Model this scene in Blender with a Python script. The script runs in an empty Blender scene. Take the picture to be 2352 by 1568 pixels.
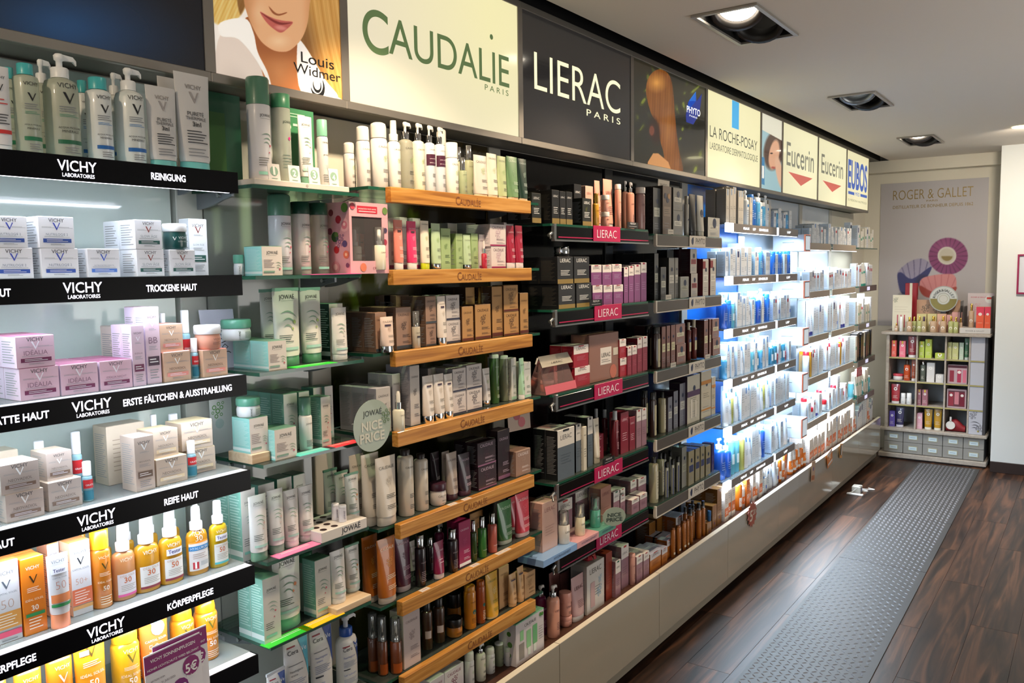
import bpy, bmesh, math, random
import numpy as np
from mathutils import Matrix, Vector

# ------------------------------------------------------------------ camera
SC = bpy.context.scene
COL = SC.collection
F, CX, CY, H = 1905.0, 1176.0, 784.0, 1.65
_v1 = np.array([2532-CX, -(597-CY), -F]); _v2 = np.array([-1520-CX, -(655-CY), -F])
_Y = _v1/np.linalg.norm(_v1); _X = -_v2/np.linalg.norm(_v2)
_X = _X-_Y*np.dot(_X, _Y); _X /= np.linalg.norm(_X); _Z = np.cross(_X, _Y)
RM = np.array([_X, _Y, _Z]); CAM = np.array([0., 0., H])
cam = bpy.data.cameras.new('camera'); camo = bpy.data.objects.new('camera', cam); COL.objects.link(camo)
cam.sensor_width = 36; cam.lens = F/2352*36; cam.clip_start = .02
M4 = Matrix([list(RM[i])+[CAM[i]] for i in range(3)]+[[0, 0, 0, 1]])
camo.matrix_world = M4
SC.camera = camo
SC.view_settings.view_transform = 'Standard'; SC.view_settings.look = 'None'
SC.view_settings.gamma = 1; SC.view_settings.use_curve_mapping = False
SC.view_settings.exposure = 0.13
SC.cycles.use_denoising = True
SC.cycles.max_bounces = 7; SC.cycles.diffuse_bounces = 3; SC.cycles.glossy_bounces = 3
SC.cycles.transparent_max_bounces = 16; SC.cycles.transmission_bounces = 4
SC.cycles.sample_clamp_indirect = 6; SC.cycles.caustics_reflective = False; SC.cycles.caustics_refractive = False
W = bpy.data.worlds.new('world'); SC.world = W; W.use_nodes = True
W.node_tree.nodes['Background'].inputs[0].default_value = (.75, .85, 1, 1)
W.node_tree.nodes['Background'].inputs[1].default_value = .3

def area(name, loc, size, power, color, rot=(0, 0, 0), spread=180):
    l = bpy.data.lights.new(name, 'AREA'); l.shape = 'RECTANGLE'; l.size, l.size_y = size
    l.energy = power; l.color = color; l.spread = math.radians(spread)
    o = bpy.data.objects.new(name, l); COL.objects.link(o); o.location = loc; o.rotation_euler = rot
    return o
def spot(name, loc, target, power, color, ang=60, blend=.4, r=.03):
    l = bpy.data.lights.new(name, 'SPOT'); l.energy = power; l.color = color
    l.spot_size = math.radians(ang); l.spot_blend = blend; l.shadow_soft_size = r
    o = bpy.data.objects.new(name, l); COL.objects.link(o); o.location = loc
    o.rotation_euler = (Vector(target)-Vector(loc)).to_track_quat('-Z', 'Y').to_euler()
    return o
WARM = (1, .78, .54); COOL = (.78, .88, 1.0); DAY = (.90, .94, 1.0)
# an added upward fill for the ceiling on the right, and daylight behind the camera
area('ceiling_fill_right', (2.35, 3.6, 1.5), (3.6, 1.9), 66, (.98, .95, .90), (0, math.radians(128), 0))
area('daylight_entrance', (.6, -1.7, 1.4), (2.6, 1.8), 12, DAY, (math.radians(98), 0, 0))
# recessed ceiling spots (housings are built further down), mixed with added fill spots
for (sx, sy, tx, ty, tz, pw) in [(-1.10, 2.95, -1.60, 2.15, 1.0, 65), (-1.12, 6.55, -1.6, 6.0, 1.0, 22),
                                 (-1.10, 1.40, -1.62, 1.80, 1.35, 62), (-1.10, -.35, -1.62, .9, 1.2, 26), (-1.05, 4.70, -1.55, 3.5, 1.0, 55),  # the last one is added fill, placed at the unlit housing
                                 (.7, 1.3, .7, 1.6, 0, 30), (.7, 4.8, .5, 5.2, 0, 30)]:  # both added, aimed at the floor to bounce light onto the ceiling
    spot('ceiling_spot_and_fill', (sx, sy, 2.50), (tx, ty, tz), pw, WARM, 75, .5)
area('niche_fill_light', (-.45, 6.4, 2.5), (.12, .12), 16, (1, .88, .72), (math.radians(35), 0, 0), 150)  # added fill that brightens the niche, without a fixture

# ------------------------------------------------------------------ projection helpers (photo pixel -> real plane)
def ray(px, py): return RM@np.array([px-CX, -(py-CY), -F])
def onx(px, py, x):
    d = ray(px, py); return CAM+d*(x-CAM[0])/d[0]
def ony(px, py, y):
    d = ray(px, py); return CAM+d*(y-CAM[1])/d[1]
def onz(px, py, z):
    d = ray(px, py); return CAM+d*(z-CAM[2])/d[2]
def proj(p):
    c = RM.T@(np.array(p)-CAM); return CX-F*c[0]/c[2], CY+F*c[1]/c[2]
def depth_of(p): return -(RM.T@(np.array(p)-CAM))[2]

# ------------------------------------------------------------------ materials
def lin(c):
    if isinstance(c, str):
        c = [int(c[i:i+2], 16)/255 for i in (0, 2, 4)]
    return tuple((x/12.92 if x <= .04045 else ((x+.055)/1.055)**2.4) for x in c[:3])
_MC = {}
def mat(color, rough=.45, metal=0., emit=0., coat=0., trans=0., spec=.5, name=None):
    key = (color, rough, metal, emit, coat, trans, spec)
    if key in _MC: return _MC[key]
    m = bpy.data.materials.new(name or 'paint_'+str(len(_MC))); m.use_nodes = True
    nt = m.node_tree; b = nt.nodes['Principled BSDF']; rgb = lin(color)+(1,)
    b.inputs['Base Color'].default_value = rgb; b.inputs['Roughness'].default_value = rough
    b.inputs['Metallic'].default_value = metal; b.inputs['Coat Weight'].default_value = coat
    b.inputs['Specular IOR Level'].default_value = spec
    if emit:
        b.inputs['Emission Color'].default_value = rgb; b.inputs['Emission Strength'].default_value = emit
    if trans:
        t = nt.nodes.new('ShaderNodeBsdfTransparent'); t.inputs[0].default_value = tuple(.35+.65*v for v in rgb[:3])+(1,)
        mx = nt.nodes.new('ShaderNodeMixShader'); mx.inputs[0].default_value = trans
        nt.links.new(b.outputs[0], mx.inputs[1]); nt.links.new(t.outputs[0], mx.inputs[2])
        nt.links.new(mx.outputs[0], nt.nodes['Material Output'].inputs[0])
    _MC[key] = m
    return m
def nodes(m):
    nt = m.node_tree; return nt, nt.nodes, nt.links, nt.nodes['Principled BSDF']
def clear(tint='e8f4ee', keep=.80, rough=.04, name='clear_glass'):
    key = ('clear', tint, keep, rough)
    if key in _MC: return _MC[key]
    m = bpy.data.materials.new(name); m.use_nodes = True; nt = m.node_tree; nt.nodes.clear()
    o = nt.nodes.new('ShaderNodeOutputMaterial'); t = nt.nodes.new('ShaderNodeBsdfTransparent'); g = nt.nodes.new('ShaderNodeBsdfGlossy')
    d = nt.nodes.new('ShaderNodeBsdfDiffuse'); d.inputs[0].default_value = lin(tint)+(1,)
    t.inputs[0].default_value = lin(tint)+(1,); g.inputs['Roughness'].default_value = rough
    fr = nt.nodes.new('ShaderNodeFresnel'); fr.inputs[0].default_value = 1.3
    a = nt.nodes.new('ShaderNodeMixShader'); a.inputs[0].default_value = 1-keep
    nt.links.new(t.outputs[0], a.inputs[1]); nt.links.new(d.outputs[0], a.inputs[2])
    b = nt.nodes.new('ShaderNodeMixShader'); nt.links.new(fr.outputs[0], b.inputs[0])
    nt.links.new(a.outputs[0], b.inputs[1]); nt.links.new(g.outputs[0], b.inputs[2]); nt.links.new(b.outputs[0], o.inputs[0])
    _MC[key] = m
    return m

# ------------------------------------------------------------------ text
_cu = bpy.data.curves.new('lettering', 'FONT'); _cu.resolution_u = 2; _to = bpy.data.objects.new('lettering', _cu); _TX = {}
def glyphs(s, bold=0., res=2):
    k = (s, bold, res)
    if k not in _TX:
        _cu.body = s; _cu.offset = bold; _cu.resolution_u = res
        me = _to.to_mesh()
        v = np.array([(p.co.x, p.co.y) for p in me.vertices]); f = [tuple(p.vertices) for p in me.polygons]
        _to.to_mesh_clear()
        if len(v) == 0: v = np.zeros((1, 2)); f = []
        x0, x1 = v[:, 0].min(), v[:, 0].max(); cap = .69
        v = v.copy(); v[:, 0] = (v[:, 0]-(x0+x1)/2)/cap; v[:, 1] /= cap
        up = [f_ for f_ in f]
        _TX[k] = (v, up, (x1-x0)/cap)
    return _TX[k]

# ------------------------------------------------------------------ mesh builder
class MB:
    def __init__(s): s.v = []; s.f = []; s.m = []; s.sm = []; s.mats = []
    def mi(s, m):
        if m not in s.mats: s.mats.append(m)
        return s.mats.index(m)
    def add(s, vs, fs, m, smooth=False):
        b = len(s.v); i = s.mi(m); s.v += [tuple(p) for p in vs]
        for f in fs: s.f.append(tuple(b+q for q in f)); s.m.append(i); s.sm.append(smooth)
    def box(s, a, b, m, top=None, skip=()):
        (x0, y0, z0), (x1, y1, z1) = a, b
        vs = [(x0, y0, z0), (x1, y0, z0), (x1, y1, z0), (x0, y1, z0), (x0, y0, z1), (x1, y0, z1), (x1, y1, z1), (x0, y1, z1)]
        s.add(vs, [(0, 3, 2, 1), (0, 1, 5, 4), (1, 2, 6, 5), (2, 3, 7, 6), (3, 0, 4, 7)], m)
        s.add(vs[4:], [(0, 1, 2, 3)], top or m)
        return s
    def bevbox(s, a, b, c, m):
        (x0, y0, z0), (x1, y1, z1) = a, b
        n = 0; vs = []
        for z, k in ((z0, c), (z0+c, 0), (z1-c, 0), (z1, c)):
            for (x, y) in ((x0, y0+c), (x0+c, y0), (x1-c, y0), (x1, y0+c), (x1, y1-c), (x1-c, y1), (x0+c, y1), (x0, y1-c)):
                vs.append((min(max(x, x0+k), x1-k), min(max(y, y0+k), y1-k), z))
        fs = [tuple(range(7, -1, -1)), tuple(range(24, 32))]
        for r in range(3):
            for i in range(8):
                j = (i+1) % 8; fs.append((r*8+i, r*8+j, r*8+8+j, r*8+8+i))
        s.add(vs, fs, m); return s
    def lathe(s, prof, m, seg=20, sx=1., cx=0., cy=0., cap=True, smooth=True):
        vs = []
        for (r, z) in prof:
            for i in range(seg):
                a = 2*math.pi*i/seg; vs.append((cx+r*sx*math.cos(a), cy+r*math.sin(a), z))
        fs = []
        for k in range(len(prof)-1):
            for i in range(seg):
                j = (i+1) % seg; fs.append((k*seg+i, k*seg+j, (k+1)*seg+j, (k+1)*seg+i))
        s.add(vs, fs, m, smooth)
        if cap:
            s.add(vs[:seg], [tuple(range(seg-1, -1, -1))], m); s.add(vs[-seg:], [tuple(range(seg))], m)
        return s
    def loft(s, rings, m, smooth=True, cap=True):
        n = len(rings[0]); vs = [p for r in rings for p in r]; fs = []
        for k in range(len(rings)-1):
            for i in range(n):
                j = (i+1) % n; fs.append((k*n+i, k*n+j, (k+1)*n+j, (k+1)*n+i))
        s.add(vs, fs, m, smooth)
        if cap: s.add(rings[0], [tuple(range(n-1, -1, -1))], m); s.add(rings[-1], [tuple(range(n))], m)
        return s
    def rod(s, p0, p1, r, m, seg=8, r1=None):
        p0 = Vector(p0); p1 = Vector(p1); q = (p1-p0).to_track_quat('Z', 'Y'); L = (p1-p0).length; r1 = r if r1 is None else r1
        rings = [[tuple(p0+q@Vector((rr*math.cos(2*math.pi*i/seg), rr*math.sin(2*math.pi*i/seg), z))) for i in range(seg)] for rr, z in ((r, 0), (r1, L))]
        return s.loft(rings, m)
    def text(s, t, P, u0, v0, cap, m, bold=0., width=None, hmax=None, res=1, align=0):
        """print the string through the surface map P(u, v) in metres; u0 centre, v0 baseline"""
        v, f, w = glyphs(t, bold, res)
        sx = cap
        if width is not None:
            sx = width/w if w else cap
            if hmax: cap = min(hmax, sx) if cap is None else cap
            elif cap is None: cap = sx
            if cap < sx*.75 and hmax: sx = cap/.75 if cap/.75*w <= width else sx
        off = align*w*sx/2
        s.add([P(u0+off+x*sx, v0+y*cap) for x, y in v], f, m)
    def build(s, name, parent=None, loc=None, **kw):
        me = bpy.data.meshes.new(name); me.from_pydata(s.v, [], s.f)
        for m in s.mats: me.materials.append(m)
        if s.f:
            me.polygons.foreach_set('material_index', s.m); me.polygons.foreach_set('use_smooth', s.sm)
        me.update()
        o = bpy.data.objects.new(name, me); COL.objects.link(o)
        if parent: o.parent = parent
        if loc is not None: o.location = loc
        for k, v in kw.items(): o[k] = v
        return o
def empty(name, loc=(0, 0, 0), **kw):
    o = bpy.data.objects.new(name, None); COL.objects.link(o); o.location = loc; o.empty_display_size = .02
    for k, v in kw.items(): o[k] = v
    return o
def struct(mb, name, **kw): return mb.build(name, kind='structure', **kw)
def painted(name, grid, fn, parent=None, m=None):
    """a flat print: dense sheet whose ink colours are worked out by fn(px, py) -> rgb arrays"""
    o, du, dv, nu, nv = grid; o = np.array(o); du = np.array(du); dv = np.array(dv)
    U, V = np.meshgrid(np.linspace(0, 1, nu+1), np.linspace(0, 1, nv+1))
    P = o+U[..., None]*du+V[..., None]*dv; P = P.reshape(-1, 3)
    c = (P-CAM)@RM; px = CX-F*c[:, 0]/c[:, 2]; py = CY+F*c[:, 1]/c[:, 2]
    sx_ = np.hypot(*(np.array(proj(o+du/nu))-np.array(proj(o))))*.33; sy_ = np.hypot(*(np.array(proj(o+dv/nv))-np.array(proj(o))))*.33
    rgb = sum(fn(px+a*sx_, py+b*sy_) for a in (-1, 0, 1) for b in (-1, 0, 1))/9
    idx = np.arange((nu+1)*(nv+1)).reshape(nv+1, nu+1)
    fs = np.stack([idx[:-1, :-1], idx[:-1, 1:], idx[1:, 1:], idx[1:, :-1]], -1).reshape(-1, 4)
    me = bpy.data.meshes.new(name); me.from_pydata(P.tolist(), [], fs.tolist())
    a = me.color_attributes.new('ink', 'FLOAT_COLOR', 'POINT')
    s = np.clip(rgb, 0, 1); l = np.where(s <= .04045, s/12.92, ((s+.055)/1.055)**2.4)
    a.data.foreach_set('color', np.concatenate([l, np.ones((len(l), 1))], 1).astype(np.float32).ravel())
    me.materials.append(m)
    ob = bpy.data.objects.new(name, me); COL.objects.link(ob)
    if parent: ob.parent = parent
    return ob
def inkmat(name, emit=0., rough=.3, coat=0.):
    m = bpy.data.materials.new(name); m.use_nodes = True; nt, N, L, b = nodes(m)
    a = N.new('ShaderNodeAttribute'); a.attribute_name = 'ink'
    L.new(a.outputs['Color'], b.inputs['Base Color']); b.inputs['Roughness'].default_value = rough; b.inputs['Coat Weight'].default_value = coat
    if emit: L.new(a.outputs['Color'], b.inputs['Emission Color']); b.inputs['Emission Strength'].default_value = emit
    return m
# ================================================================== the room
def wood_mat(name, dark, mid, light, scale=(1.2, 14, 14), rough=.35, coat=0., rnd=.35, axis='Y'):
    m = bpy.data.materials.new(name); m.use_nodes = True; nt, N, L, b = nodes(m)
    tc = N.new('ShaderNodeTexCoord'); oi = N.new('ShaderNodeObjectInfo'); mp = N.new('ShaderNodeMapping')
    ad = N.new('ShaderNodeVectorMath'); ad.operation = 'ADD'; sc = N.new('ShaderNodeVectorMath'); sc.operation = 'SCALE'
    cb = N.new('ShaderNodeCombineXYZ')
    for i in range(3): L.new(oi.outputs['Random'], cb.inputs[i])
    L.new(cb.outputs[0], sc.inputs[0]); sc.inputs['Scale'].default_value = 37
    L.new(tc.outputs['Object'], ad.inputs[0]); L.new(sc.outputs[0], ad.inputs[1])
    L.new(ad.outputs[0], mp.inputs['Vector'])
    s = {'Y': (scale[1], scale[0], scale[2]), 'X': scale}[axis]
    mp.inputs['Scale'].default_value = s
    n1 = N.new('ShaderNodeTexNoise'); n1.inputs['Scale'].default_value = 1.6; n1.inputs['Detail'].default_value = 7; n1.inputs['Distortion'].default_value = 1.3
    L.new(mp.outputs[0], n1.inputs['Vector'])
    r = N.new('ShaderNodeValToRGB'); r.color_ramp.elements[0].position = .33; r.color_ramp.elements[0].color = lin(dark)+(1,)
    r.color_ramp.elements[1].position = .72; r.color_ramp.elements[1].color = lin(light)+(1,)
    e = r.color_ramp.elements.new(.5); e.color = lin(mid)+(1,)
    L.new(n1.outputs[0], r.inputs[0])
    hs = N.new('ShaderNodeHueSaturation'); mr = N.new('ShaderNodeMapRange'); mr.inputs[3].default_value = 1-rnd; mr.inputs[4].default_value = 1+rnd
    L.new(oi.outputs['Random'], mr.inputs[0]); L.new(mr.outputs[0], hs.inputs['Value']); L.new(r.outputs[0], hs.inputs['Color'])
    L.new(hs.outputs[0], b.inputs['Base Color']); b.inputs['Roughness'].default_value = rough; b.inputs['Coat Weight'].default_value = coat; b.inputs['Specular IOR Level'].default_value = .38
    bm = N.new('ShaderNodeBump'); bm.inputs['Strength'].default_value = .06; L.new(n1.outputs[0], bm.inputs['Height']); L.new(bm.outputs[0], b.inputs['Normal'])
    return m
def plaster(name, c, sc=60, st=.05, rough=.85):
    m = bpy.data.materials.new(name); m.use_nodes = True; nt, N, L, b = nodes(m)
    tc = N.new('ShaderNodeTexCoord'); n = N.new('ShaderNodeTexNoise'); n.inputs['Scale'].default_value = sc
    L.new(tc.outputs['Object'], n.inputs['Vector']); bm = N.new('ShaderNodeBump'); bm.inputs['Strength'].default_value = st
    L.new(n.outputs[0], bm.inputs['Height']); L.new(bm.outputs[0], b.inputs['Normal'])
    b.inputs['Base Color'].default_value = lin(c)+(1,); b.inputs['Roughness'].default_value = rough
    return m
FLOORW = wood_mat('dark_walnut_boards', '1d120e', '3c271c', '6e4730', (.8, 12, 12), .38, .0, .13)
OAK = wood_mat('oiled_oak', '9c6326', 'c08438', 'd9a258', (1.6, 22, 40), .42, .1, .05)
PALE = wood_mat('pale_beech', 'c9a884', 'd9bf9d', 'e6d2b4', (2, 20, 30), .5, 0, .04)
GREYW = wood_mat('grey_limed_wood', 'a0958a', 'a89d91', 'b2a89c', (2, 18, 30), .55, 0, .03)
WALL = plaster('cream_wall_paint', 'd8d2c2'); WALLB = plaster('white_wall_paint', 'd9dcda'); CEIL = plaster('ceiling_paint', 'e0d8cc', 40, .03)
BLACK = mat('0c0c0e', .4); ALU = mat('9b968f', .38, .75); STEEL = mat('b9bcbe', .22, .9); CHROME = mat('d8dadc', .08, 1.)
LACQ = mat('a39a89', .13, 0, 0, .45, name='cream_gloss_lacquer')

fl = MB(); fl.box((-1.75, -2, -.05), (2.45, 7.95, -.004), mat('120c0a', .7)); floor = struct(fl, 'floor')
random.seed(5)
W_, L_ = .185, 1.24; col = 0; x = -1.72
while x < 2.4:
    y = -2-((col*.43) % 1)*L_
    while y < 7.93:
        a, b = max(y, -2), min(y+L_, 7.94)
        if b-a > .03:
            p = MB(); w2 = min(W_, 2.44-x)
            c = .0006; vs = []
            p.bevbox((0, 0, -.006), (w2-.0006, b-a-.0008, 0), .0006, FLOORW)
            p.build('plank', floor, (x, a, 0))
        y += L_
    x += W_; col += 1

wl = MB(); wl.box((-1.80, -2, 0), (-1.74, 7.95, 2.85), WALL); struct(wl, 'wall_left')
wb = MB(); wb.box((-1.8, 7.9, 0), (-.60, 7.97, 2.85), WALL); wb.box((-1.74, 7.80, 2.43), (-.66, 7.9, 2.53), WALL); struct(wb, 'wall_niche')
wr = MB(); wr.box((-.66, 7.42, 0), (2.45, 7.95, 2.85), WALLB); struct(wr, 'wall_back')
w2 = MB(); w2.box((2.4, -2, 0), (2.47, 7.42, 2.85), WALLB); struct(w2, 'wall_right')
w3 = MB(); w3.box((-1.75, -2.07, 0), (2.45, -2, 2.85), WALL); struct(w3, 'wall_front')
bb = MB(); bb.bevbox((-.66, 7.405, 0), (2.4, 7.42, .085), .002, mat('2a1b16', .5)); struct(bb, 'baseboard_back')
# ceiling: a suspended sheet with openings for the lamps, and a dark shadow gap along the light boxes
FX = [(-1.10, 1.27, 1), (-1.10, 3.07, 1), (-1.10, 4.86, 0), (-1.10, 6.67, 1)]
cl = MB(); xs = [-1.53, -1.215, -.985, 2.4]; yb = [-2]
for fx, fy, on in FX: yb += [fy-.225, fy+.225]
yb.append(7.9)
for i in range(3):
    if i == 1:
        for k in range(0, len(yb), 2): cl.add([(xs[1], yb[k], 2.53), (xs[1], yb[k+1], 2.53), (xs[2], yb[k+1], 2.53), (xs[2], yb[k], 2.53)], [(0, 1, 2, 3)], CEIL)
    else: cl.add([(xs[i], -2, 2.53), (xs[i], 7.9, 2.53), (xs[i+1], 7.9, 2.53), (xs[i+1], -2, 2.53)], [(0, 1, 2, 3)], CEIL)
cl.add([(-1.53, -2, 2.53), (-1.53, 7.9, 2.53), (-1.53, 7.9, 2.56), (-1.53, -2, 2.56)], [(0, 3, 2, 1)], CEIL)
cl.box((-1.80, -2.05, 2.84), (2.47, 7.97, 2.9), BLACK); struct(cl, 'ceiling')  # black lid over the void, added to keep world light out
gp_ = MB(); gp_.box((-1.7395, -2, 2.5285), (-1.604, 7.8, 2.60), BLACK); gp_.box((-1.7395, -2, 2.6), (-1.73, 7.8, 2.838), BLACK); struct(gp_, 'shade_liner')  # black boxes put the shade of the gap above the light boxes into colour

def downlight(x, y, on, lab):
    t = empty('ceiling_spotlight', (x, y, 2.53), label=lab, category='ceiling light')
    f = MB(); fm = mat('a9a49c', .4, .5)
    for a, b in (((-.118, -.238), (-.103, .238)), ((.103, -.238), (.118, .238)), ((-.103, -.238), (.103, -.222)), ((-.103, .222), (.103, .238))):
        f.box((a[0], a[1], -.009), (b[0], b[1], -.001), fm)
    f.build('trim_frame', t)
    c = MB(); k = mat('141312', .5)
    c.box((-.112, -.222, .17), (.112, .222, .175), k)
    for a, b in (((-.112, -.222), (-.108, .222)), ((.108, -.222), (.112, .222)), ((-.108, -.222), (.108, -.218)), ((-.108, .218), (.108, .222))):
        c.box((a[0], a[1], 0), (b[0], b[1], .17), k)
    c.build('housing', t)
    for nm, cy, lit in (('lamp_ring', -.1, on), ('lamp_ring', .12, 0)):
        g = MB(); gm = mat('4a4644', .35, .5) if on else mat('8f9396', .3, .6)
        if cy > 0: gm = mat('1c1a19', .45)
        seg = 28; q = (Matrix.Rotation(math.radians(-34), 4, 'X') @ Matrix.Rotation(math.radians(-8), 4, 'Y')) if cy < 0 else Matrix.Rotation(math.radians(-35), 4, 'X')
        prof = [(.080, .05), (.092, .03), (.098, -.0), (.098, -.012), (.080, -.012), (.074, .006), (.072, .012)]
        mb2 = MB(); mb2.lathe(prof, gm, seg, cap=False)
        mb2.v = [tuple(q@Vector(p)+Vector((0, cy, .040))) for p in mb2.v]
        ring = mb2.build(nm, t)
        if cy < 0:
            l = MB(); em = mat('fff2dc', .3, 0, 10) if lit else mat('b9c4c4', .15, .7)
            l.lathe([(.0715, .010), (.055, .004 if lit else .045), (.012, .001 if lit else .065)], em, seg)
            l.v = [tuple(q@Vector(p)+Vector((0, cy, .040))) for p in l.v]
            l.build('bulb', ring)
downlight(*FX[0], 'recessed ceiling spot before the frame edge, out of view')
downlight(*FX[1], 'lit square recessed ceiling spotlight, nearest and largest')
downlight(*FX[2], 'unlit square recessed ceiling spotlight, second from the front')
downlight(*FX[3], 'small lit recessed ceiling spotlight nearest the far wall')
q = onz(2348, 290, 2.53)
r_ = MB(); r_.lathe([(.06, -.006), (.055, 0)], mat('f3efc0', .4, 0, 3), 24); r_.build('round_ceiling_light', loc=tuple(q), label='small round pale yellow ceiling light at right edge', category='ceiling light')

# diamond tread runner
MATM = mat('3c3a39', .5, .0, 0, 0, 0, .5, 'grey_tread_plate'); MATB = mat('7a787c', .4, .15)
js = [-1.2, onz(1950, 1284, 0)[1], onz(2120, 1195, 0)[1], 7.44]
mt = empty('tread_mat', (0, 0, 0), label='dark grey studded diamond tread mat strip running along floor', category='floor mat')
def mx(y): return -.906-.0107*(y-3.1)
for a, b in zip(js[:-1], js[1:]):
    p = MB(); w = .222
    vs = [(mx(a)-w, a+.002, 0), (mx(a)+w, a+.002, 0), (mx(b)+w, b-.002, 0), (mx(b)-w, b-.002, 0)]
    p.add(vs+[(v[0], v[1], .004) for v in vs], [(4, 5, 6, 7), (0, 1, 5, 4), (1, 2, 6, 5), (2, 3, 7, 6), (3, 0, 4, 7)], MATM); p.build('mat_panel', mt)
p = MB(); s_ = .0275; V = []; Fc = []
row = 0; y = 1.6
while y < 7.42:
    for i in range(15):
        xx = mx(y)-.2+i*s_+(row % 2)*s_*.0
        an = math.radians(48 if (i+row) % 2 else -48); ca, sa = math.cos(an), math.sin(an); b = len(V)
        for (u, v, z) in ((-.0125, 0, .004), (-.005, .0035, .004), (.005, .0035, .004), (.0125, 0, .004), (.005, -.0035, .004), (-.005, -.0035, .004), (-.005, 0, .0062), (.005, 0, .0062)):
            V.append((xx+u*sa+v*ca, y+u*ca-v*sa, z))
        Fc += [(b, b+6, b+1), (b+1, b+6, b+7, b+2), (b+2, b+7, b+3), (b+3, b+7, b+4), (b+4, b+7, b+6, b+5), (b+5, b+6, b)]
    y += s_; row += 1
p.add(V, [f[::-1] for f in Fc], MATB); p.build('tread_studs', mt, kind='stuff')

# plinth drawers
BJ = [-.45, .35, 1.14, 1.53, 2.31, 3.097, 3.88, 4.67, 5.06, 5.83, 6.6, 7.36]; ZB = .371; XB = -1.46
for i, (a, b) in enumerate(zip(BJ[:-1], BJ[1:])):
    t = empty('base_cabinet', (0, a, 0), label='', category='cabinet'); d = b-a
    p = MB(); p.bevbox((XB-.022, .0015, .094), (XB, d-.0015, ZB), .0012, LACQ); p.build('front_panel', t)
    p = MB(); p.box((-1.73, 0, .10), (XB-.0225, d, ZB-.012), mat('8f897d', .5), top=mat('4a2c20', .45)); p.build('carcass', t)
    p = MB(); p.box((XB-.0219, .0016, ZB+.0001), (XB-.0001, d-.0016, ZB+.0012), mat('e9e0cc', .3)); p.build('lit_top_edge', t)  # paler strip paints the spotlight falling on the lip
    p = MB(); p.box((-1.70, 0, .034), (-1.487, d, .0999), mat('98907f', .3, 0, 0, .3)); p.build('kick_board', t)
    p = MB(); p.box((-1.70, 0, 0), (-1.53, d, .0339), BLACK); p.build('plinth_foot', t)
    nm = {3: 'beneath wooden-edged shelves', 4: 'beneath magenta-sign shelves', 5: 'beneath grey-sign shelves', 6: 'beneath the blue-backed bay', 7: 'narrow, between blue and white bays', 8: 'beneath white bay, near half', 9: 'beneath white bay, far half', 10: 'at far end by the display cupboard', 2: 'narrow, beneath the glass shelves', 1: 'beneath black lit shelves', 0: 'at far left outside the view'}[i]
    t['label'] = 'cream gloss plinth drawer '+nm

# ------------------------------------------------------------------ panels behind the shelves
PX = -1.715
def panel(y0, y1, m, label, z0=ZB-.005, z1=2.06):
    p = MB(); p.box((-1.739, y0, z0), (PX, y1, z1), m); return p.build('back_panel', label=label, category='wall panel')
panel(-.3, 1.095, mat('c9d6d0', .08, 0, 0, .6), 'pale glossy back panel behind black lit shelves')
panel(1.18, 1.475, mat('b7bbb2', .10, 0, 0, .5), 'grey green glossy back panel behind green glass shelves')
panel(2.36, 3.085, mat('0a0a0b', .10, 0, 0, 0, 0, .28), 'gloss black back panel behind magenta-sign shelves')
panel(3.165, 3.865, mat('0b0c11', .12, 0, 0, 0, 0, .28), 'gloss black back panel behind grey-sign shelves')
panel(3.95, 4.665, mat('1f6fd0', .25), 'bright blue back panel behind light-grey-fronted shelves')
panel(4.74, 5.83, mat('c4d0da', .2), 'pale back panel behind near white shelves')
panel(5.90, 6.60, mat('c4d0da', .2), 'pale back panel behind far white shelves')
panel(6.67, 7.36, mat('c6c4b6', .3), 'cream back panel behind the end shelves')
for i, (y, c, l) in enumerate([(1.138, 'c3c5bb', 'pale upright between black lit and glass shelves'), (1.515, 'cfc9ba', 'cream upright between glass and wooden-edged shelves'),
                  (2.318, 'a39d92', 'grey upright beside wooden-edged shelves'), (3.125, '131315', 'black upright between magenta-sign and grey-sign shelves'),
                  (3.908, '9c9a94', 'grey upright at edge of blue panel'), (4.702, '9fb4c6', 'pale upright right of blue panel'), (5.865, 'b4b4ac', 'thin upright between white bays'), (6.635, 'b4b4ac', 'thin upright before the end shelves')]):
    p = MB(); p.bevbox((-1.739, y-.034, ZB-.005), (PX+.008, y+.034, 2.06), .002, mat(c, .35))
    p.build('shelf_upright', label=l, category='upright')
# vine leaf mural behind the wooden-edged shelves
def inpoly(px, py, P):
    ins = np.zeros(len(px), bool); n = len(P)
    for i in range(n):
        x0, y0 = P[i]; x1, y1 = P[(i+1) % n]
        c = ((y0 > py) != (y1 > py)) & (px < (x1-x0)*(py-y0)/((y1-y0) or 1e-9)+x0); ins ^= c
    return ins
def inpoly_s(px, py, P):
    n = len(P); Q = []
    for i in range(n):
        p0, p1, p2, p3 = [np.array(P[(i+k) % n], float) for k in (-1, 0, 1, 2)]
        for t in (0, .2, .4, .6, .8): Q.append(tuple(.5*(2*p1+(p2-p0)*t+(2*p0-5*p1+4*p2-p3)*t*t+(3*p1-p0-3*p2+p3)*t**3)))
    return inpoly(px, py, Q)
def hx(c): return np.array([int(c[i:i+2], 16)/255 for i in (0, 2, 4)])
def mixc(rgb, m, c):
    m = np.clip(np.asarray(m, float), 0, 1)[:, None]; c = np.asarray(c) if not isinstance(c, str) else hx(c)
    return rgb*(1-m)+c*m
def ell(px, py, cx, cy, rx, ry, ang=0, soft=.12):
    a = math.radians(ang); dx = px-cx; dy = py-cy; u = dx*math.cos(a)+dy*math.sin(a); v = -dx*math.sin(a)+dy*math.cos(a)
    return np.clip((1-np.sqrt((u/rx)**2+(v/ry)**2))/soft, 0, 1)
def smooth(a, b, x): t = np.clip((x-a)/(b-a), 0, 1); return t*t*(3-2*t)
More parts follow.
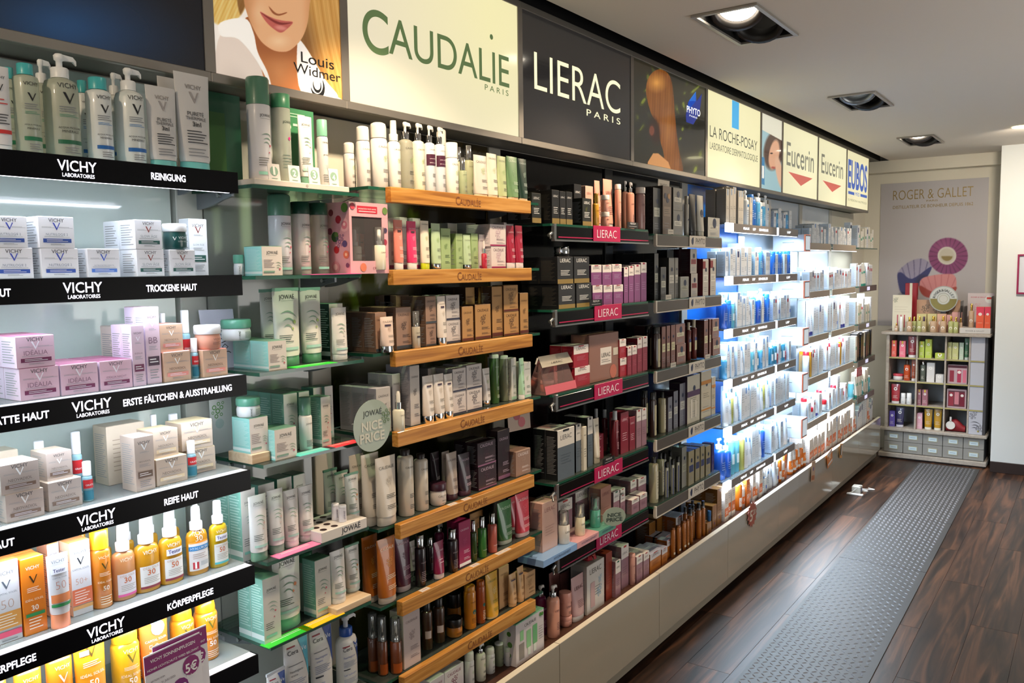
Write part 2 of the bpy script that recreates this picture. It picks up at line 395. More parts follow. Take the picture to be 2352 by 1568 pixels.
def base(px, c): return np.tile(hx(c), (len(px), 1))
def leafy(px, py, cx, cy, r, rot):
    th = np.arctan2(py-cy, px-cx)-rot; rr = np.hypot(px-cx, (py-cy))
    edge = r*(.62+.28*np.cos(5*th)+.07*np.cos(23*th)); return rr < edge, th, rr/r
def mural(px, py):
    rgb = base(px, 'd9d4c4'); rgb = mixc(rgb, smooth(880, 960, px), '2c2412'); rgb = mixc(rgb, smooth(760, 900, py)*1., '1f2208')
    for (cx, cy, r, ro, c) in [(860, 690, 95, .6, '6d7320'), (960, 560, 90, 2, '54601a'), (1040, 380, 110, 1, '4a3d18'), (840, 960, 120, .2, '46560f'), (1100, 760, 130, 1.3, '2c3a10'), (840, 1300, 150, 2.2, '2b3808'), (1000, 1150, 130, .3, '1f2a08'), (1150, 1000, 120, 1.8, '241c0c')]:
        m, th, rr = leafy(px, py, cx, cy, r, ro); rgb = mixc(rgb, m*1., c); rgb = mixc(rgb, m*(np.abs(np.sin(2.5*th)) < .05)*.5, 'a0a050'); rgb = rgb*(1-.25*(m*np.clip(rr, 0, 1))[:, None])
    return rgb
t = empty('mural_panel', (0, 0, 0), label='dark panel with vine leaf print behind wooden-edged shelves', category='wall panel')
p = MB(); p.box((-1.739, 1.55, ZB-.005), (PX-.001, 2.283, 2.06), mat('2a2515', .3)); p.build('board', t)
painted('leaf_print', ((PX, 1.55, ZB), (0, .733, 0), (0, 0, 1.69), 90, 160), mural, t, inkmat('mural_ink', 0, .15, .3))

# ------------------------------------------------------------------ backlit sign boxes
XS = -1.60; ZS0, ZS1 = 2.085, 2.505
def P_sign(u, v): return (XS+.0012, u, v)
def lightbox(y0, y1, label, color=None, emit=1.0, paint=None, grid=(120, 100)):
    t = empty('light_box', (0, 0, 0), label=label, category='sign')
    c = MB(); c.box((-1.738, y0, 2.068), (XS-.012, y1, 2.524), mat('7e7972', .5)); c.build('case', t)
    f = MB()
    for a, b in (((y0, 2.064), (y1, ZS0)), ((y0, ZS1), (y1, 2.527))): f.bevbox((XS-.0119, a[0], a[1]), (XS+.004, b[0], b[1]), .0015, ALU)
    for a, b in ((y0, y0+.013), (y1-.013, y1)): f.box((XS-.0119, a, ZS0), (XS+.003, b, ZS1), ALU)
    f.build('frame', t)
    if paint: painted('printed_panel', ((XS, y0+.013, ZS0), (0, y1-y0-.026, 0), (0, 0, ZS1-ZS0), grid[0], grid[1]), paint, t, inkmat('backlit_ink', emit, .12, .4))
    else:
        p = MB(); p.add([(XS, y0+.013, ZS0), (XS, y1-.013, ZS0), (XS, y1-.013, ZS1), (XS, y0+.013, ZS1)], [(0, 1, 2, 3)], color); p.build('diffuser', t)
    return t
def sgn(mb, s, px0, px1, pyt, pyb, m, bold=0., res=12):
    """letters between two photo columns; pyt / pyb = cap top and baseline at the left end"""
    y0 = onx(px0, pyb, XS)[1]; y1 = onx(px1, pyb, XS)[1]; zb = onx(px0, pyb, XS)[2]; zt = onx(px0, pyt, XS)[2]
    v, f, w = glyphs(s, bold, res); sx = (y1-y0)/w
    mb.add([P_sign((y0+y1)/2+x*sx, zb+y*(zt-zb)) for x, y in v], f, m)
def glowpanel(name, c1, c2, e, cy, cz, r):
    m = bpy.data.materials.new(name); m.use_nodes = True; nt, N, L, b = nodes(m)
    ge = N.new('ShaderNodeTexCoord'); sp = N.new('ShaderNodeVectorMath'); sp.operation = 'DISTANCE'; sp.inputs[1].default_value = (XS, cy, cz)
    L.new(ge.outputs['Object'], sp.inputs[0]); r_ = N.new('ShaderNodeValToRGB'); mr = N.new('ShaderNodeMath'); mr.operation = 'DIVIDE'; mr.inputs[1].default_value = r
    L.new(sp.outputs['Value'], mr.inputs[0]); L.new(mr.outputs[0], r_.inputs[0])
    r_.color_ramp.elements[0].color = lin(c1)+(1,); r_.color_ramp.elements[1].color = lin(c2)+(1,); r_.color_ramp.elements[0].position = .1
    L.new(r_.outputs[0], b.inputs['Emission Color']); b.inputs['Emission Strength'].default_value = e*.88
    b.inputs['Base Color'].default_value = lin('8a857a')+(1,); b.inputs['Roughness'].default_value = .12
    return m
NAVY = mat('16191f', .16, 0, 0, .3)
# 1 navy
def navy(px, py):
    rgb = base(px, '10131a'); return mixc(rgb, ell(px, py, 150, 60, 320, 150, 10, .9)*.9, '1d4068')  # blue ellipse is light reflected in the panel, painted in
lightbox(.33, 1.133, 'dark navy blank sign panel at top left corner', paint=navy, emit=.55, grid=(60, 40))
# 2 woman
def widmer(px, py):
    rgb = base(px, 'ece2d6'); st = .5+.2*np.sin(px*.75+py*.3+2*np.sin(py*.03))+.2*np.sin(px*.33+py*.1+2.1)+.1*np.sin(px*1.7+py*.5)
    rgb = mixc(rgb, inpoly_s(px, py, [(500, 95), (545, 70), (600, 130), (625, 205), (640, 260), (500, 260)]), 'd9c8ba')
    hm = ell(px, py, 520, 0, 48, 62, 20, .1); rgb = mixc(rgb, hm, hx('c79a45')); rgb = mixc(rgb, hm*st*.7, 'ecd79a'); rgb = mixc(rgb, hm*ell(px, py, 565, -10, 22, 60)*.8, '6e4420')
    nk = inpoly_s(px, py, [(565, 40), (700, 40), (700, 230), (622, 205), (598, 150), (585, 95)]); rgb = mixc(rgb, nk, 'b06c3e'); rgb = mixc(rgb, nk*ell(px, py, 640, 165, 40, 50, 0, .9)*.5, 'd08f5c')
    rgb = mixc(rgb, nk*smooth(150, 105, py)*.6, '8a4a28')
    hr = inpoly_s(px, py, [(705, -40), (800, -40), (800, 205), (775, 222), (742, 180), (712, 140), (688, 95), (706, 50)]); st2 = .45+.2*np.sin(px*.62-py*.12+2.5*np.sin(py*.02))+.2*np.sin(px*.27-py*.05+1)+.15*np.sin(px*1.5-py*.22)
    rgb = mixc(rgb, hr, 'b8803c'); rgb = mixc(rgb, hr*st2*.6, 'e3bd78'); rgb = mixc(rgb, hr*smooth(752, 705, px-.25*py+30)*.75, '6b4426')
    col = inpoly_s(px, py, [(683, 100), (700, 105), (745, 180), (775, 225), (693, 214)]); rgb = mixc(rgb, col, 'efe8e0')
    col2 = inpoly_s(px, py, [(506, 52), (562, 42), (582, 75), (592, 120), (614, 165), (622, 200), (590, 140), (548, 90), (508, 82)]); rgb = mixc(rgb, col2, 'f1ebe2')
    fc = inpoly_s(px, py, [(556, -60), (560, 0), (567, 30), (580, 62), (600, 95), (625, 114), (648, 119), (668, 114), (692, 90), (706, 55), (711, 10), (712, -60)])
    rgb = mixc(rgb, fc, 'dba679'); rgb = mixc(rgb, fc*ell(px, py, 640, 95, 32, 20, 0, .9)*.6, 'efc9a0'); rgb = mixc(rgb, fc*smooth(600, 560, px)*.55, 'a9683c'); rgb = mixc(rgb, fc*smooth(690, 714, px)*.45, 'b87848')
    rgb = mixc(rgb, fc*ell(px, py, 595, 30, 25, 30, 0, 1)*.35, 'efc9a0')
    rgb = mixc(rgb, inpoly_s(px, py, [(597, 27), (615, 36), (631, 43), (643, 46), (655, 48), (673, 51), (660, 66), (645, 75), (628, 66), (611, 50)]), 'b65a50')
    rgb = mixc(rgb, ell(px, py, 645, 64, 18, 7, 10, .6)*.6, 'e09a8c'); rgb = mixc(rgb, inpoly_s(px, py, [(599, 29), (630, 46), (648, 52), (671, 52), (648, 57), (628, 51)]), '7c2f2c')
    rgb = mixc(rgb, inpoly_s(px, py, [(617, 14), (630, 27), (641, 32), (658, 28), (657, 31), (640, 36), (626, 30)]), '8c4c2c')
    return rgb
lb = lightbox(1.133, 1.531, 'backlit portrait of smiling blonde woman in white blouse', paint=widmer, emit=.62, grid=(250, 280))
m_ = MB(); k = mat('15171a', .4)
sgn(m_, 'Louis', 691, 766, 118, 142, k, .0); sgn(m_, 'Widmer', 674, 781, 142, 165, k, .0)
c = onx(728, 200, XS)
for (r0, r1, a0, a1) in ((.033, .021, 200, 395), (.019, .012, 150, 400)):
    n = 14; vs = []
    for i in range(n+1):
        a = math.radians(a0+(a1-a0)*i/n); w = math.sin(math.pi*i/n)*.9+.1; rm = (r0+r1)/2; hw = (r0-r1)/2*w
        for rr in (rm-hw, rm+hw): vs.append(P_sign(c[1]+rr*math.cos(a)*.8, c[2]+rr*math.sin(a)+.005))
    m_.add(vs, [(2*i, 2*i+1, 2*i+3, 2*i+2) for i in range(n)], k)
m_.build('lettering', lb)
# 3 vine brand
lb = lightbox(1.531, 2.32, 'backlit cream sign with tall dark green lettering', glowpanel('cream_glow_a', 'f6edb4', 'ece0c0', .93, 2.2, 2.45, .6))
m_ = MB(); g = mat('5d7448', .4, 0, .55)
sgn(m_, 'C', 833, 892, 14, 113, g, .010); sgn(m_, 'AUDALIE', 893, 1168, 38, 122, g, .002)
yy = onx(1128, 85, XS); dd = [(yy[1]+.0085*math.cos(a), yy[2]+.0085*math.sin(a)) for a in [i*math.pi/8 for i in range(16)]]
m_.add([P_sign(*d) for d in dd], [tuple(range(16))], g); sgn(m_, 'P A R I S', 1113, 1167, 193, 206, g); m_.build('lettering', lb)
# 4 black with cream letters
lb = lightbox(2.32, 3.125, 'black sign with large thin cream lettering', paint=lambda px, py: mixc(base(px, '2b2928'), ell(px, py, 1300, 300, 90, 70, 0, 1)*.4, '3a3838'), emit=.6, grid=(30, 20))
m_ = MB(); g = mat('f3edc4', .4, 0, .85); sgn(m_, 'LIERAC', 1227, 1424, 117, 204, g, -.006); sgn(m_, 'P A R I S', 1347, 1424, 250, 265, g); m_.build('lettering', lb)
# 5 hair
def phyto(px, py):
    rgb = base(px, '2b2a22'); s1 = np.sin((px*.9+py*.35)*.22+2.2*np.sin(py*.06))*np.sin((py*.8-px*.5)*.13+1.5*np.sin(px*.09))
    lf = (s1 > .45)*smooth(1455, 1475, px); lf = lf*np.clip(.4+np.sin(px*.06+py*.03)*.8, 0, 1); rgb = mixc(rgb, lf*.55, '5d6a24'); rgb = mixc(rgb, lf*(s1 > .8)*.5, '98a43c')
    hd = inpoly_s(px, py, [(1484, 215), (1488, 182), (1503, 163), (1521, 160), (1538, 174), (1546, 205), (1550, 255), (1554, 300), (1560, 345), (1568, 396), (1532, 400), (1524, 352), (1516, 322), (1510, 285), (1496, 262)])*1.
    st = .5+.25*np.sin(px*1.1+py*.05)+.2*np.sin(px*.45+2*np.sin(py*.02)); rgb = mixc(rgb, hd, '8f5524'); rgb = mixc(rgb, hd*st*.5, '5a3012'); rgb = mixc(rgb, hd*smooth(1535, 1555, px-.1*(py-200))*.6, '3a2010'); rgb = mixc(rgb, hd*ell(px, py, 1508, 190, 26, 26, 0, .9)*.8, 'e6a24c')
    rgb = mixc(rgb, hd*ell(px, py, 1535, 300, 20, 60, 0, .9)*.4, 'c98a48'); rgb = mixc(rgb, ell(px, py, 1504, 300, 15, 40, -8, .5)*.8, '341c14')
    rgb = mixc(rgb, ell(px, py, 1497, 300, 8, 16, 0, .4)*.7, '8a4a38'); rgb = mixc(rgb, inpoly(px, py, [(1488, 372), (1500, 352), (1512, 352), (1535, 372), (1545, 400), (1485, 400)]), 'c98e58')
    return rgb
lb = lightbox(3.125, 3.912, 'backlit photo of long copper hair against dark foliage', paint=phyto, emit=.62, grid=(220, 150))
m_ = MB(); b0 = onx(1593, 250, XS)
for (pts, cc) in (([(1575, 265), (1580, 235), (1598, 212), (1600, 232), (1612, 215), (1606, 262), (1592, 286), (1576, 280)], '24358c'), ([(1578, 250), (1582, 232), (1598, 210), (1598, 232), (1588, 245)], '4a8fd6')):
    m_.add([P_sign(*onx(a, b, XS)[1:]) if 0 else tuple(np.array(onx(a, b, XS))+np.array([.0006, 0, 0])) for a, b in pts], [tuple(range(len(pts)))], mat(cc, .4, 0, .6))
g = mat('f4f4f0', .4, 0, .9); sgn(m_, 'PHYTO', 1577, 1608, 242, 257, g, .01); sgn(m_, 'PARIS', 1583, 1601, 263, 267, g); m_.build('lettering', lb)
# 6
gp = glowpanel('cream_glow_b', 'f7f0bd', 'f0e8b4', .95, 4.3, 2.15, .5)
lb = lightbox(3.912, 4.705, 'backlit cream sign with bright blue vertical bar', gp)
m_ = MB(); g = mat('5a5a50', .4, 0, .4); sgn(m_, 'LA ROCHE-POSAY', 1630, 1739, 287, 313, g, -.004); sgn(m_, 'LABORATOIRE DERMATOLOGIQUE', 1630, 1740, 325, 341, g, -.004)
ya = onx(1681, 240, XS)[1]; yb_ = onx(1697, 240, XS)[1]; za = onx(1690, 296, XS)[2]
m_.add([P_sign(ya, za), P_sign(yb_, za), P_sign(yb_, ZS1-.001), P_sign(ya, ZS1-.001)], [(0, 1, 2, 3)], mat('4aa8dc', .4, 0, .75)); m_.build('lettering', lb)
# 7 portrait strip
def lrp(px, py):
    rgb = base(px, 'e9e6d2'); b = py > 296+.55*(px-1747); rgb = mixc(rgb, b*1., '9fc4cc')
    rgb = mixc(rgb, b*ell(px, py, 1778, 345, 26, 50, 8, .2), '4f372e'); rgb = mixc(rgb, ell(px, py, 1778, 355, 13, 38, 8, .2), 'dfa987')
    rgb = mixc(rgb, ell(px, py, 1777, 385, 7, 3, 10, .4), 'b4594e'); rgb = mixc(rgb, ell(px, py, 1790, 395, 9, 45, -10, .3), 'e2b394'); rgb = mixc(rgb, ell(px, py, 1772, 352, 4, 2, 0, .4), '3a2a28')
    rgb = mixc(rgb, inpoly(px, py, [(1749, 360), (1756, 362), (1756, 425), (1749, 422)]), '2f7fb0'); rgb = mixc(rgb, inpoly(px, py, [(1750, 380), (1755, 381), (1755, 410), (1750, 409)]), 'f0f0ea')
    return rgb
lb = lightbox(4.705, 5.092, 'narrow backlit portrait of dark-haired woman with closed lips', paint=lrp, emit=.62, grid=(90, 160))
# 8-9
for (a, b, l, px0, px1, pt, pb_, tri) in ((5.092, 5.863, 'backlit cream sign with red triangle, nearer of the two', 1806, 1869, 324, 378, [(1810, 394), (1866, 410), (1839, 427)]),
                          (5.863, 6.637, 'backlit cream sign with red triangle, farther of the two', 1886, 1936, 352, 396, [(1889, 414), (1932, 427), (1911, 441)])):
    lb = lightbox(a, b, l, glowpanel('cream_glow_c', 'f8f2c4', 'e6dfb4', .93, b-.2, 2.2, .7)); m_ = MB(); sgn(m_, 'Eucerin', px0, px1, pt, pb_, mat('78786a', .4, 0, .75), .006)
    m_.add([P_sign(*onx(x_, y_, XS)[1:]) for x_, y_ in tri], [(0, 2, 1)], mat('d2685c', .4, 0, .6)); m_.build('lettering', lb)
lb = lightbox(6.637, 7.365, 'backlit cream sign with bold blue lettering, farthest sign', glowpanel('cream_glow_d', 'f6eec0', 'eadfae', .9, 7.0, 2.2, .6)); m_ = MB(); bl = mat('4464b4', .4, 0, .6)
sgn(m_, 'EUBOS', 1947, 1991, 366, 428, bl, .03); sgn(m_, 'MED', 1964, 1974, 441, 449, bl)
for (p0, p1) in ((1948, 1962), (1976, 1991)):
    A = onx(p0, 438+(p0-1948)*.25, XS); B = onx(p1, 438+(p1-1948)*.25, XS); m_.add([P_sign(A[1], A[2]-.022), P_sign(B[1], A[2]-.022), P_sign(B[1], A[2]), P_sign(A[1], A[2])], [(0, 1, 2, 3)], bl)
sgn(m_, 'EL MEDICINA HAUTPFLEGE', 1948, 1990, 455, 460, mat('8c8c74', .4, 0, .3)); m_.build('lettering', lb)
# ================================================================== shelves
GL = clear('cfe6da', .93, .03, 'shelf_glass'); GE = mat('1d5a45', .12, 0, 0, .6, .15); EPS = .0004
ORD = ['top', 'second', 'third', 'fourth', 'fifth', 'sixth', 'lowest']
SH = {}
class Shelf:
    def __init__(s, key, z, xf, y0, y1, phrase, line=None): s.key, s.z, s.xf, s.y0, s.y1, s.phrase, s.line = key, z, xf, y0, y1, phrase, line; SH[key] = s
    def py(s, px, X):
        lo, hi = -500., 2500.
        y = onx(px, 800, X)[1]; return proj((X, y, s.z))[1]
    def corr(s, px):
        if not s.line: return 0.
        (a, b, c, d) = s.line; return s.z-onx(px, b+(d-b)*(px-a)/(c-a), s.xf)[2]
def glass(mb, x0, x1, y0, y1, z, th=.008):
    mb.box((x0, y0+.0005, z-th+.0005), (x1-.0008, y1-.0005, z), GL)
    mb.add([(x1, y0, z-th), (x1, y1, z-th), (x1, y1, z), (x1, y0, z)], [(0, 1, 2, 3)], GE)
    mb.add([(x0, y0, z-th), (x1, y0, z-th), (x1, y0, z), (x0, y0, z)], [(0, 1, 2, 3)], GE)
BRK = mat('8e9398', .35, .5)
def bracket(y, z, x0=-1.707, L=.13, parent=None, h=.035, m=None):
    p = MB(); m = m or BRK
    n = 6; pts = [(x0, z-h), (x0, z)]+[(x0+L, z), (x0+L, z-.012)]+[(x0+L*(1-i/n)*.9, z-.012-(h-.012)*math.sin(i/n*math.pi/2)) for i in range(1, n)]
    a = [(x, y-.003, q) for x, q in pts]; b = [(x, y+.003, q) for x, q in pts]; k = len(pts)
    p.add(a+b, [tuple(range(k)), tuple(range(2*k-1, k-1, -1))]+[(i, i+k, (i+1) % k+k, (i+1) % k) for i in range(k)], m)
    p.rod((x0+L*.7, y-.012, z-.008), (x0+L*.7, y+.012, z-.008), .005, STEEL); return p.build('bracket', parent)
WHEM = mat('f4f0ff', .4, 0, 3.0); BK = mat('05050a', .3, 0, 0, 0, 0, .12); ACR = mat('eeeef8', .25, 0, .12, 0, .15)
def ltxt(mb, s, px0, px1, X, zb, zt, m, bold=0.):
    y0 = onx(px0, 800, X)[1]; y1 = onx(px1, 800, X)[1]
    y0 = onx(px0, proj((X, y0, zb))[1], X)[1]; y1 = onx(px1, proj((X, y1, zb))[1], X)[1]
    v, f, w = glyphs(s, bold, 3); mb.add([(X+EPS*2, (y0+y1)/2+a*(y1-y0)/w, zb+b*(zt-zb)) for a, b in v], f, m)
VZ = [1.857, 1.645, 1.434, 1.228, 1.018, .817]
VL = [(0, 353, 539, 395), (0, 645, 545, 629), (0, 936, 564, 860), (0, 1207, 567, 1080), (0, 1504, 582, 1298), (0, 1778, 597, 1500)]
VT = [[('REINIGUNG', 347, 426)], [('HAUT', -28, 25), ('TROCKENE HAUT', 336, 452)], [('GLATTE HAUT', -42, 113), ('ERSTE FÄLTCHEN & AUSSTRAHLUNG', 283, 532)], [('HAUT', -28, 33), ('REIFE HAUT', 377, 455)], [('KÖRPERPFLEGE', -70, 82), ('KÖRPERPFLEGE', 384, 489)], []]
VLG = [(132, 222), (145, 235), (165, 256), (177, 265), (199, 286), (225, 310)]
for i, z in enumerate(VZ):
    Shelf('V%d' % (i+1), z, -1.475, .35, 1.10, ORD[i]+' black lit shelf', VL[i])
    t = empty('lit_shelf', (0, 0, 0), label='black-fronted lit shelf with white lettering, %s of the six' % (ORD[i] if i < 5 else 'lowest'), category='shelf', group='black fronted lit shelves')
    p = MB(); p.box((-1.71, .352, z-.006), (-1.502, 1.098, z-.0005), GL, top=clear('e6efec', .72, .05, 'frosted')); p.build('shelf_plate', t)
    p = MB(); p.box((-1.5015, .352, z-.006), (-1.4788, 1.098, z-.0004), ACR); p.build('light_strip_cover', t)
    p = MB(); p.bevbox((-1.4785, .35, z-.043), (-1.475, 1.10, z), .0008, BK); p.bevbox((-1.502, 1.096, z-.043), (-1.4785, 1.10, z), .0005, BK); p.build('fascia', t)
    p = MB(); p.box((-1.4995, .36, z-.0415), (-1.482, 1.09, z-.0375), mat('f2efff', .4, 0, 5)); p.build('lamp_strip', t)
    p = MB(); a, b = VLG[i]; ltxt(p, 'VICHY', a, b, -1.475, z-.0265, z-.0085, WHEM, .006); p.build('lettering', t)
    p = MB(); ltxt(p, 'LABORATOIRES', a+11, b-5, -1.475, z-.037, z-.0305, WHEM); p.build('small_lettering', t)
    for s_, q0, q1 in VT[i]: p = MB(); ltxt(p, s_, q0, q1, -1.475, z-.029, z-.0165, WHEM, .02); p.build('lettering', t)
    bracket(1.112, z-.002, parent=t, L=.09, h=.03)
    area('shelf_lamp', (-1.505, .725, z-.048), (.02, .74), 1.3, COOL, (0, math.radians(12), 0))
JZ = [1.838, 1.642, 1.4305, 1.226, 1.005, .81, .585]
STR = {1: [('e85c9c', 710, 825)], 2: [('38d83a', 675, 770)], 3: [('68d8c8', 684, 765), ('f0444c', 753, 826)], 4: [('ec7fa8', 636, 732)], 5: [('f8c808', 698, 787), ('34c032', 612, 712)]}
CN = {'e85c9c': 'pink', '38d83a': 'bright green', '68d8c8': 'turquoise', 'f0444c': 'red', 'ec7fa8': 'pink', 'f8c808': 'yellow', '34c032': 'green'}
for i, z in enumerate(JZ):
    Shelf('J%d' % (i+1), z, -1.49, 1.145, 1.46, ORD[i]+' green glass shelf')
    t = empty('glass_shelf', (0, 0, 0), label='plain green glass shelf, %s of the seven narrow ones' % ORD[i], category='shelf', group='narrow green glass shelves')
    p = MB(); glass(p, -1.71, -1.49, 1.145, 1.46, z); p.build('glass_plate', t)
    bracket(1.160, z-.008, parent=t); bracket(1.455, z-.008, parent=t)
    for c, q0, q1 in STR.get(i, []):
        X = -1.495; ya, yb_ = onx(q0, SH['J%d' % (i+1)].py(q0, X), X)[1], onx(q1, SH['J%d' % (i+1)].py(q1, X), X)[1]
        s_ = MB(); s_.box((-1.519, ya, z+.0001), (X+.008, yb_, z+.0016), mat(c, .35, 0, .12))
        for k in range(2): s_.add([(-1.512+.006*k, ya+.02, z+.0019), (-1.5105+.006*k, ya+.02, z+.0019), (-1.5105+.006*k, yb_-.02, z+.0019), (-1.512+.006*k, yb_-.02, z+.0019)], [(0, 1, 2, 3)], mat('f0f8f0', .5))
        s_.build('shelf_strip', label=CN[c]+' translucent label strip on edge of '+ORD[i]+' green glass shelf', category='label strip')
CZ = [1.863, 1.651, 1.438, 1.226, .977, .766, .556]; CW = [-1, 0]
engr = mat('7a3f10', .6)
CT = [(1047, 1104), (1051, 1106), (1053, 1109), (1058, 1113), (1065, 1119), (1070, 1122), (1075, 1130)]
for i, z in enumerate(CZ):
    Shelf('C%d' % (i+1), z, -1.49, 1.56, 2.29, ORD[i]+' wooden-edged shelf')
    t = empty('wooden_edged_shelf', (0, 0, 0), label='glass shelf with oiled oak front board, %s of the seven' % ORD[i], category='shelf', group='oak fronted glass shelves')
    p = MB(); glass(p, -1.71, -1.513, 1.515, 2.29, z-.001); p.build('glass_plate', t)
    p = MB(); p.bevbox((-1.512, 1.574, z-.040), (-1.49, 2.213, z), .0015, OAK); p.build('front_board', t)
    p = MB(); a, b = CT[i]; ltxt(p, 'C', a, a+9, -1.49, z-.032, z-.009, engr, .0); ltxt(p, 'AUDALİE', a+9, b, -1.49, z-.032, z-.0145, engr, -.004); p.build('lettering', t)
    bracket(1.54, z-.009, parent=t); bracket(2.28, z-.009, parent=t)
LZ = [1.797, 1.510, 1.223, .915, .66]; MAG = mat('b3154f', .35); GB = mat('08080a', .15, 0, 0, .1, 0, .3)
LT = [(1363, 1425), (1366, 1428), (1366, 1430), (1366, 1430), (1370, 1428)]
for i, z in enumerate(LZ):
    Shelf('L%d' % (i+1), z, -1.485, 2.345, 3.05, ORD[i]+' magenta-sign shelf')
    t = empty('black_fronted_shelf', (0, 0, 0), label='gloss black shelf edge with magenta name plate, %s of five' % ORD[i], category='shelf', group='shelves with magenta name plates')
    p = MB(); glass(p, -1.71, -1.495, 2.335, 3.06, z); p.build('glass_plate', t)
    p = MB(); p.bevbox((-1.4945, 2.36, z-.052), (-1.4875, 3.05, z-.0085), .001, GB); p.box((-1.4872, 2.37, z-.046), (-1.4868, 3.045, z-.0425), MAG); p.build('fascia', t)
    p = MB(); p.box((-1.50, 2.345, z-.058), (-1.486, 3.05, z-.0525), STEEL); p.bevbox((-1.5, 2.345, z-.0524), (-1.4868, 2.359, z-.001), .001, STEEL)
    p.rod((-1.497, 2.343, z-.03), (-1.497, 2.325, z-.04), .006, STEEL); p.rod((-1.497, 2.33, z-.035), (-1.48, 2.31, z-.05), .003, STEEL); p.build('rail_clip', t)
    a, b = LT[i]; X = -1.484; y0 = onx(a, SH['L%d' % (i+1)].py(a, X), X)[1]; y1 = onx(b, SH['L%d' % (i+1)].py(b, X), X)[1]
    p = MB(); p.bevbox((-1.4865, y0, z-.054), (X, y1, z+.002), .0006, MAG); pl = p.build('name_plate', t)
    p = MB(); ltxt(p, 'LIERAC', a+8, b-9, X, z-.041, z-.012, mat('f4e4ea', .4), -.008); p.build('lettering', pl)
    bracket(2.345, z-.009, parent=t, m=BLACK); bracket(3.06, z-.009, parent=t, m=BLACK)
PZ = [1.783, 1.51, 1.218, .93, .647]; GRY = mat('5c554e', .3, .2); PLT = mat('cfc6b8', .4)
for i, z in enumerate(PZ):
    Shelf('P%d' % (i+1), z, -1.485, 3.12, 3.84, ORD[i]+' grey-sign shelf')
    t = empty('grey_fronted_shelf', (0, 0, 0), label='dark grey shelf edge with pale leaf name plate, %s of five' % ORD[i], category='shelf', group='shelves with pale leaf name plates')
    p = MB(); glass(p, -1.71, -1.495, 3.105, 3.85, z); p.build('glass_plate', t)
    p = MB(); p.bevbox((-1.4945, 3.13, z-.047), (-1.4875, 3.84, z-.004), .001, GRY); p.build('fascia', t)
    p = MB(); p.box((-1.498, 3.12, z-.052), (-1.486, 3.84, z-.0475), PLT); p.bevbox((-1.5, 3.118, z-.0474), (-1.4868, 3.1295, z-.001), .001, PLT); p.build('rail_clip', t)
    X = -1.4845; y0 = 3.45; y1 = 3.63
    p = MB(); p.bevbox((-1.487, y0, z-.048), (X, y1, z+.0), .0005, PLT); pl = p.build('name_plate', t)
    p = MB(); v, f, w = glyphs('PHYTO', -.003); s_ = .104/w; p.add([(X+EPS, y0+.12+a*s_, z-.036+b*.026) for a, b in v], f, mat('33343a', .4))
    lf = [(0, 0), (-.012, .008), (-.015, .022), (-.006, .032), (.008, .036), (.010, .022), (.008, .010)]; p.add([(X+EPS, y0+.034+a, z-.042+b) for a, b in lf], [tuple(range(6, -1, -1))], mat('2a3350', .4)); p.build('lettering', pl)
    bracket(3.115, z-.009, parent=t, m=BLACK); bracket(3.85, z-.009, parent=t, m=BLACK)
RZ = [1.859, 1.597, 1.333, 1.079, .837, .56]; FG = mat('77706c', .35); WHT = mat('f4f6fa', .35); LEDW = mat('eef6ff', .4, 0, 4)
for i, z in enumerate(RZ):
    for j, (y0, y1) in enumerate(((3.955, 4.70), (4.715, 5.10))):
        k = 'RS'[j]; Shelf('%s%d' % (k, i+1), z, -1.50, y0, y1, ORD[i]+(' blue-bay shelf', ' narrow-bay shelf')[j])
        t = empty('lit_shelf', (0, 0, 0), label='grey-fronted lit shelf in %s, %s of six' % (('the blue bay', 'the narrow bay beside blue panel')[j], ORD[i]), category='shelf', group=('lit shelves of the blue bay', 'lit shelves of the narrow bay')[j])
        p = MB(); p.box((-1.71, y0, z-.007), (-1.506, y1, z-.0003), clear('dcecf4', .8, .05, 'lit_glass')); p.build('shelf_plate', t)
        p = MB(); p.bevbox((-1.5055, y0+.075*(1-j)+.02*j, z-.044), (-1.50, y1, z-.001), .001, FG); p.build('fascia', t)
        p = MB(); p.bevbox((-1.515, y0-.012*(1-j), z-.046), (-1.499, y0+(.072, .018)[j], z+.0), .002, mat('f4f8ff', .4, 0, 2.2)); p.box((-1.515, y0+.08, z-.0465), (-1.5065, y1, z-.0440), LEDW); p.build('lamp_strip', t)
        mw = mat('f4f8ff', .4, 0, 1.6)
        for (a, b) in (((.28, .40), (.47, .53), (.60, .80)), ((.45, .62),))[j]:
            p = MB()
            yy0 = y0+(y1-y0)*a; yy1 = y0+(y1-y0)*b; s2 = {0: 'PEAUX', 1: 'LRP', 2: 'SENSIBLES'}[0 if a < .4 else (1 if a < .5 else 2)]
            v, f, w = glyphs(s2, .02); sc_ = (yy1-yy0)/w; p.add([(-1.4996, (yy0+yy1)/2+q*sc_, z-.028+r*.012) for q, r in v], f, mw)
            p.build('lettering', t)
    if i < 6:
        area('shelf_lamp', (-1.53, 4.5, z-.05), (.03, 1.15), 6.2, (.62, .82, 1.0), (0, math.radians(8), 0))
EZ = [1.785, 1.478, 1.19, .92, .635]; FB = mat('a89c8c', .4)
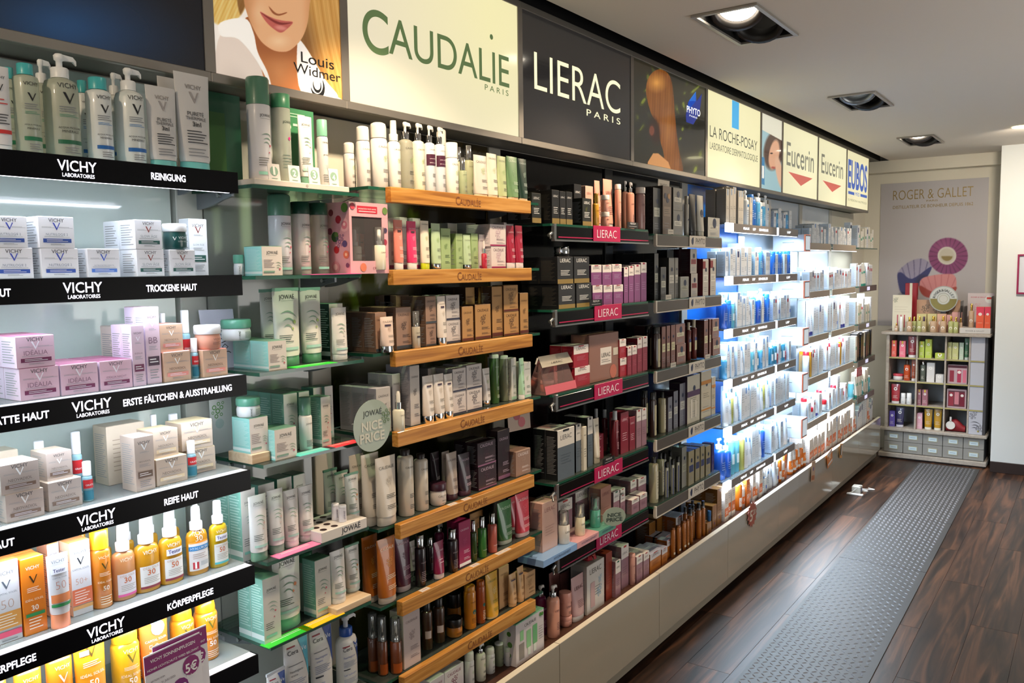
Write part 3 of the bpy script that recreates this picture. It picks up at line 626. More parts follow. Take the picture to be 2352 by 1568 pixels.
for i, z in enumerate(EZ):
    for j, (y0, y1) in enumerate(((5.30, 5.84), (5.89, 6.60))):
        k = 'EM'[j]; Shelf('%s%d' % (k, i+1), z, -1.50, y0, y1, ORD[i]+(' near white-bay shelf', ' far white-bay shelf')[j])
        t = empty('lit_shelf', (0, 0, 0), label='beige-fronted lit shelf in %s white bay, %s of five' % (('near', 'far')[j], ORD[i]), category='shelf', group=('near', 'far')[j]+' white bay shelves')
        p = MB(); p.box((-1.71, y0, z-.007), (-1.506, y1, z-.0003), clear('dcecf4', .8, .05, 'lit_glass')); p.build('shelf_plate', t)
        p = MB(); p.bevbox((-1.5055, y0+.075*(1-j)+.02*j, z-.044), (-1.50, y1-.05*j, z-.001), .001, FB); p.build('fascia', t)
        p = MB(); p.box((-1.515, y0+.03, z-.0465), (-1.5065, y1, z-.044), LEDW); p.build('lamp_strip', t)
    area('shelf_lamp', (-1.53, 5.95, z-.05), (.03, 1.25), 8.5, (.74, .87, 1.0), (0, math.radians(8), 0))
NZ = [1.77, 1.475, 1.185, .90, .612]; FD = mat('5a5450', .35)
for i, z in enumerate(NZ):
    Shelf('N%d' % (i+1), z, -1.50, 6.68, 7.28, ORD[i]+' end-bay shelf')
    t = empty('glass_shelf', (0, 0, 0), label='grey-fronted glass shelf in far end bay, %s of five' % ORD[i], category='shelf', group='end bay shelves')
    p = MB(); glass(p, -1.71, -1.506, 6.67, 7.30, z); p.build('glass_plate', t)
    if i: p = MB(); p.bevbox((-1.5055, 6.70, z-.045), (-1.50, 7.28, z), .001, FD); p.build('fascia', t); p = MB(); p.box((-1.4998, 6.94, z-.036), (-1.4988, 7.03, z-.008), mat('d8d8f8', .4, 0, .6)); p.build('price_display', t)
    if i: area('shelf_lamp', (-1.56, 6.98, NZ[i-1]-.02), (.03, .5), 2.2, (.95, .97, 1.0))
for k, (a, b, w) in {'B0': (.6, 1.53, 'the plinth below black shelves'), 'B1': (1.53, 2.31, 'the plinth, wooden-edged bay'), 'B2': (2.31, 3.09, 'the plinth, magenta-sign bay'), 'B3': (3.1, 3.9, 'the plinth, grey-sign bay'), 'B4': (3.9, 5.1, 'the plinth, blue bay'), 'B5': (5.1, 6.62, 'the plinth, white bays'), 'B6': (6.62, 7.3, 'the plinth, far end')}.items():
    Shelf(k, ZB-.012, -1.484, a, b, w)

# ================================================================== product shapes
def lifted(P, e):
    def Q(u, v):
        a = P(u, v); b = P(u+.0008, v); c = P(u, v+.0008)
        bx, by, bz = b[0]-a[0], b[1]-a[1], b[2]-a[2]; cx_, cy_, cz_ = c[0]-a[0], c[1]-a[1], c[2]-a[2]
        n = (by*cz_-bz*cy_, bz*cx_-bx*cz_, bx*cy_-by*cx_); L = math.sqrt(n[0]**2+n[1]**2+n[2]**2) or 1; k = e/L
        return (a[0]+n[0]*k, a[1]+n[1]*k, a[2]+n[2]*k)
    return Q
def prints(mb, P0, w, h, spec, v0=0.):
    fa, fb, fc = P0(-w*.3, v0+h*.4), P0(0, v0+h*.4), P0(w*.3, v0+h*.4)
    curved = math.dist(fa, fb)+math.dist(fb, fc) > math.dist(fa, fc)*1.002
    for qi, q in enumerate(spec):
        k = q[0]; P = lifted(P0, (.00035 if curved else 0)+.00013*qi) if (qi or curved) else P0
        if k == 'T':
            _, s, u, v, tw, c = q[:6]; b = q[6] if len(q) > 6 else 0.
            if not s: continue
            gv, gf, gw = glyphs(s, b, 3 if tw*w > .028 else 2); sx = tw*w/gw; cap = min(sx, h*(q[7] if len(q) > 7 else .14))
            sx = max(min(sx, cap*1.35), 1e-5); mb.add([P((u-.5)*w+x*sx, v0+v*h+y*cap) for x, y in gv], gf, mat(c, .4))
        elif k == 'TV':   # upright lettering running up the pack
            _, s, u, v, tw, c = q[:6]; gv, gf, gw = glyphs(s, 0., 1); sx = tw*h/gw
            mb.add([P((u-.5)*w-y*sx, v0+v*h+x*sx) for x, y in gv], gf, mat(c, .4))
        elif k == 'R':
            _, a, b, c, d, col = q; n = max(1, int((b-a)*(16 if curved else 1))); xs_ = [a+(b-a)*i/n for i in range(n+1)]
            vs = [P((x-.5)*w, v0+z*h) for x in xs_ for z in (c, d)]; mb.add(vs, [(2*i, 2*i+2, 2*i+3, 2*i+1) for i in range(n)], mat(col, .4))
        elif k == 'L':
            _, a, b, c, d, n, col = q
            for i in range(n):
                z = c+(d-c)*(i+.5)/n; e = min((d-c)/n*.17, .0009/h); bb = b-(b-a)*((i*37 % 10)/28); g_ = 8 if curved else 1
                vs = [P((a+(bb-a)*j/g_-.5)*w, v0+zz*h) for j in range(g_+1) for zz in (z-e, z+e)]; mb.add(vs, [(2*j, 2*j+2, 2*j+3, 2*j+1) for j in range(g_)], mat(col, .5))
        elif k == 'F':
            _, u, v, s, col = q; m = mat(col, .5)
            for i, (a, b, r) in enumerate([(0, 0, .22), (.35, .25, .18), (-.3, .3, .2), (.1, .55, .16), (-.15, -.4, .18), (.3, -.3, .14), (-.45, -.1, .13), (.5, .6, .12)]):
                cu, cv = (u-.5)*w+a*s*w, v0+v*h+b*s*w; n = 7; R = r*s*w
                vs = [P(cu+rr*math.cos(2*math.pi*j/n), cv+rr*math.sin(2*math.pi*j/n)) for j in range(n) for rr in (R, R*.62)]
                mb.add(vs, [(2*j, (2*j+2) % (2*n), (2*j+3) % (2*n), 2*j+1) for j in range(n)], m)
        elif k == 'A':
            _, u, v, s, col = q; m = mat(col, .5)
            for j, (du, dv, L) in enumerate(((0, 0, 1), (.02, -.16, .8), (-.05, -.30, .6))):
                n = 7; vs = []
                for i in range(n+1):
                    t_ = i/n; x = (u-.5)*w+(du-.4*L+.85*L*t_)*s*w; z = v0+v*h+(dv+.12*math.sin(t_*2.2)-.22*t_*t_)*s*w*1.6; hw = .03*s*w*math.sin(math.pi*t_)
                    vs += [P(x, z-hw), P(x, z+hw)]
                mb.add(vs, [(2*i, 2*i+2, 2*i+3, 2*i+1) for i in range(n)], m)
        elif k == 'C':
            _, u, v, r, col = q; n = 12; R = r*w
            mb.add([P((u-.5)*w+R*math.cos(2*math.pi*j/n), v0+v*h+R*math.sin(2*math.pi*j/n)) for j in range(n)], [tuple(range(n))], mat(col, .4))
        elif k == 'P':
            pts = q[1]; mb.add([P((a-.5)*w, v0+b*h) for a, b in pts], [tuple(range(len(pts)))], mat(q[2], .4))
        elif k == 'V':    # triangle pointing down, logo
            _, u, v, s, col = q; m = mat(col, .35); x = (u-.5)*w; z = v0+v*h; a = s*w
            mb.add([P(x-a/2, z+a), P(x-a*.30, z+a), P(x+a*.06, z+a*.25), P(x, z)], [(0, 3, 2, 1)], m)
            mb.add([P(x+a/2, z+a), P(x, z), P(x+a*.03, z+a*.28), P(x+a*.36, z+a)], [(0, 3, 2, 1)], m)
def bm(st, key='c', **o): return mat(st.get(key, 'ffffff'), st.get('rough', .38), st.get('metal', 0.), 0., st.get('coat', .15), st.get('trans', 0.) if key == 'c' else 0.)
def cm(c, metal=0.):
    if c == 'chrome': return CHROME
    if c == 'gold': return mat('c9a24a', .18, 1.)
    if c == 'wood': return PALE
    return mat(c, .35, 0, 0, .15)
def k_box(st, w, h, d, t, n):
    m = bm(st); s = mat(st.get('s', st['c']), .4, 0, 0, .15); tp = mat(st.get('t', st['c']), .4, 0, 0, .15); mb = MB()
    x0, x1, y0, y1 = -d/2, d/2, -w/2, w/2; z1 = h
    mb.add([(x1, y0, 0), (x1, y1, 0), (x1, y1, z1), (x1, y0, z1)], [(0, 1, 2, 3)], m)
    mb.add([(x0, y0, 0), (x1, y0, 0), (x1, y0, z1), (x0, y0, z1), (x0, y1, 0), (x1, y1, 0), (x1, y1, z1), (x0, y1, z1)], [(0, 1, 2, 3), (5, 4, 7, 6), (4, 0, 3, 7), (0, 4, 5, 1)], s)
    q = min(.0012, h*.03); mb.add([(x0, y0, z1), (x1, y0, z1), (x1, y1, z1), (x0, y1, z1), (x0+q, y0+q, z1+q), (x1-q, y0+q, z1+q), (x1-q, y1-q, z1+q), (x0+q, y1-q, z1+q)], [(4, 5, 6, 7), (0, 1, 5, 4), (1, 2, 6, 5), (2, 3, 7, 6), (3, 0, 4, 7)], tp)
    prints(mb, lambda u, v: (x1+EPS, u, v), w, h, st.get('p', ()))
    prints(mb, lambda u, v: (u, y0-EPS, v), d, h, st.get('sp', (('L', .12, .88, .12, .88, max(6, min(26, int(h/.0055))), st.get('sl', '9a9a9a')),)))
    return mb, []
def prof_r(prof, z):
    for (r0, a), (r1, b) in zip(prof[:-1], prof[1:]):
        if a <= z <= b and b > a: return r0+(r1-r0)*(z-a)/(b-a)
    return prof[-1][0] if z > prof[-1][1] else prof[0][0]
def lathe_body(st, prof, sx, w, hb):
    mb = MB(); mb.lathe(prof, bm(st), st.get('seg', 32), sx)
    if st.get('liq'):
        mb.lathe([(r*.93, .002+z*st.get('fill', .8)) for r, z in prof[:3]], mat(st['liq'], .25, 0, 0, .3, .25), 18, sx)
    def P(u, v):
        r = prof_r(prof, v)+EPS; a = max(-1.35, min(1.35, u/r)); return (r*sx*math.cos(a)+(EPS if sx < 1 else 0), r*math.sin(a), v)
    if st.get('lab'):
        c, a, b = st['lab']; prints(mb, P, w*1.5, hb, (('R', 0.03, .97, a, b, c),)); P2 = lambda u, v: tuple(np.array(P(u, v))+np.array([EPS, 0, 0]))
    else: P2 = P
    prints(mb, P2, w, hb, st.get('p', ()))
    return mb
def k_cyl(st, w, h, d, t, n):
    r = w/2; cf = st.get('cf', .2); cr = st.get('cr', .8)*r; hb = h*(1-cf); sx = st.get('sx', 1.); sh = st.get('sh', .35)*r
    prof = [(r*.94, 0), (r, r*.08), (r, hb-sh), (r*.93, hb-sh*.45), (max(cr*.9, r*.3), hb)]
    if cr >= r*.97: prof = [(r*.94, 0), (r, r*.08), (r, hb-.002), (r*.985, hb)]
    b = lathe_body(st, prof, sx, w, hb); c = MB(); sxx = sx if cr > .8*r else 1.; sxx = min(1., max(sxx, .6))
    top = st.get('dome', .12)*cr
    c.lathe([(cr, hb+.0006), (cr, h-top), (cr*.9, h-top*.3), (cr*.6, h)], cm(st.get('k', 'ffffff')), 22, sxx)
    if st.get('ring'): c.lathe([(cr*1.03, hb+.001), (cr*1.03, hb+(h-hb)*.3)], cm(st['ring']), 20, sxx, cap=False)
    return b, [('cap', c)]
def k_pump(st, w, h, d, t, n):
    r = w/2; hb = h*st.get('bf', .74); sx = st.get('sx', 1.); cr = r*.52
    b = lathe_body(st, [(r*.94, 0), (r, r*.1), (r, hb-r*.55), (r*.88, hb-r*.2), (cr*.95, hb)], sx, w, hb)
    c = MB(); c.lathe([(cr, hb+.0005), (cr, hb+(h-hb)*.38), (cr*.9, hb+(h-hb)*.42)], cm(st.get('collar', st.get('k', 'ffffff'))), 18)
    p = MB(); pm = cm(st.get('k', 'ffffff')); z0 = hb+(h-hb)*.425; zt = h
    p.lathe([(cr*.36, z0), (cr*.36, h-.014*1), (cr*.55, h-.012), (cr*.6, h-.004), (cr*.4, h-.001)], pm, 12)
    L = r*1.05; p.loft([[(-.004, 0, h-.012), (.004, 0, h-.012), (.004, 0, h-.001), (-.004, 0, h-.001)], [(-.003, L*.8, h-.011), (.003, L*.8, h-.011), (.003, L*.8, h-.003), (-.003, L*.8, h-.003)], [(-.002, L, h-.017), (.002, L, h-.017), (.002, L, h-.009), (-.002, L, h-.009)]], pm, False)
    return b, [('collar', c), ('pump_head', p)]
def k_spray(st, w, h, d, t, n):
    r = w/2; hb = h*st.get('bf', .70); sx = st.get('sx', 1.); cr = r*st.get('cr', .5)
    b = lathe_body(st, [(r*.94, 0), (r, r*.1), (r, hb-r*.6), (r*.86, hb-r*.22), (cr*.9, hb)], sx, w, hb)
    c = MB(); cc = cm(st.get('k', 'ffffff')); z = hb; g = h-hb
    c.lathe([(cr*1.08, z+.0005), (cr*1.08, z+g*.34), (cr*.80, z+g*.37), (cr*.76, z+g*.9), (cr*.70, h)], cc, 18)
    return b, [('spray_cap', c)]
def k_jar(st, w, h, d, t, n):
    r = w/2; lf = st.get('lf', .4); hb = h*(1-lf)
    b = lathe_body(st, [(r*.82, 0), (r*.95, hb*.12), (r*.97, hb*.7), (r*.9, hb)], 1., w, hb)
    c = MB(); c.lathe([(r*.97, hb+.0005), (r, hb+.003), (r, h-.003), (r*.95, h)], cm(st.get('k', 'ffffff')), 26); return b, [('lid', c)]
def k_tube(st, w, h, d, t, n):
    cf = st.get('cf', .13); hc = h*cf; hb = h-hc; a0 = w*st.get('bw', .44); a1 = w/2; seg = 24; d = min(w*.62, st.get('td', .034)); mb = MB(); m = bm(st); rings = []
    for f_ in (0, .04, .25, .5, .75, .93, 1.0):
        a = a0+(a1-a0)*f_; tt = (d/2)*(1-f_)**.8+.0012; a_ = a*(.93 if f_ == 0 else 1)
        rings.append([(tt*math.cos(2*math.pi*i/seg), a_*math.sin(2*math.pi*i/seg), hc+hb*f_) for i in range(seg)])
    mb.loft(rings, m)
    if st.get('crimp'):
        mb.box((-.0022, -a1*.995, hc+hb*.955), (.0022, a1*.995, h+.0005), mat(st['crimp'], .4))
    def P(u, v):
        f_ = min(1, max(0, (v-hc)/hb)); a = a0+(a1-a0)*f_; tt = (d/2)*(1-f_)**.8+.0012
        return (tt*math.sqrt(max(.02, 1-(u/a)**2))+EPS*1.6, u, v)
    prints(mb, P, w*.92, hb, st.get('p', ()), hc)
    c = MB(); cw = a0*st.get('cw', .98); cd = d/2*st.get('cw', .98)
    c.loft([[(cd*k*math.cos(2*math.pi*i/seg), cw*k*math.sin(2*math.pi*i/seg), z) for i in range(seg)] for k, z in ((.95, 0), (1, .002), (.97, hc-.0006))], cm(st.get('k', 'ffffff')))
    return mb, [('cap', c)]
def k_drop(st, w, h, d, t, n):
    r = w/2; hb = h*.55; b = lathe_body(st, [(r*.94, 0), (r, r*.1), (r, hb-r*.3), (r*.8, hb-r*.08), (r*.5, hb)], 1., w, hb)
    c = MB(); c.lathe([(r*.5, hb+.0005), (r*.52, hb+h*.17)], CHROME, 18)
    e = MB(); e.lathe([(r*.36, hb+h*.171), (r*.34, h*.93), (r*.2, h)], cm(st.get('k', 'f2f0e6')), 14); return b, [('collar', c), ('rubber_bulb', e)]
def k_air(st, w, h, d, t, n):   # serum bottle under a clear over-cap
    r = w/2; hb = h*.58; b = lathe_body(st, [(r*.94, 0), (r, r*.1), (r, hb-r*.12), (r*.9, hb)], 1., w, hb)
    c = MB(); c.lathe([(r*.5, hb+.0005), (r*.5, hb+h*.1), (r*.35, hb+h*.1), (r*.33, h*.93), (r*.2, h*.95)], cm(st.get('k', 'chrome')), 16)
    e = MB(); e.lathe([(r*.86, hb+.0006), (r*.86, h-.002), (r*.8, h)], clear('f4f4f2', .9, .05, 'clear_cap'), 18); return b, [('nozzle', c), ('over_cap', e)]
KIND = {'box': (k_box, 'carton', 'carton'), 'cyl': (k_cyl, 'bottle', 'bottle'), 'pump': (k_pump, 'pump_bottle', 'bottle'), 'spray': (k_spray, 'spray_bottle', 'bottle'),
        'jar': (k_jar, 'cream_jar', 'jar'), 'tube': (k_tube, 'cream_tube', 'tube'), 'drop': (k_drop, 'dropper_bottle', 'bottle'), 'air': (k_air, 'serum_bottle', 'bottle')}
ITEMS = []
def place(sk, kind, Y, w, h, d, dd, sty, z=None, px=0, top=False, far=False, yaw=0., rowk=0):
    sh = SH[sk]; st = ST[sty]; fn, nm, cat = KIND[kind]; nm = st.get('oname', nm); cat = st.get('cat', cat)
    z = sh.z+.0002 if z is None else z
    X = sh.xf-d-dd/2
    if X-dd/2 < -1.712: X = -1.712+dd/2
    b, parts = fn(st, w, h, dd, None, 1)
    if not parts: o = b.build(nm, loc=(X, Y, z))
    elif far:
        for _, c in parts:
            base_ = len(b.v); b.v += c.v; b.f += [tuple(base_+i for i in f) for f in c.f]; b.m += [b.mi(c.mats[i]) for i in c.m]; b.sm += c.sm
        o = b.build(nm, loc=(X, Y, z))
    else:
        o = empty(nm, (X, Y, z)); b.build('body', o)
        for pn, c in parts: c.build(pn, o)
    o.rotation_euler = (0, 0, yaw)
    o['category'] = cat; ITEMS.append([o, st['look'], sk, Y, X, top, kind, rowk, (w, dd, h, z)]); return o, z+h, X
def put(sk, text, far=False):
    """rows of: kind x0 x1 ytop depth style [count behind]; a leading ^ stacks on the previous pack"""
    sh = SH[sk]; last = None
    for ln in text.strip().split('\n'):
        q = ln.split(); kind = q[0]; up = kind[0] == '^'; kind = kind.lstrip('^')
        x0, x1, yt, d = map(float, q[1:5]); sty = q[5]; n = int(q[6]) if len(q) > 6 else 1; st = ST[sty]
        xm = (x0+x1)/2
        if kind in ('box', 'tube'):
            dd = st.get('dd', .05); X = sh.xf-d-(0 if kind == 'box' else .014); pm = sh.py(xm, X)
            ya, yb_ = onx(x0, pm, X)[1], onx(x1, pm, X)[1]; w = yb_-ya-.0012; Y = (ya+yb_)/2
            if kind == 'tube': dd = .03
        else:
            X = sh.xf-d-.02
            for _ in range(3):
                pm = sh.py(xm, X); p = onx(xm, pm, X); w = (x1-x0)*depth_of(p)/F*F/math.hypot(F, xm-CX); X = sh.xf-d-w/2*st.get('sx', 1.)
            Y = p[1]; dd = w*st.get('sx', 1.)
        if X < -1.70: X = -1.70
        zt = onx(xm, yt, X)[2]+sh.corr(xm); z = sh.z+.0002
        if up and last: z = last[0]+.0014
        h = max(zt-z, .012)
        o, top, Xo = place(sk, kind, Y, w, h, d, dd, sty, z, xm, up, far)
        if not (up and False): last = (top if not parts_less(kind) else top, Y)
        for k in range(1, n):
            if Xo-dd/2-(dd+.001)*k-0 < -1.716: break
            place(sk, kind, Y, w, h, d+(dd+.001)*k, dd, sty, z, xm, up, far, rowk=k)
def parts_less(k): return k == 'box'
NUM = ['first', 'second', 'third', 'fourth', 'fifth', 'sixth', 'seventh', 'eighth', 'ninth', 'tenth', 'eleventh', 'twelfth', 'thirteenth', 'fourteenth', 'fifteenth', 'sixteenth', 'seventeenth', 'eighteenth', 'nineteenth', 'twentieth', 'twenty-first', 'twenty-second', 'twenty-third', 'twenty-fourth', 'twenty-fifth', 'twenty-sixth', 'twenty-seventh', 'twenty-eighth', 'twenty-ninth', 'thirtieth']
def box_of(it):
    w, dd, h, z = it[8]; return (it[4]-dd/2, it[4]+dd/2, it[3]-w/2*it[0].scale[1], it[3]+w/2*it[0].scale[1], z, z+h)
def settle():
    """neighbours that would touch are set a little slimmer or further back"""
    for rnd in range(3):
        S_ = {}
        for it in ITEMS:
            if it[8] and not it[0].get('cup'): S_.setdefault(0 if it[0].get('cup') else 1, []).append(it)
        for L in S_.values():
            for i in range(len(L)):
                for j in range(i+1, len(L)):
                    A, B = box_of(L[i]), box_of(L[j])
                    ox = min(A[1], B[1])-max(A[0], B[0]); oy = min(A[3], B[3])-max(A[2], B[2]); oz = min(A[5], B[5])-max(A[4], B[4])
                    if min(ox, oy, oz) < .0004: continue
                    a, b = L[i], L[j]; wa, wb = A[3]-A[2], B[3]-B[2]
                    if oy < .5*min(wa, wb) and abs(a[3]-b[3]) > .004:
                        lo, hi = (a, b) if a[3] < b[3] else (b, a); k = oy/2+.0004
                        lo[0].scale[1] *= max(.5, 1-k/(wa if lo is a else wb)); hi[0].scale[1] *= max(.5, 1-k/(wb if lo is a else wa))
                        lo[3] -= k/2; hi[3] += k/2; lo[0].location.y -= k/2; hi[0].location.y += k/2
                    else:
                        r = a if a[4] < b[4] else b; R_ = A if r is a else B; mv = min(ox+.001, max(0, R_[0]+1.7135))
                        r[4] -= mv; r[0].location.x -= mv
                        if mv < ox: f_ = a if r is b else b; f2 = min(ox+.001-mv, .012); f_[4] += f2; f_[0].location.x += f2
def join_small():
    C_ = [it for it in ITEMS if it[6] == 'box']
    def pri(it):
        w, dd, h, z = it[8]; d = depth_of((it[4], it[3], z)); return (w*.75+dd*.6)*h/d/d*(.12 if it[7] else 1)*(.4 if it[2][0] in 'RSEMNB' and it[4] < -1.6 else 1)
    C_.sort(key=pri, reverse=True); rest = C_[295:]; mb = MB()
    for it in rest:
        o = it[0]; M = Matrix.LocRotScale(o.location, o.rotation_euler, o.scale); b = len(mb.v); me = o.data
        mb.v += [tuple(M@v.co) for v in me.vertices]; ix = [mb.mi(m) for m in me.materials]
        for p in me.polygons: mb.f.append(tuple(b+q for q in p.vertices)); mb.m.append(ix[p.material_index]); mb.sm.append(False)
        ITEMS.remove(it); bpy.data.objects.remove(o); bpy.data.meshes.remove(me)
    mb.build('small_cartons', kind='stuff', label='many small upright cartons behind the front rows and in far bays', category='boxes')
def label_items():
    settle(); join_small()
    G = {}
    for it in ITEMS:
        sh = SH[it[2]]; row = ('', 'second-row ', 'third-row ')[min(2, it[7])]+('upper ' if it[5] else '')
        G.setdefault((row+it[1], it[2]), []).append(it)
    for (look, sk), L in G.items():
        L.sort(key=lambda a: (round(a[3], 2), -a[4])); ph = SH[sk].phrase
        for i, it in enumerate(L):
            if len(L) == 1: s = '%s on %s' % (look, ph)
            elif i == len(L)-1: s = '%s, rightmost of these on %s' % (look, ph)
            elif i == 0: s = '%s, leftmost of these on %s' % (look, ph)
            else: s = '%s, %s from left on %s' % (look, NUM[min(i, 29)], ph)
            w_ = s.split()
            if len(w_) > 16: s = s.replace(' of these', '').replace(' from left', '')
            if len(s.split()) > 16: s = s.replace(' and silver ring', '')
            it[0]['label'] = s; it[0]['group'] = '%ss on %s' % (KIND[it[6]][1].replace('_', ' '), ph)
# ================================================================== pack styles
ST = {}
DK = '3a3c40'; GY = '8a8c90'
def S(name, look, c, k='ffffff', p=(), **o): ST[name] = dict(look=look, c=c, k=k, p=tuple(p), **o)
def vic(name, look, c, vc, prod, pc, band, s=None, tall=False, **o):
    if tall: P = [('T', 'VICHY', .5, .86, .66, DK), ('V', .5, .745, .34, vc), ('L', .25, .75, .70, .73, 2, GY), ('T', prod, .5, .53, .62, pc), ('L', .2, .8, .44, .50, 3, GY), ('R', .12, .88, .24, .36, band), ('L', .2, .8, .27, .34, 2, 'ffffff'), ('L', .2, .8, .06, .20, 4, GY)]
    else: P = [('T', 'VICHY', .5, .84, .44, DK), ('V', .5, .57, .22, vc), ('L', .56, .96, .64, .69, 2, GY), ('L', .08, .44, .64, .69, 2, GY), ('T', prod, .5, .40, .62, pc), ('L', .14, .86, .34, .385, 2, GY), ('R', .1, .9, .17, .30, band), ('L', .2, .8, .19, .285, 2, 'e8e8ee'), ('L', .3, .7, .08, .14, 2, GY)]
    S(name, look, c, p=P, s=s or c, **o)
vic('vn', 'white carton with blue V and blue band', 'eef0f4', '3d50b8', 'NUTRILOGIE 2', '8890a0', '2c4e9e', dd=.056)
vic('vn2', 'white carton with blue V and pale band', 'eef0f4', '3d60c8', 'NUTRILOGIE REICHHALTIG', '8890a0', '4a78c8', dd=.056)
vic('va', 'white carton with brown V and dark teal band', 'eceef2', '8a3a34', 'SLOW ÂGE', '9aa4aa', '14544c', dd=.056)
vic('vat', 'slim tall white carton with brown V and teal square', 'eceef2', '8a3a34', 'SLOW ÂGE', '9aa4aa', '14544c', tall=True, dd=.035)
vic('vi', 'pink cream carton with white V and plum band', 'dcb8c8', 'f4eef6', 'IDÉALIA', '8a6878', '6a1848', s='e8d4e6', t='b8708e', dd=.058)
vic('vin', 'pink night carton with white V and plum band', 'dcb4c6', 'f4eef6', 'IDÉALIA NACHT', '8a6878', '6a1848', s='e8d4e6', t='a85c80', dd=.058)
vic('vit', 'tall lilac pink carton with plum square', 'd8bccc', 'f4eef6', 'IDÉALIA', '8a6878', '6a1848', s='e8d8ec', tall=True, dd=.035)
vic('vib', 'tallest lilac pink carton with tan patch', 'd9bcc8', 'f4eef6', 'BB', '8a6878', '3a1a34', s='e8d8ec', tall=True, dd=.035)
vic('vr', 'rose gold carton with white V and salmon band', 'c8a488', 'f6f2ee', 'NEOVADIOL', '6a5448', 'e08c80', t='e89a8c', dd=.056)
vic('vm', 'champagne carton with white V and cream band', 'c6b29e', 'f2f4f4', 'NEOVADIOL', '6a6058', 'e2cda6', t='e6cfa4', dd=.058)
vic('vc', 'greyish beige carton with white V and brown band', 'b9aaa0', 'f2f4f4', 'NEOVADIOL', '6a6058', '7a6254', t='d6c2ac', dd=.058)
vic('vct', 'tall beige carton with white V and brown band', 'c0aea0', 'f2f4f4', 'NEOVADIOL', '6a6058', '6a5244', tall=True, dd=.05)
S('vpl', 'plain beige carton turned sideways', 'cbbba6', p=[('L', .15, .85, .2, .8, 8, 'a0907c')], dd=.05)
S('vrd', 'dark carton side showing a reddish swirl', '2a1414', p=[('F', .5, .5, .5, '8a3a2c')], dd=.05)
S('vrose', 'pale carton with round rose ornament', 'd8ccc0', p=[('F', .6, .5, .5, 'b88090'), ('C', .6, .5, .2, 'c8a0a8')], dd=.05)
S('vjt', 'dark teal jar with white lid', '0e4a48', 'f2f4f4', [('V', .22, .5, .16, 'ffffff'), ('T', 'VICHY', .58, .60, .42, 'e8f0f0'), ('T', 'SLOW ÂGE', .55, .42, .40, 'd0e0e0')], coat=.6, lf=.32)
S('vjp', 'peach pink jar with white lid', 'e2a088', 'f6f4f2', [('T', 'VICHY', .6, .6, .34, '8a5a50'), ('L', .4, .8, .3, .5, 3, '9a6a60')], coat=.4, lf=.38)
S('vgr', 'mini blue spray with red free-gift band', '9cc8d4', 'f4f6f8', [('R', -.2, 1.2, .52, .86, 'cc2a30'), ('T', 'GRATIS', .5, .62, .86, 'ffffff', .01), ('R', -.2, 1.2, .06, .44, '2a7a90')], trans=.12, cr=.86, cf=.36, sh=.5)
def vb(name, look, c, vc, prod, band, k, **o):
    S(name, look, c, k, [('T', 'VICHY', .5, .86, .62, '2a2c30'), ('V', .5, .66, .36, vc), ('L', .2, .8, .56, .64, 3, GY), ('L', .2, .8, .50, .54, 2, prod), ('T', 'ACQUA MICELLARE', .5, .36, .7, '2c3038'), ('T', 'MINERALE', .5, .31, .5, '2c3038'), ('R', .12, .88, .17, .22, band), ('L', .3, .8, .05, .14, 3, GY)], **o)
vb('vw1', 'clear micellar water bottle with turquoise cap', 'cdd4c0', '26282c', '5a9a7a', '2a7a54', '48b4b8', trans=.35, coat=.6, cf=.13, cr=.62)
vb('vw2', 'clear micellar pump bottle with white pump', 'cdd2c0', '26282c', '5a9a7a', '2a6a4c', 'eef0f0', trans=.35, coat=.6, bf=.76)
vb('vw3', 'milky cleansing bottle with turquoise cap and blue band', 'dfe4e2', '26282c', '4a8ac8', '2a6ab4', '48b4b8', coat=.6, cf=.15, cr=.7)
vb('vw4', 'milky cleansing pump bottle with blue band', 'dfe4e0', '26282c', '4a8ac8', '2a6ab4', 'eef0f0', coat=.6, bf=.76)
S('vt1', 'white cleansing tube with black print on turquoise cap', 'd8d6d4', '7ed0c8', [('T', 'VICHY', .5, .82, .5, '8a8480'), ('V', .5, .66, .30, 'a8a2a2'), ('T', 'PURETÉ', .5, .52, .5, '3a3c44'), ('T', 'THERMALE', .5, .47, .62, '3a3c44'), ('T', '3in1', .5, .40, .26, '22242a', .02), ('L', .2, .8, .2, .36, 5, '2a2c34'), ('L', .2, .8, .05, .16, 3, GY)], coat=.5, cf=.09, bw=.42)
S('vt2', 'white tube with dark print and red band', 'e4e4e6', 'f0f0f0', [('T', 'VICHY', .5, .84, .6, '2a2c30'), ('V', .5, .68, .36, '26282c'), ('L', .2, .8, .5, .6, 2, 'd04040'), ('R', .1, .9, .14, .19, 'd03a3a'), ('L', .2, .8, .25, .4, 4, '3a3c44')], coat=.5, cf=.08)
def sun(name, look, c, vc, n, tc, extra=(), **o):
    S(name, look, c, o.pop('k', 'ffffff'), [('T', 'VICHY', .5, .85, .62, tc), ('V', .5, .66, .38, vc), ('L', .2, .8, .55, .62, 3, tc), ('T', 'IDÉAL SOLEIL', .5, .44, .8, tc), ('T', n, .5, .31, .32, tc, .02, .1), ('L', .2, .8, .06, .22, 4, tc)]+list(extra), **o)
sun('so1', 'orange carton with black V and green strip', 'e07c18', '3a2a10', '30', 'f8eeda', [('R', .08, .92, .235, .28, '2a8a4c')], t='f08a3a', dd=.04)
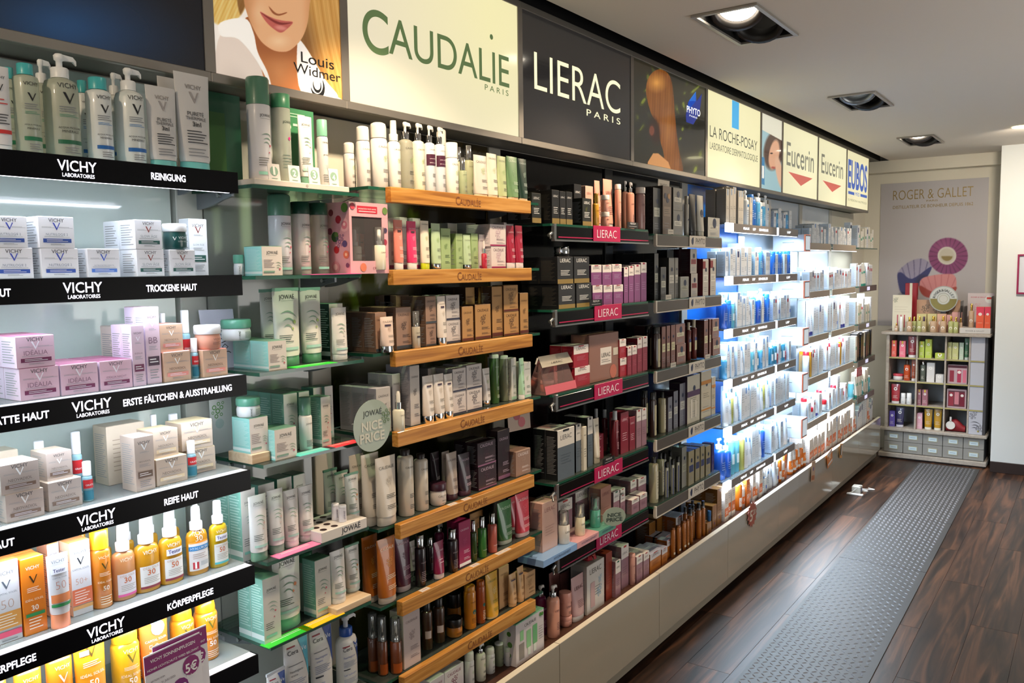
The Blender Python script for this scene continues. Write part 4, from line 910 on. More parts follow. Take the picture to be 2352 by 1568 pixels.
S('so2', 'white carton with orange lower half and pink strip', 'd8dade', p=[('T', 'VICHY', .5, .84, .66, '6a7078'), ('V', .5, .66, .36, '5a6470'), ('T', 'CAPITAL SOLEIL', .5, .60, .8, '7a8088'), ('T', '50', .5, .42, .5, 'b89a8a', -.02, .14), ('R', 0, 1, .17, .38, 'd99a4a'), ('L', .15, .85, .19, .36, 5, 'f6ecd8'), ('R', .02, .98, .07, .14, 'e05070'), ('L', .2, .8, .01, .05, 1, GY)], t='f08040', s='e8a070', dd=.04)
S('so3', 'white carton with coral panel behind the tester tube', 'dfe0e4', p=[('T', 'VICHY', .5, .84, .66, '6a7078'), ('V', .5, .68, .36, '30363c'), ('T', 'CAPITAL SOLEIL', .5, .62, .84, '8a8e96'), ('T', '50+', .5, .42, .6, 'c88a70', -.02, .14), ('R', 0, 1, .14, .36, 'd8704a'), ('L', .12, .88, .16, .34, 5, 'f6e0d8'), ('R', 0, 1, .08, .13, 'cf9a58')], t='f0a060', s='f0c8a8', dd=.04)
S('stt', 'white tester tube on peach cap with violet sticker', 'd9dade', 'ee9a70', [('T', 'VICHY', .5, .86, .7, '6a7480'), ('R', .1, .9, .68, .82, 'eef0f8'), ('T', 'Tester', .5, .71, .6, '3a3a80', .01), ('T', 'CAPITAL SOLEIL', .5, .60, .7, '6a7480'), ('T', '50', .5, .42, .5, 'c08070', -.02, .16), ('R', .05, .95, .20, .34, 'd8824e'), ('R', .05, .95, .13, .18, '2a8a4c')], coat=.4, cf=.20)
sun('sc1', 'orange sun mist can with yellow cap', 'cf7a1a', '5a4a1c', '50', 'f8ecd0', k='f0a818', coat=.6, cf=.25, cr=.9)
for nm, look, c, lab, bnd, tn in (('sp1', 'rosy sun spray bottle with pink-edged label', 'd8945c', 'e8e4e8', 'e060a0', ''), ('sp2', 'golden sun spray bottle with white label', 'd8981c', 'ecebe8', '8a3040', ''), ('sp3', 'yellow sun spray tester with white sticker', 'e0a418', 'ecebe8', '8a3040', 'Tester'), ('sp5', 'greenish yellow spray tester at row end', 'd8b418', 'e6e8e4', '50b8c0', 'Tester')):
    P = [('T', 'VICHY', .5, .80, .6, 'f8f0d8'), ('R', .05, .98, .12, .55, lab), ('T', 'IDÉAL SOLEIL', .52, .48, .7, 'c8a890'), ('T', '30' if tn == '' else '50', .5, .36, .32, 'd06a3a', .01, .11), ('L', .2, .9, .18, .32, 4, 'b0a8a0'), ('R', .05, .98, .08, .13, bnd)]
    if tn: P += [('R', .15, .9, .62, .76, 'f2f2f8'), ('T', 'Tester', .52, .66, .6, '3a3a80', .01)]
    S(nm, look, c, 'f4f4f4', P, trans=.2, coat=.7, bf=.66, sx=.62, cr=.52)
S('sp4', 'golden sun spray bottle hung with orange and white card', 'd8981c', 'f4f4f4', [('R', -.12, .98, .1, .72, 'eceaea'), ('R', -.12, .98, .72, 1., 'ea8428'), ('T', 'VICHY', .42, .90, .7, 'fff4e0'), ('T', '30', .42, .77, .34, 'fff4e0', .0, .12), ('R', -.12, .98, .56, .66, '2a86c8'), ('T', 'HYALURON', .42, .58, .86, 'eef6ff'), ('L', .1, .8, .36, .5, 3, 'c0a8a0'), ('R', .08, .36, .14, .30, 'c0303c'), ('T', '1', .22, .16, .14, 'ffffff', .03), ('R', .45, .85, .2, .3, 'b8bcc0')], trans=.2, coat=.7, bf=.66, sx=.62)
S('spb', 'golden spray bottle standing in back row', 'd8a020', 'f4f4f4', [('T', 'VICHY', .5, .7, .6, 'f8f0d8')], trans=.2, coat=.5, bf=.66, sx=.62)
sun('sb1', 'round-shouldered orange sun milk with white top', 'f09020', 'f6eee0', '', 'fdf4e4', k='f6f2ec', coat=.5, cf=.06, cr=.55, sx=.7)
sun('st1', 'flat orange sun tube with pale blue patch', 'f09c1e', '5a4418', '50', 'fdf4e4', [('R', .12, .42, .70, .76, '80c4e8')], k='f4a040', coat=.5, cf=.1)
sun('sc2', 'golden yellow sun spray can', 'e8b018', '7a7020', '50', 'fdf4e4', k='f0b820', coat=.6, cf=.2, cr=.9, dome=.6)
S('sk1', 'orange and white sun tube with pale blue splash', 'ef8030', 'f4a040', [('C', .6, .74, .26, '9cd4ea'), ('V', .5, .70, .4, 'f6f6f4'), ('T', 'CAPITAL SOLEIL', .5, .56, .8, 'fdf4e4'), ('T', '50+', .5, .40, .6, 'fdf0e0', -.02, .14), ('L', .2, .8, .1, .3, 5, 'fdf4e4')], coat=.4)
sun('sc3', 'amber sun spray bottle with green V', 'e89018', '7a7430', '50', 'fdf4e4', k='f0a018', coat=.6, cf=.2, cr=.85, dome=.8)
# green-white brand
JG = '8fc8b8'; JD = '5e8a72'
def jow(P=(), fl='c0556a', top=.8): return [('T', 'JOWAÉ', .5, top, .56, '1e2420'), ('L', .24, .76, top-.03, top-.02, 1, '60706a'), ('A', .55, .60, .75, '7a9a88'), ('C', .7, .47, .05, fl), ('C', .62, .38, .035, fl), ('L', .12, .6, .20, .32, 4, '6a6a66'), ('R', .1, .75, .09, .13, JG)]+list(P)
SL = dict(s='7fb8a8', t=JD, sp=(('R', 0, 1, .06, .14, 'dfeeea'), ('L', .12, .95, .2, .92, 18, 'c8e4dc')))
S('jb1', 'squat mint-sided carton with white front', 'd6cec6', p=[('T', 'JOWAÉ', .5, .74, .56, '1e2420'), ('L', .28, .72, .69, .71, 1, '60706a'), ('L', .08, .6, .26, .56, 6, '8a7a78'), ('A', .8, .42, .4, '6a8a6a'), ('C', .86, .22, .04, 'c0556a'), ('R', .06, .6, .1, .16, '7aa08c')], dd=.062, **{**SL, 's': '98d4cc'})
S('jb2', 'tall mint-sided carton with leaf sprig', 'd2cec6', p=jow(), dd=.045, **SL)
S('jb3', 'dark green-sided tall carton', 'cfc8bc', p=jow(), dd=.045, **{**SL, 's': '24483a'})
S('js1', 'large white aerosol with sage green cap', 'd8d8dc', '55846c', jow(top=.84), coat=.3, cf=.27, cr=1., dome=.25)
S('js2', 'white bottle with dark green cap and pink flower', 'd6d0c8', '1f4a3a', jow(fl='d0307a', top=.8), coat=.5, cf=.17, cr=1., dome=.05)
S('js3', 'clear toner bottle with dark green cap', 'b0b0aa', '2c5a44', jow(fl='d0307a', top=.8), coat=.6, cf=.17, cr=1., trans=.4, dome=.05)
S('js4', 'clear pale bottle with green cap', 'c2c8bc', '3f8460', [('T', 'JOWAÉ', .55, .8, .6, '22302a'), ('C', .62, .6, .09, 'c8307a'), ('L', .2, .8, .2, .4, 5, '708078')], coat=.6, cf=.16, cr=1., trans=.4, dome=.05)
S('js5', 'slim white tester spray with mint cap', 'd8d6d4', '7ab89a', [('T', 'JOWAÉ', .5, .62, .6, '22302a'), ('T', 'TESTER', .5, .86, .7, '4a5450'), ('L', .15, .8, .1, .26, 4, '707470'), ('A', .5, .42, .6, 'a8bcb0')], coat=.3, cf=.25, cr=.92)
S('js6', 'white pump bottle with sage cap', 'dcdcd8', '5f8f78', [('T', 'JOWAÉ', .5, .74, .6, '22302a'), ('L', .2, .85, .1, .3, 6, '3a4440')], coat=.3, cf=.34, cr=.9)
S('jj', 'white jar with sage green lid', 'e0e2e2', '5fa088', [('TV', 'JOWAÉ', .34, .45, .7, '30403a'), ('L', .5, .9, .2, .75, 5, '8a9a94')], lf=.42)
def jt(name, look, c, k, crimp=None, fl='d88a50', **o): S(name, look, c, k, [('T', 'JOWAÉ', .5, .84, .62, '262e2a'), ('L', .26, .74, .81, .82, 1, '60706a'), ('A', .5, .62, .85, '7fa08a'), ('C', .72, .5, .06, fl), ('C', .62, .4, .04, fl), ('L', .1, .6, .2, .32, 4, '50605a'), ('R', .1, .8, .09, .13, 'a8d0c4')], crimp=crimp, coat=.35, **o)
jt('jt1', 'large white tube with sprig and translucent green cap', 'dcdad2', '5f9a78', '7ab09a', 'a8c070', cf=.13)
jt('jt2', 'small white tester tube', 'dedad6', 'e4e4e0', None, 'e6dcd6', cf=.12)
jt('jt3', 'small white tube with green cap', 'deddda', '6fa088', None, 'd8c0b8', cf=.14)
jt('jt4', 'slim white tube with green crimp and orange flower', 'dedad4', 'd8e4de', '6fa088', 'd88a50', cf=.09)
jt('jt5', 'white tube with orange flowers and green base', 'dcdad4', '6fb090', '8fb8a4', 'e08850', cf=.16)
S('jlip', 'white lip balm stick with violet print', 'e6e4ec', 'f0f0f4', [('TV', 'JOWAÉ', .5, .5, .6, '5a4a6a')], cf=.16, cr=1., oname='lip_balm', cat='lip balm')
for nm, cc, l in (('cv1', '58b4cc', 'white tube with light blue swoosh'), ('cv2', '2c4c98', 'white tube with dark blue swoosh'), ('cv3', '2c4c98', 'small white tube with blue swoosh, low at left')):
    S(nm, l, 'dcd8d4', 'e2e0dc', [('R', .08, .42, .87, .89, '9a2030'), ('T', 'Cera', .32, .78, .44, '2a2c34'), ('P', ((.56, .95), (.70, .80), (.84, .62), (.96, .40), (.99, .95)), cc), ('T', 'Ve', .78, .78, .26, 'f4f8fc'), ('L', .1, .7, .62, .66, 1, GY), ('T', 'Feuchtigkeits-', .42, .55, .55, '6a78b8' if cc[0] == '2' else '3a3c44'), ('T', 'creme', .3, .50, .26, '6a78b8' if cc[0] == '2' else '3a3c44'), ('L', .1, .8, .34, .46, 5, '9aa0b8'), ('R', .1, .4, .29, .31, '3a3c44'), ('T', 'Baume', .3, .2, .28, '6a78b8'), ('T', 'Hydratant', .36, .15, .42, '6a78b8')], crimp='c8c8cc', coat=.3, cf=.08)
S('cvp', 'white lotion bottle with blue collar pump', 'e0dcd6', 'e4e4e6', [('R', .08, .42, .82, .84, '9a2030'), ('T', 'Cera', .32, .74, .44, '3a3c44'), ('P', ((.60, .88), (.74, .74), (.86, .58), (.95, .40), (.99, .88)), '2c4c98'), ('T', 'Ve', .80, .74, .26, 'f4f8fc'), ('T', 'Feuchtigkeits-', .42, .60, .6, '6a78b8'), ('L', .1, .8, .42, .54, 5, '9aa0b8'), ('R', .1, .4, .37, .39, '3a3c44'), ('T', 'Lait hydratant', .42, .26, .6, '6a78b8'), ('L', .1, .8, .1, .2, 4, '9aa0b8')], collar='1f4ca0', bf=.72, sx=.6, coat=.3)
# vine brand
def cau(name, look, c, k='f0efe8', tc='50504a', fl='9ab878', **o):
    tp = o.pop('tp', .80); S(name, look, c, k, [('T', 'CAUDALIE', .5, tp, .78, tc, -.005), ('F', .55, .58, .3, fl), ('L', .35, .9, .30, .38, 3, tc), ('L', .35, .9, .12, .2, 3, tc)]+list(o.pop('x', ())), **o)
cau('cf1', 'white foam bottle with frosted cap', 'e8e4dc', 'dcd6cc', coat=.3, cf=.24, cr=.93, dome=.5)
cau('cf2', 'slim white spray bottle with frosted cap', 'e8e4dc', 'dedad2', coat=.3, cf=.26, cr=.62)
cau('cp1', 'clear pump bottle with silver collar', 'c8c8b4', 'e6e4de', coat=.6, trans=.5, collar='chrome')
cau('cp2', 'cream pump bottle with silver collar', 'ece6cc', 'e6e4de', coat=.3, collar='chrome')
cau('cp3', 'pale pump bottle with purple offer band', 'd8dce0', 'e6e4de', coat=.3, collar='chrome', tp=.84, x=[('R', -.2, 1.2, .54, .76, '4a1c34'), ('T', 'OFFRE SPÉCIALE', .5, .66, .8, 'e8d8e0'), ('T', 'SPECIAL OFFER', .5, .58, .8, 'e8d8e0')])
cau('cs1', 'white mist can with white cap', 'f0ece2', 'efebe2', coat=.3, cf=.3, cr=.95)
cau('ce1', 'small pale green bottle with silver cap', 'b4c09a', 'chrome', coat=.5, trans=.25, cf=.34, cr=.62)
cau('ce2', 'tall pale green bottle with silver cap', 'c0c4a0', 'chrome', coat=.5, trans=.25, cf=.28, cr=.6)
cau('ct1', 'glossy white tube on pale wooden cap', 'd6cec2', 'wood', coat=.7, cf=.07)
cau('ct2', 'cream tube on pale wooden cap', 'dcd6c4', 'wood', fl='b8c8a0', coat=.4, cf=.07, tp=.86)
cau('ct3', 'light green tube on pale wooden cap', 'b4c090', 'wood', coat=.4, cf=.07, tp=.86)
cau('ct4', 'mid green tube on pale wooden cap', '6f9468', 'wood', tc='d0e0c8', fl='90b088', coat=.4, cf=.07, tp=.86)
cau('ct5', 'dark green tube on pale wooden cap', '1f3c30', 'wood', tc='c8d8d0', fl='a8c0b0', coat=.5, cf=.07, tp=.86)
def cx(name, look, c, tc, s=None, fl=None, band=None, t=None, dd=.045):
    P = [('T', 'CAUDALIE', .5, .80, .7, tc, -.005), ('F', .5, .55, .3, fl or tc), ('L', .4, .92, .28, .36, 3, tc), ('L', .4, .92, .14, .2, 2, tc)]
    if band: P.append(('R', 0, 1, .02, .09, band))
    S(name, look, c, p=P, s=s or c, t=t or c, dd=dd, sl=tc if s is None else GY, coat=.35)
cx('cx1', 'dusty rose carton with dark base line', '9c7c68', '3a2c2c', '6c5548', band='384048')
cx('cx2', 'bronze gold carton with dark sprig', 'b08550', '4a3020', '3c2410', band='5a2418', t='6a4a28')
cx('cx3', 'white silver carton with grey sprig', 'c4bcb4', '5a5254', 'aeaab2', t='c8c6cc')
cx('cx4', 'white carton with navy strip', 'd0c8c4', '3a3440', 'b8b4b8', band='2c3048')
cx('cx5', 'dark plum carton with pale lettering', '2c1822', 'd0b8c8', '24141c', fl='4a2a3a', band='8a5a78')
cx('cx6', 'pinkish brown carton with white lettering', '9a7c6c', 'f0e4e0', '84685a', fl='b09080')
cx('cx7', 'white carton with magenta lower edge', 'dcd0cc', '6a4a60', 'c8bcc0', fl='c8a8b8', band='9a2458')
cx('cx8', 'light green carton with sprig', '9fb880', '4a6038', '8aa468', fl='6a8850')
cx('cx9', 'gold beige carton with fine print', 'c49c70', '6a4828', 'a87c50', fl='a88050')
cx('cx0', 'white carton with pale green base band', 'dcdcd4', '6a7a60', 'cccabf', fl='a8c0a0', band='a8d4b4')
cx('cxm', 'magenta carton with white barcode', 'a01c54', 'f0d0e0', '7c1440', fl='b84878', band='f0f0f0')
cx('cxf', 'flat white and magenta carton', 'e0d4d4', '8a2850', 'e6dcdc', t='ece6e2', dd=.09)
cx('cxw', 'tall pearly carton with blossom print', 'c8b8b4', '8a7878', 'ccc8b0', dd=.05)
cau('cu1', 'salmon pink tube with white cap', 'e08878', 'f0ece8', 'f8e0d8', 'f4c8bc', coat=.4, cf=.14, x=[('R', .3, .7, .72, .76, '3a2a34')])
cau('cu2', 'hot pink tube with white cap', 'd8386c', 'f0ece8', 'f8d8e4', 'f0a0bc', coat=.4, cf=.14, x=[('R', .3, .7, .72, .76, '3a2a34')])
cau('cu3', 'cream tube with lime yellow cap', 'e8dcc8', 'd4dc20', coat=.4, cf=.13, tp=.9)
cau('cu4', 'pale green tube with silver cap', 'b4ccA4', 'chrome', coat=.4, cf=.12)
cau('cu5', 'crimson tube with white cap', 'a01838', 'f0e4e4', 'f4d0d8', 'e090a8', coat=.4, cf=.13)
cau('cu6', 'cream tester tube with silver cap', 'e6dcd2', 'chrome', fl='c8bcb0', coat=.35, cf=.15, x=[('R', .25, .7, .72, .76, '3a2a40')])
cau('cu7', 'small blush tester tube with silver cap', 'e2cabc', 'chrome', fl='c8b0a4', coat=.35, cf=.18, x=[('R', .2, .7, .68, .74, '3a2a40')])
cau('cu8', 'mint green pen tube with white tip', 'a8d4b0', 'e8ece8', coat=.3, cf=.12)
cau('cu9', 'white tube in back row', 'd8d2cc', 'chrome', coat=.3, cf=.15)
cau('cb1', 'clear green bottle with white base', '5c8a48', 'e8e8e0', 'd0e0c8', 'a0c090', coat=.6, trans=.3, cf=.08, cr=.98)
cau('cb2', 'clear toner bottle with green tint', 'aab090', 'e8e8e0', coat=.6, trans=.4, cf=.08, cr=.98)
S('cdr', 'glass serum dropper with milky fluid and rubber bulb', 'dcd8c4', 'f0ece0', [('T', 'CAUDALIE', .6, .7, .7, '5a4a40')], coat=.8, seg=24)
S('cdr2', 'small red serum dropper', 'b01838', 'e8d8d8', [('T', 'CAUDALIE', .5, .6, .7, 'f8d8e0')], coat=.8)
S('cai', 'serum bottle with clear over-cap', 'b0a898', 'chrome', [('T', 'CAUDALIE', .5, .7, .8, '3a3434'), ('R', .2, .8, .5, .58, '2c2430')], coat=.7)
S('cai2', 'glass face cream pump under clear cap', 'e4dcc4', 'e8e8e4', [('T', 'CAUDALIE', .6, .68, .7, '6a4a30')], coat=.7)
cau('cw1', 'large off-white body tube standing on pale cap', 'd8cec0', 'cfc6ba', fl='d0c6b8', coat=.25, cf=.13, tp=.80)
cau('cw2', 'cream body bottle with dark cap', 'dcd2c2', '241a1c', fl='c8bcac', coat=.3, cf=.09, cr=.6)
cau('cw3', 'white jar with plum lid', 'dcd4cc', '3c1c2c', fl='dcd4cc', lf=.34, tp=.6)
cau('cw4', 'taupe tube with plum cap', 'a8988c', '3c1c2c', tc='50404a', fl='b8a89c', coat=.3, cf=.13)
cau('cw5', 'dark plum tube with plum cap', '2c1a26', '4a2a3c', tc='c8b0c0', fl='4a3040', coat=.4, cf=.13)
cau('ca1', 'amber shower gel tube with frosted cap', 'b8661c', 'c8b8a8', tc='f0e4cc', fl='e0a050', coat=.6, cf=.1)
cau('ca2', 'dark purple shower gel tube with frosted cap', '4c1430', 'b8a8a8', tc='c898a8', fl='6a2440', coat=.6, cf=.1)
cau('ca3', 'green shower gel tube with frosted cap', '2f6a34', 'b8c0b0', tc='c8e0c8', fl='4a8a50', coat=.6, cf=.1)
cau('ca4', 'raspberry red shower gel tube with frosted cap', 'c8384c', 'd8b8b8', tc='f8d8d8', fl='e07080', coat=.6, cf=.1)
cau('ca5', 'sunny yellow tube with white upper part', 'd8a428', 'd8c080', tc='708030', fl='f0e0a0', coat=.5, cf=.05)
S('cd1', 'near-black bottle with silver cap', '1c0a14', 'chrome', [('T', 'CAUDALIE', .5, .6, .7, 'b0a0a8'), ('L', .2, .8, .12, .4, 6, '9a8a92')], coat=.7, cf=.24, cr=.7)
S('cd2', 'small magenta tube with clear cap', '8a1c48', 'd0c8c8', [('T', 'CAUDALIE', .5, .7, .8, 'f0d0dc'), ('L', .3, .8, .3, .5, 2, 'f0d0dc')], coat=.5, cf=.14)
S('cm1', 'slim green scent mist with silver nozzle', '4c9a48', 'chrome', [('T', 'CAUDALIE', .5, .25, .7, 'e8f4e0')], coat=.8, trans=.4, cf=.28, cr=.6)
S('cm2', 'slim pink scent mist with silver nozzle', 'e07a6c', 'chrome', [('T', 'CAUDALIE', .5, .25, .7, 'fff0f0')], coat=.8, trans=.4, cf=.28, cr=.6)
S('cm3', 'slim dark green mist bottle', '35501c', 'chrome', [('T', 'CAUDALIE', .5, .25, .7, 'c0c8a0')], coat=.8, trans=.3, cf=.28, cr=.6)
S('co1', 'amber scent bottle under clear cap', '6a3414', 'chrome', [('T', 'CAUDALIE', .5, .25, .7, 'e0c0a0'), ('R', -.2, 1.2, .04, .34, 'a04a10')], coat=.8)
S('co2', 'dark golden oil bottle with black cap', '3c2008', '141010', [('R', -.1, .5, .3, .5, 'cbbcb0')], coat=.8, cf=.2, cr=.7)
S('co3', 'amber jar with black lid', 'b0701c', '140f0c', [('L', .2, .8, .3, .5, 2, '3a2010')], coat=.6, lf=.45)
S('co4', 'bright golden oil bottle with teal heart', 'd8881c', 'd89030', [('C', .5, .45, .2, '2a6a60'), ('T', 'CAUDALIE', .5, .7, .7, '5a3410'), ('L', .2, .8, .15, .3, 4, '7a4a18')], coat=.7, cf=.12, cr=.9)
S('co5', 'rust orange oil bottle with teal heart', 'a84c14', 'b05a1c', [('C', .5, .5, .2, '2a6a60'), ('L', .3, .8, .1, .36, 6, 'f0e0c8')], coat=.7, cf=.12, cr=.9)
cau('cg1', 'slim gold beige tester tube', 'c8a070', 'c09868', tc='6a4828', fl='b08a5c', coat=.3, cf=.1, x=[('R', .2, .8, .76, .8, '3a2a40')])
S('cst', 'white lip stick with green cap', 'e8e4e0', 'd8e4d0', [('L', .2, .8, .1, .7, 8, '8a8a84')], cf=.25, cr=1., oname='lip_stick', cat='lip balm')
# black and pink brand
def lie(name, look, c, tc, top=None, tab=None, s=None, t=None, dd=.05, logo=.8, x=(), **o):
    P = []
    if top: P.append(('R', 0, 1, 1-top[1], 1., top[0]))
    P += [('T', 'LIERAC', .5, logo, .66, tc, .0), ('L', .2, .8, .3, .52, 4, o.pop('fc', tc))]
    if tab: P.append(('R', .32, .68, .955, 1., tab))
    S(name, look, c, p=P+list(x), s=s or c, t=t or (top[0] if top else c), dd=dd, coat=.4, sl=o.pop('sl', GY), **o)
gold = ('R', 0, 1, 0., .17, '8a7440')
lie('lb1', 'black and gold carton with white lettering', '14161a', 'e8e8e4', x=[gold], s='101216', dd=.05, sl='4a463c')
lie('lb2', 'cellophane-wrapped black and gold carton', '24262a', 'e8e8e4', x=[gold], s='0e1012', dd=.075, sl='3c3a34')
lie('lb3', 'dark green black carton with gold base', '1a1e1a', 'e8e8e4', x=[gold, ('F', .4, .6, .2, '6a7030')])
lie('lp1', 'mauve carton with white top', '85457c', '3a3440', ('e0d8d4', .36), 'a02848', s='6a3464', sl='b890b0', fc='b08ab0')
lie('lp2', 'tall mauve carton with white top', '7f4478', '3a3440', ('dcd4d0', .26), 'a02848', s='5a3458', fc='a884a8')
lie('lr1', 'crimson carton with white top', 'a01c30', '3a2c34', ('e4dcd6', .38), 'a81c34', s='8c1828', sl='c04858', fc='c86878')
lie('lr2', 'tall wine red carton with white top', '862038', '3a2c34', ('d8d0cc', .3), 'a81c34', s='6c1828', fc='b05868')
lie('lr3', 'wine red carton with pale lettering', '801c30', 'e0b8c0', s='6c1828')
lie('lg1', 'grey-blue and white carton', '5c6872', '3a3c44', ('d8d2c8', .34), '2a2c30', s='18181a', t='e0dcd4', sl='8a8a8a', fc='48525c')
lie('lg2', 'cream slim carton leaning', 'd8d0bc', '4a4844', s='c8c0b0')
lie('lk1', 'brownish pink tall carton', 'a87868', '7a4848', s='8c6258', fc='8a5a50')
lie('lk2', 'blush pink carton standing at left', 'd0a898', 'a07068', s='c49c8c', t='dcb8a8', fc='b08878')
lie('lm1', 'dusty mauve carton with white top and tab', '96707c', '4a4448', ('dcd6d0', .3), 'b04040', s='8c6870', fc='7a5660')
lie('lm2', 'dusty mauve carton with green tab', '96707c', '4a4448', ('dcd6d0', .34), '2c6a50', s='8c6870', fc='7a5660')
lie('lo1', 'orange-brown carton with white top', 'a8601c', '4a4444', ('c8c4c8', .34), 'a82c1c', s='985418', t='c4c8dc', fc='7a4010')
lie('lw1', 'large white gift carton with blue blossoms', 'cfcac4', '5a5650', s='a8a29a', t='b8b2a8', x=[('F', .7, .35, .25, '6aa0c0'), ('F', .75, .6, .18, '8ab4cc'), ('R', .2, .45, .1, .62, 'c0a0a0')], dd=.07)
lie('lq1', 'tall copper red carton', '8c3420', 'a85a48', s='6c2418')
def lt(name, look, c, k, tc='6a4444', **o): S(name, look, c, k, [('T', 'LIERAC', .5, .66, .7, tc), ('L', .3, .85, .2, .4, 5, tc)], coat=.4, **o)
lt('lt1', 'pink tube with clear cap', 'd89c88', 'c8c0b8', cf=.1); lt('lt2', 'tall pink bottle with white cap', 'd89c88', 'e4dcd4', cf=.12, cr=.95)
lt('lt3', 'rosy clear toner bottle with white cap', 'a88480', 'e0d8d0', cf=.15, cr=.8, trans=.3, sx=.7); lt('ltp', 'pink pump bottle with silver collar', 'dc9c84', 'e4e0dc', collar='chrome', bf=.78)
lt('ltm', 'magenta pump bottle with silver collar', '8c2058', 'e4e0dc', 'f0c0d8', collar='chrome', bf=.78, trans=.15)
lt('lj', 'pink jar with white lid', 'dfa08c', 'e8e2dc', lf=.3); lt('ljp', 'salmon pink wide jar', 'dd9c8a', 'e0a090', lf=.42)
lt('lgo', 'golden oil bottle with gold cap', 'd09a20', 'gold', '8a6010', cf=.3, cr=.62, trans=.15, sx=.7)
lt('lmet', 'jar with chrome lid standing on carton', '101010', 'chrome', lf=.75)
lt('lrs', 'wine red spray bottle with clear cap', '70202c', 'c8ccd0', 'e0b0b8', cf=.2, cr=.6, trans=.2)
lt('lbt', 'pale mauve body tube on white cap', 'c09c9c', 'e4dcd4', cf=.12); lt('lbd', 'dim rosewood body tube behind', '7a4c48', '8a5c58', cf=.1)
lt('lpb', 'slim pink bottle with matching cap', 'd8a090', 'd8a090', cf=.1, cr=1.)
for nm, c, k, l in (('la1', 'd8d0c4', 'e4dccc', 'white serum bottle under clear cap'), ('la2', 'dcd4b4', 'd8d0b8', 'cream serum bottle under clear cap'), ('la3', '4c9c84', '3c8c78', 'teal serum bottle under clear cap')): S(nm, l, c, k, [('T', 'LIERAC', .5, .6, .7, '2a2c2c')], coat=.6)
S('lwt', 'cream tube leaning behind cartons', 'd8cdb8', 'd8cdb8', [('T', 'LIERAC', .5, .8, .7, '5a5450')], coat=.3)
# leaf brand
def phy(name, look, c, s, patch, t=None, dd=.05, x=(), **o):
    S(name, look, c, p=[('R', .12, .88, .38, .58, patch), ('L', .2, .8, .42, .54, 3, '4a4a44'), ('C', .55, .72, .10 if dd > .06 else .15, '24304c'), ('L', .2, .8, .1, .26, 3, GY)]+list(x), s=s, t=t or s, dd=dd, coat=.4, sl='3a3a3e', **o)
phy('pb1', 'glossy black-sided carton with pale label', '4a4c4c', '0c0c0e', 'b8b8a8'); phy('pb2', 'brown hair colour carton with two dots', '6a584c', '38302a', '8a7a6c', x=[('C', .3, .8, .14, '2c3450'), ('C', .7, .8, .14, 'b08860')])
phy('pg1', 'grey and silver hair care carton', '7a7872', '3a3834', 'c8c4b8'); phy('pw1', 'white carton with leaf emblem', 'b8b4a8', '2c2c30', 'd0ccbe')
phy('pw2', 'white and burgundy carton with leaf', 'c4bcb0', '6a2028', 'e0dcd0', x=[('R', 0, .45, .75, .95, '8a2830')]); phy('pp1', 'plum-sided carton with white front', 'b0a8a0', '300818', '8a3440')
phy('pr1', 'reddish brown carton with cream label', '7c5048', '3c1814', 'cfc8a0'); phy('pr2', 'pinkish brown carton with cream label', '906860', '5a2c24', 'd4ccb0')
phy('pu1', 'grey carton in violet case', '6c6c78', '2c1c2c', 'b8b8b0'); phy('pc1', 'large cream carton with purple band', 'c0b8a4', '3c2c3c', 'c0b8a4', x=[('R', 0, 1, .56, .68, '4a2c50'), ('R', .25, .4, .1, .5, 'd8d0c0'), ('R', .6, .72, .1, .46, 'd8d0c0')], dd=.09)
phy('pc2', 'large cream carton with orange bands', 'c2b8a0', '8c8470', 'c2b8a0', x=[('R', 0, 1, .72, .80, 'c88430'), ('R', 0, 1, .16, .19, 'c88430')], dd=.09)
phy('ps1', 'silver grey carton with dark oval', '8c8c84', '64645c', 'a0a090'); phy('ps2', 'gold grey carton with blue oval', '948c70', '6c664c', '2a3868'); phy('pv1', 'violet slim carton', '2c2468', '201850', '3c3480')
S('pt1', 'cream shampoo bottle with black cap', 'b0a888', '121212', [('R', .2, .95, .1, .8, 'c4bda4'), ('C', .6, .25, .1, '24304c'), ('L', .35, .8, .35, .7, 5, '6a6650')], coat=.5, cf=.14, cr=.5)
S('pt2', 'dark brown shampoo bottle with black cap and cream label', '2c1008', '101010', [('R', .25, 1, .05, .85, 'b8ae8c'), ('C', .65, .2, .1, '24304c')], coat=.6, cf=.16, cr=.92, sx=.7)
S('pt3', 'slim white bottle with black cap and navy side', 'a8a898', '101010', [('R', .0, .3, 0, .9, '1c2860'), ('C', .62, .25, .14, '24304c')], coat=.5, cf=.16, cr=.8, sx=.7)
S('pt4', 'amber red bottle with cream cap', '601810', 'c8bca4', [('R', .1, .9, .3, .6, 'c8be98'), ('R', .1, .9, .6, .7, '2a3470')], coat=.6, cf=.2, cr=.6)
S('pt5', 'black tube leaning beside pale one', '14161a', '101012', [], coat=.3); S('pt6', 'white tube with leaf emblem', 'bcb8ac', 'b0ac9c', [('C', .5, .5, .25, '24304c')], coat=.3)
S('pn1', 'amber hair oil bottle with black cap and silver ring', 'a8621c', '141414', [('L', .2, .8, .1, .7, 8, '7a4410')], coat=.7, trans=.15, cf=.2, cr=.66, ring='chrome')
S('pn2', 'bronze tube with white ring mark', '9a5a1c', '7a4412', [('R', .1, .9, .12, .2, 'c8b8a0'), ('L', .2, .8, .3, .8, 5, '7a4410')], coat=.5, cf=.05)
S('pbx', 'bronze brown carton', '8a5a20', p=[('L', .2, .8, .2, .7, 6, '6a4214'), ('C', .5, .2, .12, '5a3c60')], s='6a4418', t='94682c', dd=.07, coat=.3)
S('pbl', 'small blue jar among bronze cartons', '1c4c7c', '1c5c94', [], lf=.5)
